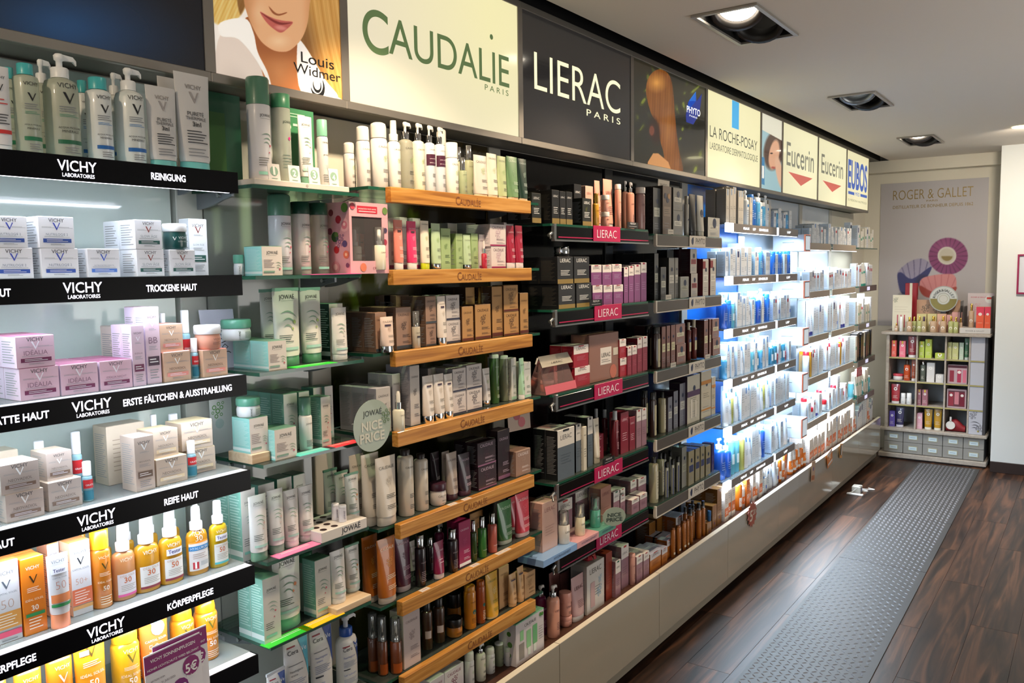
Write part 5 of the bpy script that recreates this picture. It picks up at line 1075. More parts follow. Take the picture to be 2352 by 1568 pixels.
# blue and white bays
def pl(name, look, c, k='f2f4f6', p=(), **o): S(name, look, c, k, p, **o)
pl('w1', 'white carton with blue tab', 'dfe4ea', p=[('R', .35, .65, .80, 1., '2c7cc8'), ('L', .2, .8, .62, .74, 2, '4a5868'), ('L', .2, .8, .2, .4, 4, '8a98a8')], s='b8c4d0', dd=.045)
pl('w2', 'white carton with grey print', 'dde2e8', p=[('L', .15, .85, .5, .8, 4, '6a7888'), ('L', .2, .8, .1, .3, 3, '9aa8b8')], s='b4c0cc', dd=.05)
pl('w3', 'pale grey-beige carton with blue tab', 'b8b2a8', p=[('R', .4, .6, .82, 1., '5a88b8'), ('L', .2, .8, .4, .5, 2, '6a6a6a'), ('L', .2, .8, .1, .2, 2, '8a8a8a')], s='948e86', dd=.05)
pl('w4', 'white carton with red patch', 'e4e6ea', p=[('R', .2, .8, .70, .84, 'c03040'), ('L', .2, .8, .2, .6, 6, '8a98a8')], s='c4ccd6', dd=.045)
pl('w5', 'white carton with navy square', 'e2e4e8', p=[('R', .25, .75, .68, .9, '1c2c68'), ('L', .2, .8, .2, .5, 4, '8a98a8')], s='b8c4d0', dd=.045)
pl('w6', 'white carton with green patch', 'e8e4d8', p=[('R', .2, .8, .45, .58, '3c9c80'), ('L', .2, .8, .15, .38, 4, '9a9a8a')], s='ccc8ba', dd=.045)
pl('w7', 'white carton with orange lower half', 'ece4dc', p=[('R', 0, 1, .16, .46, 'd86820'), ('T', '50', .5, .22, .5, 'fff4e8'), ('L', .2, .8, .6, .8, 3, '8a8a8a')], s='e0d4cc', t='f0c8a0', dd=.06)
pl('w8', 'orange carton with white number', 'dd7018', p=[('T', '50', .5, .3, .6, 'fff4e8'), ('L', .2, .8, .6, .8, 3, 'fff0dc')], s='c86414', t='f08a30', dd=.05)
pl('b1', 'bright blue bottle', '1c6cc8', '2c78d0', [('L', .2, .8, .3, .6, 4, 'd0e4f8')], coat=.5, cf=.16, cr=.9, trans=.1)
pl('b2', 'sky blue bottle with white cap', '58b0e4', 'f0f4f8', [('L', .2, .8, .3, .6, 4, 'e8f4fc')], coat=.5, cf=.16, cr=.8, trans=.15)
pl('b3', 'royal blue pump bottle with white pump', '1a58c0', 'e8f0f8', [('L', .2, .8, .3, .6, 4, 'c8dcf4')], coat=.5, trans=.1)
pl('b4', 'white pump bottle', 'dde4ea', 'eef2f6', [('L', .2, .8, .3, .6, 4, '5a7898'), ('R', .3, .7, .7, .8, '2c7cc8')], coat=.3)
pl('b5', 'aqua blue shower bottle', '70c8dc', 'e8f0f4', [('R', .2, .8, .3, .6, 'd8eef4')], coat=.4, cf=.12, cr=.9, trans=.15)
pl('b6', 'white bottle with red cap', 'e8ecf2', 'c81c2c', [('L', .2, .8, .2, .7, 6, '8a9ab0')], coat=.3, cf=.16, cr=.9)
pl('b7', 'yellow tinted oil bottle', 'c8c468', 'e8e8d8', [('L', .2, .8, .3, .6, 4, '8a8a50')], coat=.5, cf=.14, cr=.8, trans=.2)
pl('t1', 'white tube with blue square', 'e0e4ea', 'e8ecf0', [('R', .35, .65, .76, .92, '2c7cc8'), ('L', .2, .8, .3, .5, 4, '7a8a9c')], coat=.3, cf=.12)
pl('t2', 'white tube with navy foot', 'e2e6ee', '2a2c8c', [('L', .2, .8, .3, .8, 6, '8a9aac')], coat=.3, cf=.14)
pl('t3', 'white sun tube with orange lower half', 'ece8e4', 'e07820', [('R', 0, 1, .1, .42, 'e07820'), ('T', '50', .5, .2, .5, 'fff4e8'), ('L', .2, .8, .6, .8, 3, '8a8a8a')], coat=.3, cf=.1)
pl('t4', 'orange sun bottle with white cap', 'e07414', 'f2f0ee', [('R', .1, .9, .15, .5, 'f0ece6'), ('T', '50', .5, .25, .6, 'd86a14')], coat=.4, cf=.2, cr=.7)
pl('t5', 'white sun spray with orange label', 'ece8e6', 'f4f4f4', [('R', .05, .95, .2, .55, 'e07018'), ('T', '30', .5, .32, .5, 'fff4e8')], coat=.4, bf=.72)
pl('t6', 'white tube with green zigzag foot', 'ecebe2', '2c9c8c', [('R', .2, .8, .5, .6, '3cb0a0')], coat=.3, cf=.1)
pl('d1', 'black carton with gold spine print', '16161a', p=[('R', .4, .6, .1, .9, 'a08848')], s='1c1c20', dd=.05)
pl('d2', 'black carton with yellow spine print', '16161a', p=[('R', .4, .6, .1, .9, 'c8c030')], s='1c1c20', dd=.05)
pl('y1', 'slim golden yellow pack with red top', 'd8a010', p=[('R', 0, 1, .82, 1., 'c01c2c')], s='b88410', t='c01c2c', dd=.03)
pl('s1', 'small white serum stick', 'e8ecf0', 'f2f4f6', [('R', .3, .7, .3, .5, '2c5cc8')], coat=.4, cf=.3, cr=.8)
pl('s2', 'small cobalt blue dropper', '1c3cc0', 'f2f4f8', [('R', .2, .8, .3, .6, 'd8e0f4')], coat=.6)
pl('s3', 'teal fluid bottle with white label', '1c7898', 'f0f4f6', [('R', .1, .9, .2, .6, 'dfe8ec')], coat=.6, cf=.2, cr=.5)
# ================================================================== packs on the near shelves (left to right as they stand)
put('V1', '''tube -22 33 165 .03 vt2
cyl 38 100 159 .03 vw1
cyl 14 50 168 .10 vw1
pump 107 190 134 .03 vw2
pump 82 130 147 .11 vw2
cyl 183 214 194 .11 vw3
cyl 203 264 187 .03 vw3
pump 250 292 174 .11 vw4
pump 270 342 163 .03 vw4
tube 337 415 204 .03 vt1
tube 371 412 182 .10 vt1
tube 405 489 173 .035 vt1''')
put('V2', '''box -10 79 574 .035 vn 2
^box -13 70 502 .035 vn 2
box 97 183 574 .035 vn 2
^box 95 177 502 .035 vn 2
box 203 277 574 .035 vn2 2
box 316 379 574 .035 va 2
^box 315 377 507 .035 va 2
box 392 450 574 .035 va
^jar 377 434 514 .03 vjt
box 380 394 574 .10 vrd
box 438 480 503 .10 vat''')
put('V3', '''box 47 139 844 .035 vi 2
^box 43 133 772 .035 vi 2
box 141 228 836 .035 vi 2
box 231 306 828 .035 vin 2
box 267 292 750 .12 vrose
box 307 337 748 .035 vit 2
box 339 373 706 .04 vib 2
box 378 440 808 .037 vr
^box 372 425 745 .045 vr
cyl 419 441 712 .11 vgr
cyl 373 387 719 .12 vgr
cyl 440 461 776 .045 vgr
box 464 524 803 .035 vr
^jar 449 512 746 .03 vjp''')
put('V4', '''box 14 104 1117 .035 vc
^box 6 97 1050 .035 vc
cyl 92 119 1003 .10 vgr
box 112 191 1093 .045 vc
^box 112 172 1027 .055 vc
cyl 168 193 982 .12 vgr
cyl 191 215 1050 .05 vgr
box 0 50 1023 .13 vpl
box 249 338 968 .13 vpl
box 313 358 996 .035 vct
box 360 432 1046 .04 vm
^box 356 414 982 .05 vm
cyl 402 427 947 .11 vgr
cyl 350 367 946 .13 vgr
cyl 430 452 1008 .05 vgr
box 450 516 1031 .04 vm
^box 440 512 968 .04 vm''')
put('V5', '''box -10 53 1285 .045 so2
box 56 113 1275 .042 so1 3
box 116 152 1243 .09 so3
tube 111 166 1268 .02 stt
box 162 215 1240 .055 so3 2
cyl 211 259 1210 .045 sc1
cyl 170 206 1215 .11 sc1
spray 257 316 1203 .05 sp1
spray 307 372 1187 .05 sp2
spray 364 424 1173 .05 sp3
spray 427 482 1161 .05 sp4
spray 480 527 1148 .05 sp5
spray 232 262 1200 .12 spb
spray 278 314 1185 .12 spb
spray 330 368 1170 .12 spb
spray 380 418 1158 .12 spb
spray 436 470 1147 .12 spb''')
put('V6', '''cyl -45 25 1545 .04 sb1
cyl 38 104 1516 .04 sb1
cyl 110 176 1489 .04 sb1
tube 173 250 1440 .035 st1
cyl 258 325 1434 .04 sc2
cyl 306 340 1428 .11 sc3
tube 324 392 1400 .05 sk1
cyl 393 450 1387 .06 sc3
cyl 447 503 1372 .06 sc3''')
put('J1', '''cyl 573 627 193 .045 js1
cyl 629 673 232 .05 js4
tube 689 722 281 .06 jt3
cyl 731 757 289 .045 js5''')
for it in ITEMS[-4:]: it[0].location.z += .0135
put('J2', '''jar 537 563 585 .09 jj
box 601 650 566 .035 jb1 1
cyl 620 673 446 .06 js1
cyl 673 716 464 .06 js2
cyl 713 757 467 .06 js3''')
put('J3', '''box 617 665 782 .015 jb1 2
tube 602 640 664 .12 jt1
tube 625 692 661 .045 jt1
tube 693 741 660 .05 jt1
box 759 791 697 .07 jb3 2
tube 764 799 706 .03 jt2''')
put('J4', '''box 632 683 983 .012 jb1
box 655 687 903 .065 jb2 3
box 690 720 898 .075 jb2 2
box 723 744 889 .11 jb2
cyl 688 719 910 .03 js6
box 734 762 911 .035 jb2
box 748 768 886 .10 jb2''')
put('J5', '''box 558 592 1121 .05 jb2 2
box 598 636 1109 .07 jb2 2
box 641 675 1096 .09 jb2
box 678 706 1088 .10 jb2
tube 575 617 1135 .02 jt3
tube 618 655 1122 .025 jt3
tube 653 688 1123 .03 jt2
tube 687 722 1114 .035 jt2
tube 756 788 1078 .10 jt4
tube 776 806 1082 .08 jt4
tube 794 826 1085 .055 jt4''')
put('J6', '''box 607 647 1323 .02 jb2 2
tube 629 694 1270 .04 jt5
cyl 690 725 1265 .075 js4
box 726 764 1281 .035 jb2 2''')
put('J7', '''tube 616 660 1537 .02 cv3
tube 655 713 1456 .03 cv1
tube 714 767 1430 .04 cv2
pump 768 827 1410 .04 cvp''')
put('C1', '''cyl 791 819 328 .09 cf1
cyl 820 852 291 .055 cf1
cyl 852 892 283 .035 cf1
spray 891 922 278 .03 cf2
pump 916 951 280 .03 cp1
pump 947 977 283 .03 cp2
pump 975 1001 288 .03 cp3
pump 998 1024 292 .03 cp3
cyl 1004 1028 298 .10 cf1
cyl 1023 1054 328 .025 cs1
cyl 1054 1073 362 .025 ce1
cyl 1069 1094 334 .045 ce2
cyl 1048 1064 338 .10 ce2
tube 1089 1119 357 .022 ct1
tube 1119 1142 353 .022 ct2
tube 1143 1163 359 .022 ct3
tube 1164 1189 360 .022 ct4
tube 1190 1210 365 .022 ct5''')
put('C2', '''box 862 884 560 .13 cx7
box 894 908 502 .09 cx7
tube 906 927 505 .03 cu1
tube 936 958 508 .03 cu2
box 921 938 500 .08 cx7 2
box 950 968 502 .08 cx7 2
tube 967 987 507 .03 cu3
tube 992 1013 513 .03 cu4
box 1014 1036 525 .05 cx8 2
box 1048 1064 537 .045 cx8 2
box 1083 1099 537 .045 cx8 2
tube 1065 1082 539 .03 cu4
box 1040 1062 513 .12 cx3
box 1074 1096 513 .12 cx3
box 1101 1121 539 .05 cx7
drop 1106 1119 553 .02 cdr2
box 1125 1162 567 .03 cx7 2
^box 1126 1163 516 .03 cx7 2
tube 1164 1182 518 .03 cu5
tube 1184 1201 518 .03 cu5
box 1174 1196 511 .10 cx7''')
put('C3', '''box 866 892 718 .03 cx1 3
box 911 946 706 .035 cx1 3
box 919 949 678 .11 cx1 2
tube 875 905 727 .003 cu7
air 947 966 714 .012 cai
box 979 1004 744 .03 cx1 3
^box 979 1005 681 .03 cx1 3
tube 1003 1025 680 .012 cu6
box 1026 1058 736 .035 cx4 2
^box 1026 1057 678 .035 cx4 2
box 1062 1088 704 .03 cx2
box 1092 1128 699 .03 cx2
box 1131 1155 658 .04 cx2
box 1158 1192 716 .035 cx2
^box 1158 1191 655 .035 cx2
box 1195 1214 673 .035 cx2
box 1071 1092 660 .09 cx2 2
box 1100 1122 660 .09 cx2 2''')
put('C4', '''box 866 901 890 .03 cx3 3
box 903 932 858 .06 cx3 2
box 937 966 840 .03 cx3 2
drop 901 930 898 .001 cdr
tube 972 997 862 .012 cu6
tube 997 1021 858 .012 cu6
tube 1021 1041 858 .014 cu6
box 1041 1071 900 .035 cx4 2
^box 1041 1072 846 .035 cx4 2
box 1073 1108 893 .035 cx4 2
^box 1073 1108 837 .035 cx4 2
box 985 1010 845 .10 cx3
box 1018 1044 845 .10 cx3
tube 1109 1126 845 .04 cu9
cyl 1125 1147 813 .05 cb1
cyl 1148 1170 815 .05 cb2
box 1173 1190 822 .045 cx0 2
tube 1190 1204 822 .02 cu8
box 1204 1220 832 .035 cx0''')
put('C5', '''tube 806 840 1042 .09 cw1
tube 833 874 1040 .055 cw1
tube 865 912 1047 .025 cw1
cyl 915 952 1030 .03 cw2
cyl 953 985 1040 .03 cw2
jar 986 1026 1107 .02 cw3
tube 990 1013 1037 .09 cw5
tube 1014 1034 1036 .08 cw4
tube 1026 1051 1038 .03 cw4
tube 1053 1081 1040 .03 cw5
box 1099 1141 1068 .03 cx5 2
^box 1098 1140 1013 .03 cx5 2
box 1144 1178 986 .05 cx5
box 1181 1219 1034 .03 cx6 2''')
put('C6', '''tube 834 871 1228 .065 ca1
tube 868 911 1233 .025 ca1
tube 908 944 1224 .045 ca2
tube 937 955 1242 .10 cu9
cyl 954 979 1226 .025 cd1
cyl 980 998 1232 .07 cd1
tube 997 1020 1242 .02 cd2
pump 999 1021 1200 .09 ltm
cyl 1027 1052 1213 .02 cd1
box 1055 1082 1196 .03 cxm
cyl 1080 1096 1194 .025 cm3
cyl 1098 1118 1185 .022 cm1
cyl 1121 1142 1177 .022 cm2
box 1080 1110 1175 .11 cx2
tube 1143 1176 1150 .04 ca3
tube 1168 1190 1140 .10 ca4
tube 1184 1216 1130 .035 ca4''')
put('C7', '''air 846 870 1405 .085 co1
air 868 893 1412 .05 co1
air 895 923 1417 .025 co1
box 928 967 1400 .03 cxw
cyl 969 994 1378 .05 co2
cyl 996 1022 1370 .05 co2
jar 1024 1063 1417 .03 co3
jar 1026 1060 1360 .09 co3
cyl 1066 1094 1342 .03 co4
cyl 1094 1115 1331 .03 co5
tube 1116 1144 1314 .025 ca5
box 1147 1170 1300 .05 cx9 2
tube 1169 1186 1316 .02 cg1
tube 1188 1203 1300 .02 cg1
box 1205 1230 1313 .03 cx9''')
put('B1', '''box 988 1022 1556 .05 cxf
box 1022 1066 1532 .06 cxf
cyl 1067 1090 1493 .05 cf1
pump 1092 1116 1475 .05 cp2
cyl 1113 1137 1484 .055 cf1
cyl 1136 1157 1474 .06 cb2
cyl 1160 1174 1484 .04 cst
box 1120 1150 1465 .14 cx8''')
put('L1', '''box 1222 1243 444 .03 lb3 2
box 1268 1285 437 .025 lb1 3
box 1286 1300 440 .025 lb1 2
box 1301 1315 441 .025 lb1 2
box 1319 1336 424 .08 lb1 2
box 1338 1359 456 .025 lb3
box 1345 1364 428 .10 lk2
cyl 1359 1378 444 .02 lgo
tube 1364 1381 415 .08 lt1
jar 1379 1400 487 .02 lj
^jar 1379 1400 448 .02 lj
tube 1391 1415 411 .05 lt1
cyl 1412 1427 423 .04 lt2
pump 1428 1443 415 .07 ltp
pump 1438 1457 418 .025 ltp
cyl 1457 1485 430 .02 lt3''')
put('L2', '''box 1283 1321 652 .015 lb2 2
^box 1281 1317 590 .015 lb2 2
box 1324 1359 650 .015 lb2 2
^box 1319 1354 590 .015 lb2 2
box 1361 1384 655 .025 lp1 2
^box 1358 1382 609 .025 lp1 2
box 1386 1407 655 .025 lp1 2
^box 1384 1405 609 .025 lp1 2
box 1409 1431 654 .025 lp1 2
^box 1406 1428 607 .025 lp1 2
box 1433 1443 614 .03 lp2
box 1444 1456 611 .03 lp2 2
box 1457 1471 608 .03 lp2 2
box 1472 1485 603 .03 lp2''')
put('L3', '''box 1320 1355 842 .035 lr1 2
^box 1318 1352 793 .035 lr1 2
box 1424 1439 822 .03 lr1
^box 1423 1438 779 .03 lr1
box 1441 1451 797 .025 lr2
box 1452 1463 794 .025 lr2
box 1464 1475 776 .035 lr2
box 1476 1487 773 .035 lr2''')
put('L4', '''box 1281 1320 984 .02 lg1 2
box 1323 1337 974 .03 lg1
box 1339 1348 980 .02 lg2
box 1350 1362 958 .035 lg1 2
tube 1363 1376 960 .03 lwt
box 1376 1408 1003 .02 lr3
cyl 1363 1376 938 .11 lrs
cyl 1382 1396 940 .11 lrs
cyl 1404 1421 943 .025 lrs
box 1426 1444 947 .03 lr3
box 1446 1459 958 .03 lr3
box 1462 1473 941 .03 lm1 2
box 1474 1485 938 .03 lm1 2''')
put('L5', '''box 1246 1281 1166 .03 lk2
box 1222 1245 1150 .10 lk1
box 1250 1278 1145 .10 lm1
box 1282 1315 1148 .09 lm1 2
box 1322 1350 1120 .10 lm1
box 1352 1375 1120 .10 lm1
box 1380 1404 1118 .03 lk1
box 1409 1423 1128 .03 lm2
box 1425 1436 1136 .03 lm1
box 1438 1449 1124 .04 lm1
box 1451 1465 1103 .06 lm1 2
box 1466 1484 1096 .06 lm1
box 1451 1468 1145 .015 lm1
box 1470 1486 1134 .015 lm1''')
put('B2', '''pump 1228 1256 1343 .07 ltm
pump 1256 1286 1343 .02 ltp
jar 1285 1314 1411 .03 ljp
^jar 1284 1313 1358 .03 ljp
tube 1262 1288 1310 .11 lbd
tube 1287 1309 1312 .11 lbd
tube 1312 1342 1320 .03 lbt
box 1347 1388 1291 .03 lw1
box 1392 1409 1268 .035 lq1 2
box 1411 1426 1288 .02 lm2
box 1427 1444 1252 .04 lm1 2
cyl 1444 1459 1270 .02 lpb
box 1462 1476 1275 .02 lm1 2
box 1478 1491 1268 .02 lm1 2''')
put('P1', '''box 1500 1517 432 .03 pb1 3
box 1522 1542 428 .02 pb2 2
box 1546 1568 484 .02 pg1 2
^box 1546 1567 432 .02 pg1 2
cyl 1571 1582 450 .04 pt6
tube 1581 1597 446 .03 pt5
tube 1600 1616 449 .03 pt6
box 1624 1653 500 .02 pw1''')
put('P2', '''box 1503 1513 582 .03 pb1 3
box 1517 1530 614 .02 pb1 2
box 1536 1549 592 .03 pg1 2
box 1550 1558 592 .03 pg1
box 1562 1582 636 .02 ps1
box 1587 1602 628 .03 pp1 2
^box 1585 1600 572 .03 pp1 2
box 1603 1611 596 .04 pr1
box 1614 1627 596 .02 pw2
box 1631 1644 594 .02 pw2 2
box 1532 1547 574 .10 pb1
box 1460 1482 582 .12 pb1''')
put('P3', '''cyl 1494 1519 750 .03 pt2
cyl 1478 1500 748 .08 pt2
box 1520 1529 750 .03 pr1 2
box 1531 1539 748 .03 pr1 2
box 1541 1551 746 .03 pr1 2
box 1554 1575 790 .03 pr2 2
^box 1552 1573 744 .03 pr2 2
cyl 1575 1587 740 .04 pt4
cyl 1586 1600 734 .04 pt4
box 1602 1613 750 .03 pr2
box 1617 1626 735 .03 pr1 2
box 1629 1634 733 .03 pr2
box 1637 1654 776 .025 pr2
^box 1635 1651 732 .025 pr2''')
put('P4', '''cyl 1489 1510 900 .03 pt2
cyl 1470 1490 896 .08 pt2
cyl 1512 1530 900 .035 pt1
box 1533 1544 912 .03 pu1
box 1547 1557 898 .04 pu1 2
box 1561 1575 880 .04 pu1
box 1577 1607 862 .03 pc1
box 1610 1633 852 .03 pc2
box 1634 1643 866 .03 pc2''')
put('P5', '''cyl 1490 1512 1048 .02 pt1
cyl 1508 1525 1040 .05 pt1
cyl 1526 1537 1060 .02 pt3
cyl 1540 1550 1054 .02 pt3
cyl 1552 1562 1048 .02 pt3
cyl 1520 1532 1040 .08 pt3
cyl 1534 1546 1034 .08 pt3
cyl 1548 1560 1030 .08 pt3
box 1566 1578 1026 .03 ps1 2
box 1580 1594 1036 .02 ps2
box 1597 1607 1030 .025 ps2 2
box 1609 1618 1024 .025 ps2 2
box 1621 1632 1024 .025 ps2 2
box 1634 1640 1018 .03 pv1''')
put('B3', '''box 1493 1518 1266 .02 lo1 2
box 1520 1533 1258 .02 lo1 2
box 1522 1545 1230 .09 lo1 2
box 1535 1545 1240 .03 lo1
box 1500 1518 1200 .14 pbx
box 1528 1550 1196 .10 pbx
box 1552 1572 1184 .09 lo1 2
cyl 1540 1551 1212 .015 pn2
cyl 1551 1564 1206 .015 pn2
cyl 1563 1576 1196 .015 pn2
cyl 1574 1583 1192 .015 pn2
cyl 1578 1592 1167 .02 pn1
cyl 1590 1600 1160 .04 pn1
cyl 1598 1611 1155 .02 pn1
cyl 1608 1620 1150 .02 pn1
cyl 1568 1579 1164 .06 pn1
cyl 1579 1590 1158 .07 pn1
cyl 1588 1598 1150 .08 pn1
box 1624 1634 1200 .015 pbx
^jar 1624 1633 1173 .015 pbl
box 1636 1646 1160 .03 pbx 2
box 1647 1657 1122 .03 pbx 2''')

# ------------------------------------------------------------------ small far packs set out by width
rng = random.Random(11)
def row(sk, y0, y1, seq, d=.02, back=None, jit=.12):
    """seq = kind:style:width:height entries repeated along the shelf"""
    y = y0; i = 0; sh = SH[sk]
    while True:
        kd, sty, w, h = seq[i % len(seq)].split(':'); w = float(w)/1000; h = float(h)/1000*(1+rng.uniform(-jit, jit)*.5); i += 1
        if y+w > y1: break
        dd = ST[sty].get('dd', .045) if kd == 'box' else (.03 if kd == 'tube' else w)
        place(sk, kd, y+w/2, w-.002, h, d+rng.uniform(0, .012), dd, sty, far=True)
        if kd == 'box' and back: place(sk, kd, y+w/2, w-.002, h*rng.choice([1, 1, 1.15]), d+.014+dd, dd, sty, far=True)
        y += w+rng.choice([0, 0, .002, .006])
row('R1', 3.99, 4.27, ['box:w3:46:168', 'box:w3:46:172', 'box:w3:44:180', 'box:w3:40:172'], back=1)
row('R1', 4.275, 4.70, ['pump:b4:44:175', 'box:w3:44:150', 'cyl:b1:40:160', 'cyl:b1:42:140', 'cyl:b2:52:165', 'pump:b4:46:185', 'cyl:b2:44:130'])
row('R2', 3.99, 4.70, ['box:w1:46:130', 'box:w1:44:130', 'box:w2:46:134', 'box:w5:50:140', 'box:w2:60:140', 'box:w1:44:126', 'box:w2:60:142', 'cyl:b2:44:130', 'box:w1:40:120', 'box:w4:46:118', 'cyl:b2:46:140', 'cyl:b1:44:134'], back=1)
row('R3', 3.99, 4.70, ['pump:b3:58:190', 'cyl:b1:44:150', 'cyl:b5:46:142', 'box:w1:50:168', 'box:w1:44:150', 'box:w1:44:150', 'box:w2:44:148', 'tube:t1:40:135', 'box:w1:44:130', 'cyl:b2:56:180', 'pump:b3:54:180', 'box:w2:40:148'], back=1)
row('R4', 3.99, 4.70, ['cyl:b2:40:120', 'box:w1:44:170', 'box:w1:42:165', 'tube:t1:44:150', 'box:w2:44:160', 'tube:t1:50:155', 'box:w1:44:150', 'box:w2:50:160', 'drop:s2:36:110', 'cyl:b5:36:120', 'box:w1:40:140', 'cyl:s3:40:120'], back=1)
row('R5', 3.99, 4.70, ['tube:t1:66:175', 'tube:t1:44:140', 'cyl:b7:44:160', 'tube:t1:60:160', 'box:w2:54:175', 'box:w1:44:160', 'box:w1:48:175', 'box:w2:60:170', 'box:w2:50:170'], back=1)
row('R6', 3.98, 4.70, ['pump:b3:70:210', 'pump:b3:60:190', 'cyl:b5:62:200', 'cyl:b5:60:190', 'cyl:b7:44:190', 'tube:t1:70:175', 'tube:t1:50:160', 'box:w2:60:185', 'box:w2:50:180', 'tube:t1:60:180'], jit=.05)
for i in range(6):
    row('S%d' % (i+1), 4.73, 5.09, [['box:w5:44:95', 'cyl:b2:44:105', 'box:w2:50:110', 'tube:t1:44:120'], ['cyl:b1:44:128', 'box:w2:50:115', 'cyl:b1:40:130'], ['box:w1:44:130', 'box:w4:50:140', 'cyl:s1:36:150', 'box:w2:60:120'], ['cyl:s3:40:125', 'cyl:s3:44:130', 'drop:cdr2:34:100', 'box:w2:40:110'], ['box:w2:50:150', 'box:w1:50:160', 'box:w2:56:165'], ['box:w1:50:150', 'tube:t1:60:160', 'tube:t1:50:180']][i], back=1)
EQ = [['box:w2:50:100', 'box:w2:46:120', 'box:w1:60:130', 'box:w2:50:110', 'tube:t1:50:125', 'box:w4:50:115'], ['box:w2:60:130', 'box:w5:50:140', 'box:w4:66:120', 'box:w4:66:118', 'box:w2:60:118', 'box:w1:56:130'],
      ['tube:t2:66:160', 'tube:t2:60:165', 'box:w2:60:210', 'box:w2:60:215', 'box:w5:60:215', 'box:w2:60:212', 'cyl:s1:50:150', 'box:w4:55:190'], ['cyl:b6:44:165', 'box:y1:30:160', 'box:w4:50:185', 'cyl:b6:46:185', 'box:w2:60:170', 'box:w2:70:190', 'box:w2:66:195'],
      ['cyl:b6:44:140', 'box:w2:60:110', 'jar:b6:60:70', 'box:w4:46:120', 'tube:t2:60:120', 'box:w2:60:135', 'cyl:b6:44:150', 'box:w2:70:200']]
for i in range(5):
    row('E%d' % (i+1), 5.44, 5.83, EQ[i], back=1); row('M%d' % (i+1), 5.90, 6.56, EQ[i][2:]+EQ[i][:2], back=1)
row('N1', 6.70, 7.26, ['box:w5:54:160', 'box:w6:50:165', 'box:w6:60:120', 'box:w6:54:145', 'box:w6:54:150'], back=1)
row('N2', 6.70, 7.26, ['box:w4:56:175', 'box:w4:50:160', 'box:w4:50:160', 'tube:t6:60:170', 'tube:t6:60:175', 'tube:t6:60:180'], jit=.03)
row('N3', 6.70, 7.26, ['box:w2:50:180', 'box:w6:50:140', 'box:w6:44:150', 'box:w6:50:150', 'cyl:b6:50:130'], back=1)
row('N4', 6.70, 7.26, ['box:w6:50:200', 'box:d1:40:200', 'box:d1:40:195', 'box:d1:40:200', 'box:d2:40:200', 'box:d1:40:200', 'box:d2:40:205'])
row('N5', 6.70, 7.26, ['cyl:b5:46:120', 'tube:t6:50:160', 'box:w6:50:190', 'box:w6:44:190', 'box:w6:44:195'])
row('B4', 3.955, 4.16, ['box:w7:52:150', 'box:w7:52:165', 'box:w7:50:165'], back=1)
row('B4', 4.17, 5.04, ['cyl:t4:50:170', 'spray:t5:48:165', 'box:w8:50:150', 'spray:t5:52:170', 'box:w7:46:175', 'spray:t5:50:150', 'box:w7:50:165', 'cyl:b4:50:165', 'cyl:s1:40:130', 'pump:b4:56:190', 'tube:t1:60:190', 'tube:t1:60:185', 'cyl:s1:44:150'], back=1)
row('B5', 5.06, 5.44, ['tube:t3:66:185', 'tube:t3:60:175', 'cyl:t4:46:170', 'tube:t3:50:165', 'cyl:t4:44:160'], jit=.04)
row('B5', 5.45, 5.86, ['box:w7:50:150', 'box:w7:50:150', 'box:w7:48:152'], back=1, jit=.0)
row('B5', 5.87, 6.6, ['box:w7:50:195', 'box:w7:46:130', 'box:w7:50:190', 'box:w7:50:195', 'box:w7:48:200', 'box:w1:48:200'], back=1, jit=.03)
row('B6', 6.64, 7.28, ['box:w7:46:215', 'box:w7:50:110', 'box:w5:44:150', 'box:w5:44:180', 'box:w5:46:190', 'box:w5:44:200', 'box:w2:50:240', 'box:w2:50:245', 'box:w2:44:230'], jit=.02)
# ================================================================== displays, cards and tags between the packs
def card(name, c4, th, m, label, cat='card', back=None):
    """thin board from four real corners (bl, br, tr, tl)"""
    P = [Vector(p) for p in c4]; n = (P[1]-P[0]).cross(P[3]-P[0]).normalized(); o = empty_none = None
    mb = MB(); a = [tuple(p) for p in P]; b = [tuple(p-n*th) for p in P]
    mb.add(a, [(0, 1, 2, 3)], m); mb.add(a+b, [(7, 6, 5, 4), (0, 4, 5, 1), (1, 5, 6, 2), (2, 6, 7, 3), (3, 7, 4, 0)], back or m)
    u = (P[1]-P[0]); v = (P[3]-P[0]); w, h = u.length, v.length; u.normalize(); v.normalize(); mid = (P[0]+P[1])/2
    f = lambda a_, b_: tuple(mid+u*a_+v*b_+n*.0005)
    return mb, f, w, h
def cardthing(name, c4, th, col, label, spec, cat='card'):
    mb, f, w, h = card(name, c4, th, mat(col, .35, 0, 0, .2), label); prints(mb, f, w, h, spec); return mb.build(name, label=label, category=cat)
def rect(y0, y1, x, z0, z1, lean=0., turn=0.): return [(x, y0, z0), (x+turn, y1, z0), (x+turn-lean, y1, z1), (x-lean, y0, z1)]
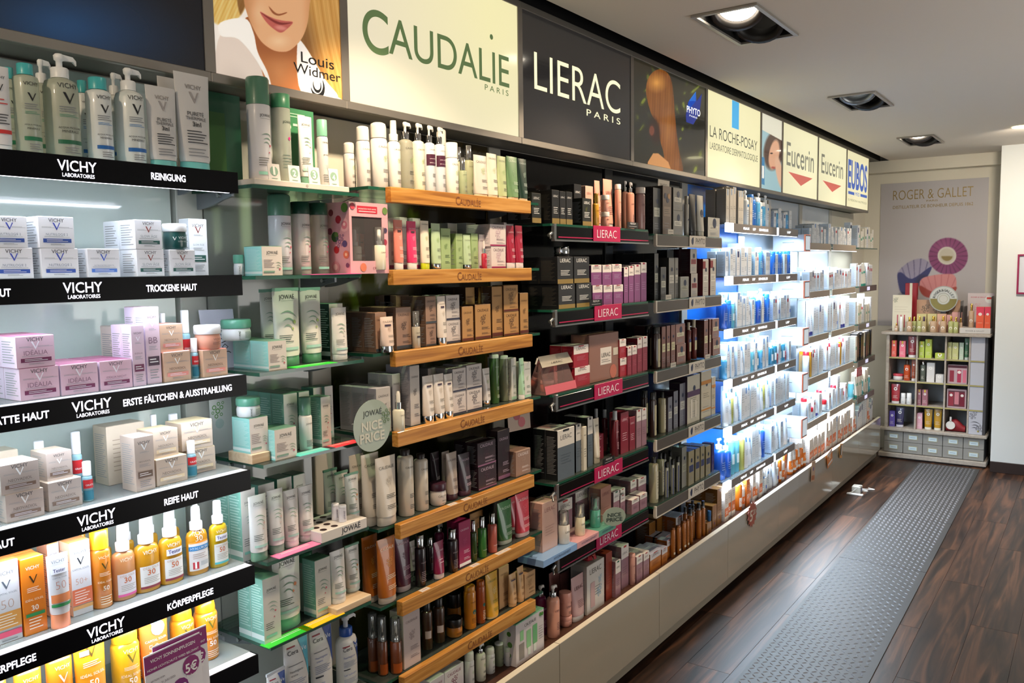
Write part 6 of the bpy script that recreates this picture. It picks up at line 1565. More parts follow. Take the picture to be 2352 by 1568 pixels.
# numbered routine display on the top glass shelf
z = JZ[0]; t = empty('display_tray', (0, 0, 0), label='white numbered display tray holding green-capped bottles on top glass shelf', category='display')
p = MB(); p.bevbox((-1.60, 1.155, z+.0002), (-1.493, 1.432, z+.0135), .0015, mat('d8cfc4', .4)); prints(p, lambda u, v: (-1.4925, 1.30+u, z+v), .1, .013, (('T', 'O', .5, .3, .06, '2a2a2a', .0, .6),)); p.build('tray', t)
for i, (q0, q1, nn) in enumerate(((617, 644, '1'), (664, 690, '2'), (710, 735, '3'), (756, 778, '4'))):
    X = -1.497; ya, yb_ = onx(q0, 390, X)[1], onx(q1, 390, X)[1]; zt = onx(q0, 374+i*4, X)[2]
    mb, f, w, h = card('c', rect(ya, yb_, X, z+.0137, zt, .004), .0015, mat('e8e2dc', .4), ''); prints(mb, f, w, h, (('C', .5, .55, .34, '8fb09c'), ('T', nn, .5, .34, .3, 'f4f4ee', .03, .5), ('L', .25, .75, .05, .16, 1, '8fb09c'))); mb.build('number_card', t)
mb, f, w, h = card('c', rect(onx(655, 390, -1.60)[1], onx(724, 390, -1.60)[1], -1.60, z+.0136, onx(690, 252, -1.60)[2]), .003, mat('3f8058', .4), ''); prints(mb, f, w, h, (('L', .1, .9, .88, .95, 2, 'b8dcc4'), ('C', .16, .76, .08, 'd8e8d8'), ('C', .16, .64, .08, 'd8c8a8'), ('R', .3, .9, .78, .81, 'b8dcc4'))); mb.build('display_card', t)
cardthing('green_board', rect(1.16, 1.27, -1.685, z+.0003, onx(550, 222, -1.685)[2]), .003, '2f6a50', 'plain dark green backing board at left of top glass shelf', (('R', .05, .6, 0, .8, '4a7a48'),))
# pink gift carton with windows
X = -1.505; z = JZ[1]+.0003; ya, yb_ = onx(805, 600, X)[1], onx(893, 600, X)[1]; zt = onx(850, 466, X)[2]; W2 = yb_-ya; H2 = zt-z
t = empty('gift_carton', (X, ya, z), label='pink gift carton printed with roses and fruit, bottles seen inside', category='box')
PK = mat('dfa8b0', .4, 0, 0, .3); p = MB(); dpt = .085; fr = W2*.05
for a, b in (((-.002, 0, 0), (0, W2, H2*.18)), ((-.002, 0, H2*.80), (0, W2, H2)), ((-.002, 0, H2*.181), (0, W2*.06, H2*.799)), ((-.002, W2*.84, H2*.181), (0, W2, H2*.799))): p.box(a, b, PK)
p.box((-dpt, 0, 0), (-.0021, .002, H2), PK); p.box((-dpt, W2-.002, 0), (-.0021, W2, H2), PK); p.box((-dpt, .0021, 0), (-dpt+.002, W2-.0021, H2), mat('8a7478', .6)); p.box((-dpt+.0021, .0021, 0), (-.0021, W2-.0021, .002), PK); p.box((-dpt+.0021, .0021, H2-.002), (-.0021, W2-.0021, H2), mat('d8465c', .4))
f1 = lambda u, v: (EPS, W2/2+u, v); f2 = lambda u, v: (-dpt/2+u, -EPS, v)
prints(p, f1, W2, H2, (('R', .2, .72, .85, .95, 'c4283c'), ('T', 'HYDRATION MUST-HAVES', .46, .90, .46, 'f8e0e4', 0, .03), ('L', .24, .68, .86, .89, 1, 'f8e0e4'), ('T', 'CAUDALIE', .72, .06, .3, '8a3848', -.005), ('C', .32, .09, .08, 'e07a58'), ('C', .9, .45, .06, 'a83048'), ('C', .92, .62, .05, '4a3a58'), ('C', .92, .9, .07, '6a8a48'), ('C', .9, .3, .08, 'e49aa8'), ('C', .08, .94, .06, 'c84858')))
rr = random.Random(3)
prints(p, f2, dpt, H2, [('C', .25, .86, .1, '8a3040'), ('C', .55, .76, .12, 'b02c3c'), ('C', .82, .92, .14, '6a9048'), ('C', .8, .68, .2, 'e8b4b8'), ('C', .8, .68, .12, 'd88090'), ('C', .8, .69, .05, 'f0c8c8'), ('C', .4, .52, .15, '3f6a38'), ('C', .46, .55, .08, '6a9048'), ('C', .45, .34, .11, 'b82c34'), ('C', .2, .60, .1, '8a3c58'), ('C', .8, .42, .1, '584878'), ('C', .85, .27, .12, 'e07a5c'), ('C', .85, .27, .05, 'f8c8a0'), ('C', .4, .1, .17, 'd08890'), ('C', .4, .1, .09, 'e8b8b8'), ('C', .9, .12, .07, '7a4868'), ('F', .6, .45, .3, '6a5080')])
p.build('carton', t)
q = MB(); q.add([(-.0024, W2*.06, H2*.18), (-.0024, W2*.84, H2*.18), (-.0024, W2*.84, H2*.8), (-.0024, W2*.06, H2*.8)], [(0, 1, 2, 3)], clear('f6f2f2', .94, .03, 'window_film')); q.build('window_film', t)
sh = SH['J2']
Shelf('G', z+.0022, -1.505, 1.46, 1.6, 'shelf inside pink gift carton'); place('G', 'air', ya+W2*.38, .036, .115, .02, .036, 'cai2', far=False); place('G', 'tube', ya+W2*.66, .03, .10, .045, .02, 'cu1')
Shelf('G2', JZ[1], -1.49, 1.46, 1.6, 'the glass beside the pink gift carton'); put('C2', 'air 857 887 522 .001 cai2')
# shelf talkers
cardthing('sign_card', rect(1.13, 1.20, -1.66, JZ[2]+.0003, JZ[2]+.135, .02, .03), .002, 'c8cad8', 'lavender card with sideways lettering behind mint cartons', (('TV', 'JOWAÉ', .72, .5, .5, '22242c'),))
cardthing('picture_card', rect(1.15, 1.21, -1.68, JZ[3]+.0003, JZ[3]+.20, .008), .002, 'c4cac6', 'pale card with green leaves behind third-from-bottom jar', (('F', .35, .5, .5, '4a8a3a'), ('C', .4, .35, .2, 'a8bcb8'), ('L', .3, .8, .75, .85, 2, '6a7070')))
def disc(cx_, cy_, rpx, X, col, label, spec, tilt=0.):
    c = onx(cx_, cy_, X); r = rpx*depth_of(c)/F; n = 40; mb = MB()
    f = lambda u, v: (X+u*tilt, c[1]+u, c[2]+v)
    ring = [f(r*math.cos(2*math.pi*i/n), r*math.sin(2*math.pi*i/n)) for i in range(n)]; back = [(a-.0012, b, c_) for a, b, c_ in ring]; m = mat(col, .35, 0, 0, .2)
    mb.add(ring, [tuple(range(n))], m); mb.add(ring+back, [tuple(range(2*n-1, n-1, -1))]+[(i, i+n, (i+1) % n+n, (i+1) % n) for i in range(n)], m)
    prints(mb, lambda u, v: (X+u*tilt+.0006, c[1]+u, c[2]-r+v), 2*r, 2*r, spec); mb.box((X-.07, c[1]-.006, c[2]-.003), (X-.0013, c[1]+.004, c[2]-.002), clear('f0f4f2', .8)); return mb, r
mb, r = disc(856, 977, 60, -1.455, '9aa898', '', (('T', 'JOWAÉ', .5, .70, .5, '1e2420', .0), ('T', 'NICE', .48, .42, .55, 'cfcfc0', .03, .17), ('T', 'PRICE', .48, .20, .66, 'cfcfc0', .03, .17), ('F', .86, .62, .22, '5a7a50')))
mb.build('price_disc', label='round sage green hanging disc reading nice price', category='sign')
mb, r = disc(1411, 1186, 22, -1.46, '98a494', '', (('T', 'NICE', .5, .5, .6, '30403a', .03, .2), ('T', 'PRICE', .5, .25, .7, '30403a', .03, .2)), .8); mb.build('price_disc', label='small turned disc on the coloured tray below magenta sign', category='sign')
# raised blocks
def block(x0, x1, y0, y1, z0, h, m, name, label, cat='display stand', top=None):
    p = MB(); p.bevbox((x0, y0, z0+.0002), (x1, y1, z0+h), .001, m); return p.build(name, label=label, category=cat)
z4 = JZ[3]
block(-1.60, -1.515, 1.135, 1.185, z4, .022, PALE, 'wooden_block', 'pale wooden block under the jar and carton, fourth glass shelf')
Shelf('K4', z4+.0222, -1.515, 1.1, 1.2, 'wooden block, fourth glass shelf'); SH['K4'].line = None
put('K4', 'box 575 618 958 .008 jb1\n^jar 546 603 911 .01 jj')
SH['K3'] = SH['J3']; Shelf('K3', JZ[2]+.0, -1.505, 1.1, 1.2, 'third green glass shelf')
# jar on the mint cartons of the third glass shelf
b3 = [i for i in ITEMS if i[2] == 'J3' and i[6] == 'box'][1]
zz = b3[0].location.z+max(v[2] for v in b3[0].bound_box)+.0005; place('K3', 'jar', 1.165, .066, .047, .055, .066, 'jj', zz)
# lip balm stand and tube block
z5 = JZ[4]; y0 = onx(745, 1230, -1.50)[1]; y1 = onx(835, 1215, -1.50)[1]
t = empty('lip_balm_stand', (0, 0, 0), label='white lip balm stand with round holes on fifth glass shelf', category='display stand')
p = MB(); p.bevbox((-1.60, y0-.02, z5+.0002), (-1.487, y1, z5+.026), .0012, mat('ddd6cf', .4)); prints(p, lambda u, v: (-1.4866, (y0+y1)/2+.01+u, z5+v), .07, .026, (('T', 'JOWAÉ', .5, .3, .9, '22242a', .01, .5),)); p.build('block', t)
hm = mat('2a1414', .6)
for i in range(3):
    for j in range(4):
        if (i, j) in ((2, 2), (2, 3)): continue
        p = MB(); cx_, cy_ = -1.582+.033*j*.8, y0+.0+.035*i; p.lathe([(.0088, z5+.0262), (.0086, z5+.0264)], hm, 16, 1., cx_, cy_); p.build('hole_shade', t)  # dark discs paint the shade inside the holes
for j in (2, 3): Shelf('K5', z5+.0262, -1.49, 1, 2, 'white stand, fifth glass shelf'); place('K5', 'cyl', y0+.072, .019, .042, .065-.026*(j-1), .019, 'jlip')
z6 = JZ[5]; y0 = onx(769, 1420, -1.50)[1]
block(-1.585, -1.492, y0, 1.463, z6, .016, PALE, 'wooden_block', 'pale wooden block with two tester tubes, sixth glass shelf')
Shelf('K6', z6+.0163, -1.492, 1.3, 1.5, 'wooden block, sixth glass shelf'); put('K6', 'tube 758 795 1262 .02 jt2\ntube 794 827 1248 .045 jt4')
cardthing('dark_card', rect(onx(700, 1250, -1.66)[1], onx(790, 1250, -1.66)[1], -1.66, z6+.0003, z6+.165, .01), .002, '26282a', 'dark grey leaflet standing behind tubes, sixth glass shelf', (('T', 'VERSPRECHEN', .5, .84, .8, '8a8a88'), ('L', .2, .8, .3, .7, 6, '4a4c50')))
# promotion cards in front of the sun care
def promo(y0, y1, X, z0, z1, label, turn):
    cardthing('promotion_card', [(X, y0, z0), (X+turn, y1, z0), (X+turn-.005, y1, z1), (X-.005, y0, z1)], .0015, 'eceaf0', label,
              (('R', 0, 1, .70, .98, '8c1c70'), ('T', 'VICHY SONNENPFLEGEN', .5, .86, .8, 'ffffff', .01, .1), ('T', 'HOHER LICHTSCHUTZ WIRD BELOHNT', .5, .74, .92, 'ffffff', .005, .1),
               ('C', .80, .54, .155, '8c1c70'), ('C', .58, .26, .155, '7c1c78'), ('T', '5€', .80, .44, .22, 'ffffff', .02, .24), ('T', '3€', .58, .16, .22, 'ffffff', .02, .24), ('T', 'Rabatt', .8, .36, .18, 'ffffff'), ('T', 'Rabatt', .58, .08, .18, 'ffffff'),
               ('T', 'AKTION VOM', .2, .56, .24, '4a3a58'), ('T', '1. APRIL - 31. JULI 2020', .28, .48, .44, '4a3a58')), 'card')
PA, PB = onx(333, 1511, -1.452), onx(470, 1450, -1.452)
promo(PA[1], PB[1]-.002, -1.452, PA[2]-.125, PA[2], 'white and purple discount card, front one below lowest lit shelf', -.01)
promo(PA[1]+.024, PB[1]+.016, -1.462, PA[2]-.117, PA[2]+.008, 'white and purple discount card, rear one mostly covered', -.004)
# hanging tags on the plinth edge
def star(c, R, n, m):
    mb = MB(); pts = []
    for i in range(2*n): a = math.pi*i/n; r = R if i % 2 else R*.78; pts.append((c[0], c[1]+r*math.cos(a), c[2]+r*math.sin(a)))
    b = [(x-.001, y, z_) for x, y, z_ in pts]; k = len(pts); mb.add(pts, [tuple(range(k))], m); mb.add(pts+b, [tuple(range(2*k-1, k-1, -1))]+[(i, i+k, (i+1) % k+k, (i+1) % k) for i in range(k)], m); return mb
c = onx(1728, 1180, -1.452); mb = star(c, .072, 14, mat('9a4a34', .4)); prints(mb, lambda u, v: (c[0]+.0008, c[1]+u, c[2]-.07+v), .14, .14, (('T', '5', .38, .26, .3, 'd0c0b0', .02, .4), ('T', '20', .7, .44, .28, 'd0c0b0', .01, .2)))
mb.rod((c[0]-.003, c[1], c[2]+.06), (c[0]-.003, c[1], ZB+.03), .004, mat('c8c4b8')); mb.build('price_star', label='rust red star tag reading 5 hanging over plinth edge', category='tag')
for (px_, py_, w_, h_, col, s_, l_) in ((1906, 1052, .13, .10, 'd97a1c', '3€', 'orange hanging tag reading 3 euro on plinth edge'), (1932, 1035, .07, .10, 'c98a3c', '', 'orange and dark tag beside the 3 euro tag'), (1868, 1082, .085, .13, 'b89878', '', 'beige tag on ring at plinth edge')):
    c = onx(px_, py_, -1.452); ro = .2 if s_ else -.15
    cr = [(c[0], c[1]+a*w_/2*math.cos(ro)-b*h_/2*math.sin(ro), c[2]+a*w_/2*math.sin(ro)+b*h_/2*math.cos(ro)) for a, b in ((-1, -1), (1, -1), (1, 1), (-1, 1))]
    spec = (('R', .05, .95, .78, .95, 'd8d4d0'), ('T', '3€', .5, .46, .4, 'fff0d8', .02, .3), ('R', .1, .95, .12, .26, 'e0e0e0')) if s_ else ((('R', .1, .5, .2, .9, '3a3014'), ('R', .55, .8, .2, .9, 'd8dce0')) if px_ == 1932 else (('R', .1, .9, .08, .3, 'a86028'), ('C', .5, .62, .16, '5a5088')))
    cardthing('price_tag', cr, .0012, col, l_, spec, 'tag')
# flat display carton on the plinth with green tubes printed
X = -1.50; y0, y1 = onx(1186, 1530, X)[1], onx(1250, 1480, X)[1]; z0 = ZB-.0118; zt = onx(1215, 1418, X)[2]
p = MB(); p.bevbox((-1.57, y0, z0), (X, y1, zt), .0012, mat('d4cccc', .35, 0, 0, .3))
p.box((-1.57, y0, zt+.0002), (X, y1, zt+.003), mat('88c8a0', .4))
prints(p, lambda u, v: (X+EPS, (y0+y1)/2+u, z0+v), y1-y0, zt-z0, (('T', 'CAUDALIE', .5, .84, .4, '50504a'), ('R', .1, .28, .12, .50, '8c8680'), ('R', .14, .26, .56, .80, '8cc48c'), ('R', .36, .52, .30, .72, '8cc48c'), ('R', .40, .50, .12, .30, 'd8e0d4'), ('R', .58, .74, .30, .76, '6cb078'), ('R', .60, .70, .12, .30, 'd8e0d4'), ('L', .8, .97, .3, .66, 6, '9a9a98'), ('C', .86, .92, .04, '4a8a3a'), ('C', .93, .91, .04, '4a8a3a')))
prints(p, lambda u, v: (-1.535+u, y0-EPS, z0+v), .07, zt-z0, (('C', .6, .75, .12, '4a7a2a'), ('C', .65, .5, .14, '5a8a3a'), ('C', .6, .25, .12, '4a7a2a')))
p.build('display_carton', label='white carton printed with three green tubes on the plinth', category='box')
# clear pouch and gift bag on the third magenta shelf
z3 = LZ[2]+.0003; ya, yb_ = onx(1268, 905, -1.50)[1], onx(1327, 880, -1.50)[1]; ya -= .03
t = empty('gift_pouch', (-1.545, (ya+yb_)/2, z3), label='clear pink house-shaped pouch with white flap, third magenta-sign shelf', category='pouch'); w = (yb_-ya)/2; hh = .125
film = clear('f4ccc8', .86, .06, 'pink_film'); p = MB(); vs = [(-.04, -w, 0), (.04, -w, 0), (.04, w, 0), (-.04, w, 0), (0, -w*.85, hh), (0, w*.85, hh)]
p.add(vs, [(0, 1, 2, 3), (1, 2, 5, 4), (3, 0, 4, 5), (0, 4, 1), (2, 5, 3)], film); p.add([(.0405, -w, .002), (.0405, w, .002), (.035, w, .03), (.035, -w, .03)], [(0, 1, 2, 3)], mat('cc6470', .4)); p.build('film', t)
p = MB(); p.add([(.006, -w*.95, hh+.004), (.006, w*.95, hh+.004), (.026, w, hh-.032), (.026, -w, hh-.032)], [(0, 3, 2, 1), (0, 1, 2, 3)], mat('d6cebe', .5)); prints(p, lambda u, v: (.022-.0*v, u, hh-.03+v*.6), 2*w, .03, (('T', 'LIERAC', .5, .3, .4, '3a3434', 0, .4),)); p.rod((.008, -w, hh), (.008, -w-.012, hh-.02), .003, mat('d6cebe')); p.build('flap', t)
Shelf('K7', z3+.0012, -1.505, ya, yb_, 'the clear pink pouch'); place('K7', 'jar', ya+.075, .05, .04, .02, .05, 'lj'); place('K7', 'tube', ya+.115, .022, .085, .02, .03, 'cu1')
X = -1.52; ya, yb_ = onx(1354, 880, X)[1], onx(1421, 860, X)[1]; zt = onx(1388, 765, X)[2]
p = MB(); p.bevbox((-1.60, ya, z3), (X, yb_, zt), .002, mat('90685c', .25, 0, 0, .5)); prints(p, lambda u, v: (X+EPS, (ya+yb_)/2+u, z3+v), yb_-ya, zt-z3, (('R', .36, .74, .34, .70, 'd8d0c8'), ('T', 'LIERAC', .55, .50, .3, '2a2a2c', .01), ('L', .4, .7, .38, .46, 2, '6a6460'), ('R', .80, .97, .5, .66, 'c8c0b0'), ('C', .8, .16, .12, 'b86a58')))
p.build('gift_carton', label='large pinkish brown wrapped gift carton above magenta name plate', category='box')
cardthing('standing_card', rect(2.225, 2.335, -1.60, z3-.12, z3+.055, .01, .015), .002, 'b89c88', 'beige card with red pots, between wooden-edged and magenta shelves', (('T', 'LIERAC', .5, .74, .5, '3a3030'), ('T', 'SUPRA RADIANCE', .5, .6, .8, '5a4440'), ('C', .4, .3, .16, 'a83440'), ('C', .6, .15, .16, 'c05058')))
# coloured tray of the fifth shelf
zl = LZ[4]+.0003; ya, yb_ = onx(1248, 1270, -1.47)[1], onx(1415, 1215, -1.47)[1]
t = empty('serum_tray', (0, 0, 0), label='blue, pink and green display tray on lowest magenta-sign shelf', category='display')
for i, (c_, nm_) in enumerate((('88acd8', 'blue tray section'), ('d8a0a4', 'pink tray section'), ('5c9c88', 'green tray section'))):
    a, b = ya+(yb_-ya)*(0, .43, .74)[i], ya+(yb_-ya)*(.43, .74, 1)[i]
    p = MB(); p.bevbox((-1.575, a+.0003, zl), (-1.47, b-.0003, zl+.024), .0008, mat(c_, .35)); prints(p, lambda u, v: (-1.4696, (a+b)/2+u, zl+v), b-a, .024, (('T', 'HYDRAGENIST', .55, .35, .7, '3a4a68', 0, .35),)); o = p.build('tray_section', t); pass
Shelf('K8', zl+.0243, -1.47, 2.3, 2.7, 'coloured tray'); put('K8', 'air 1281 1309 1173 .02 la1\nair 1320 1344 1156 .02 la2\nair 1355 1379 1141 .02 la3')
for it in [i for i in ITEMS if i[2] == 'L5'][:1]: it[0].location.z += .0245; it[0].location.x += .0
# chrome-lidded jars standing on the cartons
for i, lst in (('L2', 1290),):
    b_ = [k for k in ITEMS if k[2] == 'L2' and k[1].startswith('cellophane')]; top_ = max(k[0].location.z+max(v[2] for v in k[0].bound_box) for k in b_); place('L2', 'jar', onx(1297, 600, -1.55)[1], .055, .036, .05, .055, 'lmet', top_+.0004, top=True)
# red ribbon bow on the white gift carton
g = [k for k in ITEMS if k[2] == 'B2' and k[1].startswith('large white')][0][0]; zt = g.location.z+max(v[2] for v in g.bound_box)+.0005; p = MB(); rm = mat('a01828', .4)
for k in range(9):
    a = k*2*math.pi/9; n = 9; vs = []
    for i in range(n+1):
        u = i/n; r = .034*math.sin(math.pi*u)*1.0; zz = .003+.022*math.sin(math.pi*u)*(1-abs(u-.5)); rad = .036*math.sin(math.pi*u*.98)
        for s_ in (-.009, .009): vs.append((g.location.x+rad*math.cos(a)-s_*math.sin(a), g.location.y+rad*math.sin(a)+s_*math.cos(a), zt+.002+.028*math.sin(math.pi*2*u)**2*.5+.016*u))
    p.add(vs, [(2*i, 2*i+2, 2*i+3, 2*i+1) for i in range(n)], rm, True)
p.lathe([(.012, zt), (.014, zt+.01), (.005, zt+.022)], rm, 12, 1, g.location.x, g.location.y); p.build('ribbon_bow', label='glossy dark red ribbon bow on white gift carton', category='bow')
# leaf-brand showcard above the top grey shelf
yc = onx(1550, 410, -1.53)[1]; zb_ = PZ[0]+.165
cardthing('showcard', [(-1.615, yc-.02, zb_-.16), (-1.615, yc+.10, zb_-.16), (-1.63, yc+.165, zb_+.09), (-1.63, yc+.045, zb_+.09)], .003, '8c8880', 'grey tilted showcard reaching above top grey-sign shelf', (('T', 'PHYTO', .5, .87, .6, '26262a'), ('R', .06, .94, .04, .78, '34363e'), ('L', .1, .8, .66, .74, 2, 'a0a0a0'), ('R', .5, .95, .6, .64, '8c8c8c')))
for yy, zz in ((3.22, 0), (3.20, 1), (3.25, 2), (3.63, 2)): cardthing('price_label', rect(yy, yy+.055, -1.482, PZ[zz]+.001, PZ[zz]+.021), .0012, 'c4bcac', 'small cream paper label, %s' % {(3.22, 0): 'on top grey-sign shelf edge', (3.20, 1): 'on second grey-sign shelf edge', (3.25, 2): 'on third grey-sign shelf, near end', (3.63, 2): 'on third grey-sign shelf, far end'}[(yy, zz)], (('L', .15, .85, .35, .65, 1, '5a5650'),), 'label')
for zi, yy, s_ in ((0, 2.86, 'top'), (1, 2.57, 'second'), (3, 2.66, 'fourth')): cardthing('product_label', rect(yy, yy+.09, -1.4835, LZ[zi]+.001, LZ[zi]+.024), .0012, '0e0e10', 'small black label strip on %s magenta-sign shelf edge' % s_, (('T', 'PREMIUM', .5, .6, .5, 'd0d0d0', 0, .3), ('L', .15, .85, .15, .45, 1, 'a0a0a0')), 'label')
# little white price stickers lying on the oak boards
for zi, L in ((4, (1030, 1062)), (5, (965, 1062+20, 1140, 1155)), (2, ())):
    for q_ in L:
        y_ = onx(q_, SH['C%d' % (zi+1)].py(q_, -1.5), -1.5)[1]; zq = CZ[zi]; cardthing('price_sticker', [(-1.4915, y_, zq+.0006), (-1.4915, y_+.035, zq+.0006), (-1.508, y_+.035, zq+.0006), (-1.508, y_, zq+.0006)], .0004, 'e4dcd4', 'white price sticker on %s oak board, %s from the left' % (ORD[zi], NUM[L.index(q_)]), (('L', .2, .8, .3, .7, 1, 'c08080'),), 'sticker')
# orange-edged dispensers of the white bays
for i, (a, b) in enumerate(((538, 577), (645, 685), (753, 793), (857, 899), (959, 1002))):
    X = -1.47; y0, y1 = 5.125, 5.255; z0 = onx(1850, b, X)[2]; z1 = onx(1850, a, X)[2]
    t = empty('tester_dispenser', (0, 0, 0), label='white tester dispenser with orange edge, %s from top beside blue bay' % (NUM[i]), category='dispenser')
    p = MB(); p.bevbox((-1.66, y0, z0), (X-.0005, y1, z1), .003, mat('dfe6ee', .3)); p.box((-1.60, y0-.0004, z0+(z1-z0)*.52), (-1.53, y0-.0001, z0+(z1-z0)*.55), mat('5a6a78')); p.build('case', t)
    p = MB(); p.add([(X, y0, z0), (X, y1, z0), (X, y1, z1), (X, y0, z1)], [(0, 1, 2, 3)], mat('ee8a6a', .4, 0, .35)); e_ = EPS
    p.add([(X+e_, y0+.024, z0+.004), (X+e_, y1-.004, z0+.004), (X+e_, y1-.004, z1-.004), (X+e_, y0+.024, z1-.004)], [(0, 1, 2, 3)], mat('46586a', .4)); p.add([(X+2*e_, y0+.030, z0+.010), (X+2*e_, y1-.010, z0+.010), (X+2*e_, y1-.010, z1-.010), (X+2*e_, y0+.030, z1-.010)], [(0, 1, 2, 3)], mat('dceaf6', .4, 0, .35)); p.build('front_label', t)
    p = MB(); p.rod((-1.712, (y0+y1)/2, z0-.02), (-1.58, (y0+y1)/2, z0-.004), .004, STEEL); p.build('support_arm', t)
cardthing('red_card', rect(6.62, 6.74, -1.49, .79, .86, 0, .01), .0015, 'a02030', 'small red notice card hanging between white and end bays', (('L', .15, .85, .2, .8, 4, 'e8c0c0'),))
for k_, (sk_, yy) in enumerate((('R2', 4.02), ('R2', 4.42))):
    sh = SH[sk_]; cardthing('peg_card', rect(yy, yy+.07, -1.62, sh.z+.15, sh.z+.21, .0, .01), .0015, ('e8ecf0', '8a7468')[k_], ('small white card above cartons, second blue-bay shelf', 'brownish leaflet leaning above cartons, second blue-bay shelf')[k_], (('L', .2, .8, .2, .8, 4, '7a8aa0'),))
# mains adapter and cable on the floor
c = onz(1952, 1128, 0); c = np.array([-1.385, c[1], 0])
t = empty('power_adapter', (c[0], c[1], 0), label='white power adapter with looped cable by the plinth foot', category='adapter')
p = MB(); p.bevbox((-.03, -.035, .0), (.03, .035, .05), .004, mat('d8d6cc', .4)); p.box((.0305, -.02, .008), (.031, .02, .04), mat('3a3a78', .4)); p.build('housing', t)
def tube_path(mb, pts, r, m, seg=6):
    P = [Vector(q_) for q_ in pts]; rings = []
    for i, q_ in enumerate(P):
        d_ = (P[min(i+1, len(P)-1)]-P[max(i-1, 0)]).normalized(); qq = d_.to_track_quat('Z', 'Y'); rings.append([tuple(q_+qq@Vector((r*math.cos(2*math.pi*j/seg), r*math.sin(2*math.pi*j/seg), 0))) for j in range(seg)])
    mb.loft(rings, m)
p = MB(); pts = [(-.04+.09*abs(math.sin(a*.9))*(.6+.1*a), .02*a-.05, .004+.055*max(0, math.sin(a*1.0))**2*(a < 3.2)) for a in [i*.25 for i in range(40)]]; tube_path(p, pts, .0035, mat('e8e6e0', .4)); p.build('cable', t)
p = MB(); p.bevbox((-.05, -.10, 0), (.06, -.07, .012), .003, mat('e0deda', .4)); p.build('plug_strip', t)

# ================================================================== display cupboard and poster in the niche
YC = 7.53; cab = empty('display_cupboard', (0, 0, 0), label='grey limed wooden display cupboard with small labelled drawers in niche', category='cupboard')
BL = mat('a9adb0', .5); DKG = mat('3c3a3c', .6); OLV = mat('a3985c', .5)
p = MB(); p.bevbox((-1.500, YC-.035, 1.052), (-.695, 7.885, 1.075), .003, GREYW); p.build('top_board', cab)
p = MB(); p.box((-1.463, YC, .262), (-1.440, 7.88, 1.0515), GREYW); p.build('side_panel', cab)
p = MB(); p.box((-.733, YC+.002, .262), (-.715, 7.88, 1.0515), DKG); p.build('side_panel', cab)
p = MB(); p.box((-1.4395, 7.86, .262), (-.7335, 7.88, 1.0515), BL); p.build('back_panel', cab)
for x_ in (-1.228, -1.014, -.840): p = MB(); p.box((x_-.006, YC+.004, .262), (x_+.006, 7.859, 1.0515), GREYW); p.build('divider', cab)
CS = [.860, .662, .462]; XC = [-1.4395, -1.235, -1.221, -1.021, -1.007, -.847, -.833, -.7335]
for zc in CS:
    for k in range(4): p = MB(); p.box((XC[2*k], YC+.001, zc-.010), (XC[2*k+1], 7.858, zc), GREYW); p.add([(XC[2*k], YC, zc-.010), (XC[2*k+1], YC, zc-.010), (XC[2*k+1], YC, zc), (XC[2*k], YC, zc)], [(0, 1, 2, 3)], OLV); p.build('shelf_board', cab)
for k, (a, b) in enumerate(zip([.2625]+CS[::-1], [c_-.011 for c_ in CS[::-1]]+[1.051])):
    p = MB(); x0_, x1_ = -.832, -.7345
    p.box((x0_, YC+.005, a+.001), (x1_, 7.6, b-.001), mat('b4b4bc', .5))
    if k == 0: prints(p, lambda u, v: ((x0_+x1_)/2+u, YC+.0046, a+v), .095, b-a, (('F', .3, .8, .5, '1c1c1e'), ('F', .8, .25, .5, '1c1c1e'), ('A', .5, .5, 1., '1c1c1e'), ('C', .7, .15, .07, 'a09048')))
    p.build('panel_block', cab)
p = MB(); p.bevbox((-1.500, YC-.03, .238), (-.698, 7.885, .2615), .003, GREYW); p.build('middle_board', cab)
p = MB(); p.box((-1.46, YC+.012, .048), (-.715, 7.88, .2375), DKG); p.build('drawer_case', cab)
DM = mat('8f8c86', .5)
for r_i in range(2):
    for k in range(5):
        x0_ = -1.462+.1496*k; z0_ = .052+.093*r_i
        p = MB(); p.bevbox((x0_+.001, YC-.004, z0_), (x0_+.147, YC+.0115, z0_+.090), .0015, DM); d_ = p.build('drawer', cab)
        p = MB(); p.box((x0_+.040, YC-.0066, z0_+.026), (x0_+.110, YC-.0042, z0_+.064), mat('c9c2a0', .35, .5)); p.box((x0_+.045, YC-.0078, z0_+.031), (x0_+.105, YC-.0067, z0_+.059), mat('c6d6dc', .5)); p.box((x0_+.055, YC-.0082, z0_+.043), (x0_+.095, YC-.0079, z0_+.046), mat('7a8a90', .5)); p.build('label_holder', d_)
p = MB(); p.bevbox((-1.502, YC-.035, .012), (-.695, 7.885, .0475), .003, GREYW); p.box((-1.49, YC-.01, 0), (-.71, 7.88, .0119), DKG); p.build('plinth_board', cab)
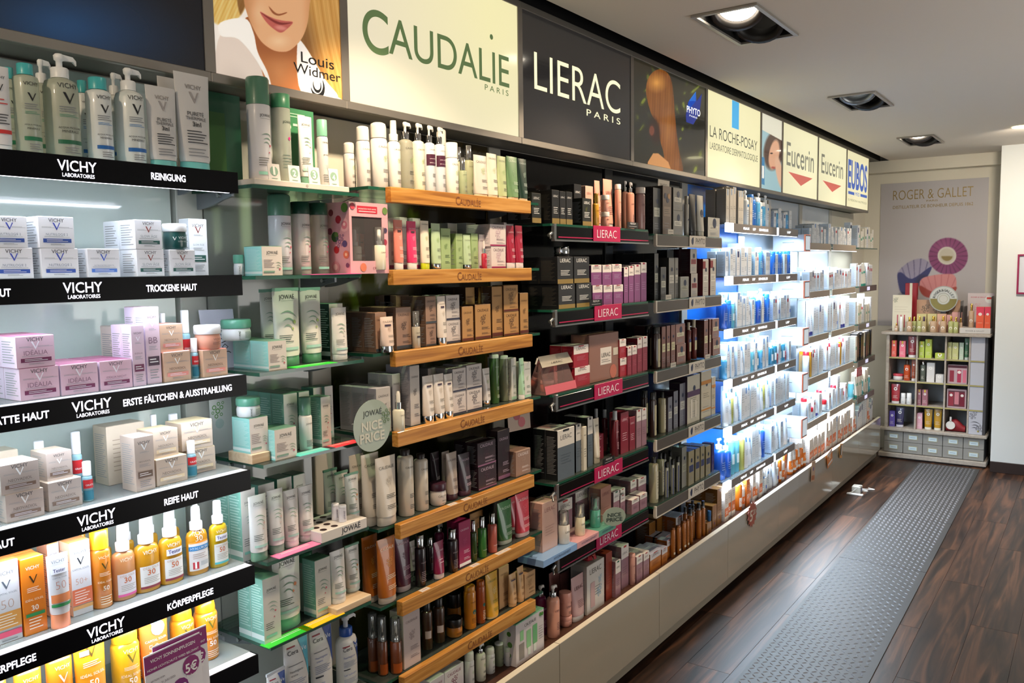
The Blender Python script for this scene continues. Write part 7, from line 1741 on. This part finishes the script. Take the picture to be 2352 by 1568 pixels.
# packs in the cupboard: placed facing the aisle end
def rg(name, look, c, k='f0ece8', p=(), **o): ST[name] = dict(look=look, c=c, k=k, p=tuple(p), **o)
em = lambda c: (('C', .5, .72, .22, 'e8e4dc'), ('C', .5, .72, .10, c), ('L', .2, .8, .15, .35, 3, 'e8dcd0'))
for nm, l, c in (('r1', 'coral carton with yellow tab', 'd85a4c'), ('r2', 'pink carton with white seal', 'd86a7c'), ('r3', 'lime green carton with white seal', 'a8b840'), ('r4', 'pale yellow green carton', 'c4c484'), ('r5', 'pale mint carton', 'b8c8b4'), ('r6', 'white carton with seal', 'd0ccc8'), ('r7', 'mauve brown carton with yellow tab', '94606a'), ('r8', 'violet carton with seal', '5c4c98'), ('r9', 'light pink carton with seal', 'd8a4b0'), ('r10', 'orange and red carton with white wave', 'dc5a38')):
    x_ = [('R', .38, .62, .84, 1., 'd8c030')] if nm in ('r1', 'r2', 'r7', 'r3') else []
    if nm == 'r10': x_ = [('R', 0, 1, .62, 1, 'd03c54'), ('C', .5, .66, .24, 'ece0d8')]
    rg(nm, l, c, p=(list(em(c))+x_) if nm != 'r10' else x_+[('L', .2, .8, .2, .3, 1, 'f8d8b8')], s=c, dd=.05)
for nm, l, c, k in (('q1', 'dark red tube with white cap', '7c2028', 'd8d4d0'), ('q2', 'dark green tube with white cap', '2c5c38', 'c8d0c8'), ('q3', 'navy violet tube with white cap', '2c2850', 'd8d4e0'), ('q4', 'golden yellow tube with white cap', 'b08418', 'e0dccc'), ('q5', 'red tube with silver shoulders', 'a0202c', 'e0dcd8'), ('q6', 'rust brown tube with white cap', '8c3c1c', 'd8d4d0')): rg(nm, l, c, k, em(c), coat=.5, cf=.12)
rg('o1', 'orange bottle with dark cap', 'b8481c', '3a2418', em('b8481c'), coat=.6, cf=.24, cr=.55); rg('o2', 'clear scent bottle with silver cap', '6c7468', 'chrome', em('8a8a80'), coat=.7, cf=.2, cr=.5, trans=.3); rg('o3', 'white pot with red lid', 'dcd8d4', 'c84450', (), lf=.35); rg('o4', 'white roll-on bottle', 'd8d8d6', 'e8e8e6', (('C', .5, .3, .2, 'b8c0c0'),), cf=.45, cr=.92)
for nm, l, c, k in (('f1', 'small scent bottle with gold cap and pink fluid', 'd8b898', 'gold'), ('f2', 'small scent bottle with gold cap and yellow-green fluid', 'c8cc88', 'gold'), ('f3', 'small scent bottle with dark purple cap', 'c8b888', '3c1c3c')): rg(nm, l, c, k, (('C', .5, .4, .3, 'ece8e0'),), coat=.7, cf=.3, cr=.4, trans=.25)
for nm, l, c in (('g1', 'pale yellow scent carton', 'd0c488'), ('g2', 'peach scent carton', 'dcae90'), ('g3', 'pink scent carton', 'd8a098')): rg(nm, l, c, p=(('R', .7, 1, 0, 1, c), ('C', .4, .5, .25, 'e8dcd0')), s=c, dd=.04)
CUP = {}
def rgput(z, ph, key, rows, yf=YC+.04):
    Shelf(key, z, 0, 0, 0, ph)
    for (kd, x0, x1, yt, sty, *r_) in rows:
        back = r_[0] if r_ else 0; Yp = yf+back; a, b = ony(x0, 900, Yp)[0], ony(x1, 900, Yp)[0]; w = b-a; zt = ony((x0+x1)/2, yt, Yp)[2]; st = ST[sty]; dd = st.get('dd', w) if kd == 'box' else (.03 if kd == 'tube' else w)
        h = zt-z; fn, nm, cat = KIND[kd]; bb_, parts = fn(st, w-.001, h, dd, None, 1)
        for _, c_ in parts:
            o_ = len(bb_.v); bb_.v += c_.v; bb_.f += [tuple(o_+i for i in f) for f in c_.f]; bb_.m += [bb_.mi(c_.mats[i]) for i in c_.m]; bb_.sm += c_.sm
        o = bb_.build(nm, loc=((a+b)/2, Yp+dd/2, z+.0002)); o.rotation_euler = (0, 0, -math.pi/2); o['category'] = cat; ITEMS.append([o, st['look'], key, (a+b)/2, -Yp, False, kd, 0, (w, dd, h, z)]); o['cup'] = 1
rgput(CS[0], 'top cupboard shelf', 'Q1', [('box', 2045, 2056, 782, 'r1'), ('box', 2063, 2077, 783, 'r2'), ('tube', 2082, 2102, 772, 'q1'), ('box', 2108, 2120, 784, 'r3'), ('box', 2122, 2137, 779, 'r3'), ('box', 2145, 2167, 811, 'r3'), ('box', 2173, 2183, 786, 'r4'), ('box', 2184, 2198, 787, 'r4'), ('box', 2200, 2210, 787, 'r5'), ('tube', 2211, 2223, 777, 'q2')])
rgput(CS[1], 'second cupboard shelf', 'Q2', [('jar', 2048, 2072, 859, 'o3'), ('cyl', 2073, 2089, 826, 'o1'), ('tube', 2091, 2102, 826, 'q6'), ('cyl', 2111, 2124, 828, 'o2'), ('box', 2127, 2145, 833, 'r6'), ('box', 2148, 2166, 860, 'r6')])
rgput(CS[2], 'third cupboard shelf', 'Q3', [('tube', 2046, 2067, 882, 'q5'), ('cyl', 2068, 2080, 903, 'o4'), ('cyl', 2081, 2094, 903, 'o4'), ('box', 2107, 2116, 894, 'r7'), ('box', 2118, 2131, 895, 'r7')])
rgput(.262, 'lowest cupboard shelf', 'Q4', [('box', 2044, 2057, 944, 'r8'), ('tube', 2058, 2078, 936, 'q3'), ('box', 2107, 2120, 949, 'r9'), ('tube', 2124, 2143, 940, 'q4'), ('tube', 2146, 2165, 940, 'q4')])
rgput(1.0755, 'cupboard top', 'Q5', [('cyl', 2077, 2090, 728, 'f1'), ('cyl', 2088, 2101, 727, 'f2', .05), ('cyl', 2101, 2112, 726, 'f2'), ('cyl', 2110, 2123, 727, 'f3', -.005), ('box', 2101, 2123, 721, 'g1', .06), ('box', 2125, 2146, 721, 'g1', .06), ('cyl', 2130, 2146, 726, 'f1'), ('box', 2147, 2168, 721, 'g2', .06), ('cyl', 2153, 2168, 726, 'f1'), ('box', 2169, 2180, 723, 'g3', .06), ('cyl', 2172, 2185, 726, 'f2'), ('box', 2181, 2203, 717, 'g3', .06), ('cyl', 2184, 2196, 728, 'f2', -.01), ('cyl', 2197, 2205, 730, 'f1'), ('cyl', 2050, 2058, 742, 'f1'), ('cyl', 2061, 2069, 727, 'o4')])
def ycard(name, px0, px1, pt, pb, Y, col, label, spec, th=.003, cat='card', z0=None):
    a, b = ony(px0, pb, Y), ony(px1, pb, Y); zt = ony(px0, pt, Y)[2]; zb = a[2] if z0 is None else z0
    mb, f, w, h = card(name, [(a[0], Y, zb), (b[0], Y, zb), (b[0], Y, zt), (a[0], Y, zt)], th, mat(col, .4), ''); prints(mb, f, w, h, spec); return mb.build(name, label=label, category=cat)
ZT = 1.0757
ycard('showcard', 2049, 2093, 677, 758, 7.63, 'dcd4bc', 'cream sample card with three small vials on cupboard top', (('F', .15, .85, .22, '4a5a3a'), ('L', .1, .9, .5, .7, 3, 'b8a890'), ('R', .24, .30, .1, .45, 'b8505c'), ('R', .42, .48, .1, .45, 'b8505c'), ('R', .6, .66, .1, .45, 'b8505c')), z0=ZT)
p = MB(); a_, b_ = ony(2078, 700, 7.72), ony(2105, 700, 7.72); zt = ony(2090, 650, 7.72)[2]; p.bevbox((a_[0], 7.72, ZT), (b_[0], 7.79, zt), .003, mat('98202a', .4)); m_w = mat('e0dcc8', .4); p.box((a_[0]+.036, 7.7192, ZT), (a_[0]+.056, 7.7197, zt), m_w)
p.build('gift_box', label='tall dark red gift box with white ribbon on cupboard top', category='box')
t_d = MB(); n = 40; c = ony(2167, 686, 7.68); R_ = .106
def yd(u, v, e=0): return (c[0]+u, 7.68-e, c[2]+v)
ring = [yd(R_*math.cos(2*math.pi*i/n), R_*math.sin(2*math.pi*i/n)) for i in range(n)]; back = [(x_, y_+.006, z_) for x_, y_, z_ in ring]
t_d.add(ring, [tuple(range(n-1, -1, -1))], mat('a8aca8', .4)); t_d.add(ring+back, [(i, (i+1) % n, (i+1) % n+n, i+n) for i in range(n)], mat('d0d0cc', .4))
for r_, col, e in ((R_*.93, 'c8ccc8', .0004), (R_*.46, '9a9a90', .0012), (R_*.42, 'c8ccc4', .0016), (R_*.30, 'aca890', .002), (R_*.27, 'ccccc4', .0024)): t_d.add([yd(r_*math.cos(2*math.pi*i/n), r_*math.sin(2*math.pi*i/n), e) for i in range(n)], [tuple(range(n-1, -1, -1))], mat(col, .4))
hs = [yd(R_*.93*math.cos(math.pi+math.pi*i/16), R_*.93*math.sin(math.pi+math.pi*i/16)-.0, .0008) for i in range(17)]; t_d.add(hs, [tuple(range(16, -1, -1))], mat('8c8048', .35, .5))
for i, ch in enumerate('ROGER&GALLET'):
    a_ = math.radians(168-i*14.2); v_, f_, w_ = glyphs(ch, .0, 1); s_ = .020; ca, sa = math.cos(a_-math.pi/2), math.sin(a_-math.pi/2); rr_ = R_*.58
    t_d.add([yd(rr_*math.cos(a_)+(x_*s_*ca-y_*s_*sa), rr_*math.sin(a_)+(x_*s_*sa+y_*s_*ca), .0026) for x_, y_ in v_], f_, mat('1c2024', .4))
t_d.box((c[0]-.02, 7.687, ZT), (c[0]+.02, 7.70, c[2]), DKG)
t_d.build('round_sign', label='round white emblem sign with curved lettering on cupboard top', category='sign')
ycard('leaf_print_box', 2101, 2205, 688, 745, 7.735, 'c09878', 'dark green leaf patterned card behind the scent bottles', [('F', .1+.13*i, .3+.4*(i % 2), .16, ('1c4a3a', '0e2c24')[i % 2]) for i in range(7)]+[('A', .2+.2*i, .5, .3, '1c3c30') for i in range(4)], z0=ZT)
# clear display case right
t = empty('display_case', (0, 0, 0), label='clear boxed display with orange-red cartons on cupboard top right', category='display')
x0_, x1_ = ony(2204, 755, 7.56)[0], -.703; p = MB(); p.bevbox((x0_, 7.56, ZT), (x1_, 7.76, ZT+.045), .002, mat('c8c4c0', .4)); prints(p, lambda u, v: ((x0_+x1_)/2+u, 7.5595, ZT+v), x1_-x0_, .045, (('T', 'ROGER & GALLET', .5, .35, .6, '7a7a78', 0, .4),)); p.build('stand', t)
p = MB(); cl_ = clear('f4f4f2', .92, .03, 'acrylic'); zt = ony(2250, 673, 7.75)[2]
for a, b in (((x0_, 7.562, ZT+.0455), (x0_+.002, 7.75, zt-.06)), ((x1_-.002, 7.562, ZT+.0455), (x1_, 7.75, zt-.02))): p.box(a, b, cl_)
p.build('acrylic_side', t)
mb, f, w, h = card('c', [(x0_+.03, 7.752, ZT+.0455), (x1_, 7.752, ZT+.0455), (x1_, 7.752, zt), (x0_+.03, 7.752, zt)], .003, mat('d0c4c4', .4), ''); prints(mb, f, w, h, (('T', 'ROGER & GALLET', .42, .86, .6, 'c84a64', .005), ('C', .82, .82, .17, 'dcdcd8'), ('R', .72, .92, .82, .88, 'c43a30'), ('F', .3, .55, .3, 'd8a0a8'))); mb.build('back_card', t)
rgput(ZT+.0457, 'clear display case', 'Q6', [('box', 2236, 2254, 705, 'r10'), ('box', 2255, 2269, 705, 'r10'), ('cyl', 2218, 2231, 697, 'f1', .04)])
# sets standing in the third column
for (z_, l_, c0, sp) in ((CS[1], 'clear gift bag with pink tubes, second cupboard shelf', 'b05a70', (('R', .02, .98, .84, .97, '4a1420'), ('R', .12, .34, .1, .7, '8a2838'), ('R', .5, .7, .08, .74, 'a8304c'), ('R', .78, .95, .08, .74, 'cc6c80'), ('C', .6, .62, .09, 'e8dcd4'))), (CS[2], 'boxed set of three red tubes, third cupboard shelf', '6c2028', (('R', .08, .92, .08, .92, '5a3038'), ('R', .1, .36, .12, .84, '8c2c38'), ('R', .4, .62, .2, .86, 'c07880'), ('R', .66, .9, .12, .84, '70182c'), ('C', .23, .68, .08, 'e0d8d0'), ('C', .78, .68, .08, 'e0d8d0')))):
    p = MB(); x0_, x1_ = -1.0, -.856; p.bevbox((x0_, YC+.03, z_+.0003), (x1_, YC+.10, z_+.155), .003, mat('b8a0a4', .2, 0, 0, .6)); prints(p, lambda u, v: ((x0_+x1_)/2+u, YC+.0295, z_+v), x1_-x0_, .155, sp); p.build('gift_set', label=l_, category='box')
p = MB(); z_ = .2623; rings = []
for i in range(9):
    f_ = i/8; xx = -1.0+.14*f_; hh = .05+.055*math.sin(math.pi*min(1, f_*1.1)); rings.append([(xx, YC+.07+.035*math.cos(2*math.pi*j/12), z_+max(0, hh*(.5+.5*math.sin(2*math.pi*j/12)))) for j in range(12)])
p.loft(rings, mat('84141e', .55)); pr = p; pr.lathe([(.034, 0), (.034, .002)], mat('d8d4cc', .4), 20)
k_ = len(pr.v)-20*2-20*2
for i in range(len(pr.v)-80, len(pr.v)): x_, y_, zz = pr.v[i]; pr.v[i] = (-.965+x_, YC+.028-zz, z_+.055+y_)
pr.box((-.972, YC+.026, z_+.085), (-.958, YC+.0275, z_+.125), mat('c8c4bc', .4)); pr.build('cosmetic_bag', label='dark red cosmetic bag with round white tag, lowest cupboard shelf', category='bag')
# soap poster
def soap(px, py):
    rgb = base(px, 'b4b0b2'); rgb = mixc(rgb, smooth(560, 423, py)*.25, 'a8a4a6'); st = lambda cx_, cy_, k, ph: .5+.5*np.sin(k*np.arctan2(py-cy_, px-cx_)+ph+.02*np.hypot(px-cx_, py-cy_))
    b = inpoly_s(px, py, [(2061, 640), (2064, 622), (2090, 600), (2120, 594), (2140, 610), (2137, 618), (2100, 655), (2070, 672)]); rgb = mixc(rgb, b, '9a94ac'); rgb = mixc(rgb, b*(st(2100, 700, 40, 0) > .93)*.6, '4a4668'); rgb = mixc(rgb, inpoly_s(px, py, [(2061, 635), (2070, 625), (2095, 640), (2138, 612), (2130, 635), (2100, 665), (2072, 675)]), '3a3c6c')
    c = ell(px, py, 2178, 588, 46, 43, 0, .04); rgb = mixc(rgb, c, '84426c'); rgb = mixc(rgb, c*(st(2178, 588, 22, 1) > .9)*.6, '4c1e42'); rgb = mixc(rgb, c*ell(px, py, 2165, 565, 34, 24, 0, .9)*.35, 'b07098'); i = ell(px, py, 2175, 587, 22, 21, 0, .04); rgb = mixc(rgb, i, 'd0ccc0'); rgb = mixc(rgb, ell(px, py, 2175, 587, 18.5, 17.8)*1., 'c4beae'); rgb = mixc(rgb, ell(px, py, 2175, 587, 14, 13)*(py > 588), '8c7a4c')
    d = inpoly_s(px, py, [(2112, 650), (2125, 636), (2170, 629), (2193, 633), (2196, 660), (2180, 676), (2140, 682), (2118, 672)]); rgb = mixc(rgb, d, 'cf8a8a'); rgb = mixc(rgb, d*(st(2155, 720, 34, 0) > .95)*.4, 'a85058'); rgb = mixc(rgb, inpoly_s(px, py, [(2112, 655), (2150, 672), (2196, 658), (2185, 676), (2140, 684), (2118, 676)]), 'a84c44'); rgb = mixc(rgb, ell(px, py, 2120, 648, 22, 22, 0, .8)*(~inpoly_s(px, py, [(2112, 650), (2125, 636), (2196, 633), (2196, 690), (2112, 690)]))*.8*(py > 630), '2a2230')
    return rgb
t = empty('soap_poster', (0, 0, 0), label='grey poster with three wrapped soaps on niche wall', category='poster')
p = MB(); p.box((-1.611, 7.8955, 1.10), (-.785, 7.8995, 2.34), mat('b2aeb0', .7)); p.build('board', t); m_ink = inkmat('poster_ink', 0, .6)
painted('printed_sheet', ((-1.611, 7.895, 1.10), (.826, 0, 0), (0, 0, 1.24), 150, 200), soap, t, m_ink)
def ptxt(s, px0, px1, pyt, pyb, m, bold=0.):
    a = ony(px0, pyb, 7.894); b = ony(px1, pyb, 7.894); zt = ony(px0, pyt, 7.894)[2]; v_, f_, w_ = glyphs(s, bold, 3); sx = (b[0]-a[0])/w_; return [((a[0]+b[0])/2+x_*sx, 7.894, a[2]+y_*(zt-a[2])) for x_, y_ in v_], f_, m
p = MB(); gd = mat('96804c', .4, .4)
for a, n_ in zip((ptxt('ROGER & GALLET', 2051, 2235, 438, 460, gd, -.01), ptxt('PARIS', 2128, 2154, 459, 463, gd), ptxt('DISTILLATEUR DE BONHEUR DEPUIS 1862', 2051, 2235, 473, 480, gd)), ('lettering', 'small_lettering', 'slogan_lettering')): p = MB(); p.add(*a); p.build(n_, t)
# framed notice on the wall at the right edge, and a bag strap just entering the view
c0 = ony(2338, 584, 7.41); c1 = ony(2338, 675, 7.41)
t = empty('framed_notice', (0, 0, 0), label='crimson framed notice cut by right edge of view', category='frame')
p = MB(); fm = mat('8c1c48', .4); x0_, z0_, z1_ = c0[0], c1[2], c0[2]; x1_ = x0_+.36
for a, b in (((x0_, 7.402, z0_), (x0_+.012, 7.4195, z1_)), ((x1_-.012, 7.402, z0_), (x1_, 7.4195, z1_)), ((x0_+.0121, 7.402, z0_), (x1_-.0121, 7.4195, z0_+.012)), ((x0_+.0121, 7.402, z1_-.012), (x1_-.0121, 7.4195, z1_))): p.box(a, b, fm)
p.build('frame', t); p = MB(); p.box((x0_+.0125, 7.412, z0_+.0125), (x1_-.0125, 7.4195, z1_-.0125), mat('ccd0d8', .5)); prints(p, lambda u, v: ((x0_+x1_)/2+u, 7.4115, z0_+v), .33, z1_-z0_, (('L', .1, .9, .7, .9, 3, '8a94b0'),)); p.build('sheet', t)
c = onz(2350, 1245, 0)
p = MB(); p.bevbox((c[0]+.005, c[1], .0), (c[0]+.3, c[1]+.25, .10), .01, mat('141416', .5)); p.build('black_case', label='black object on floor just entering at right edge', category='case')
label_items()
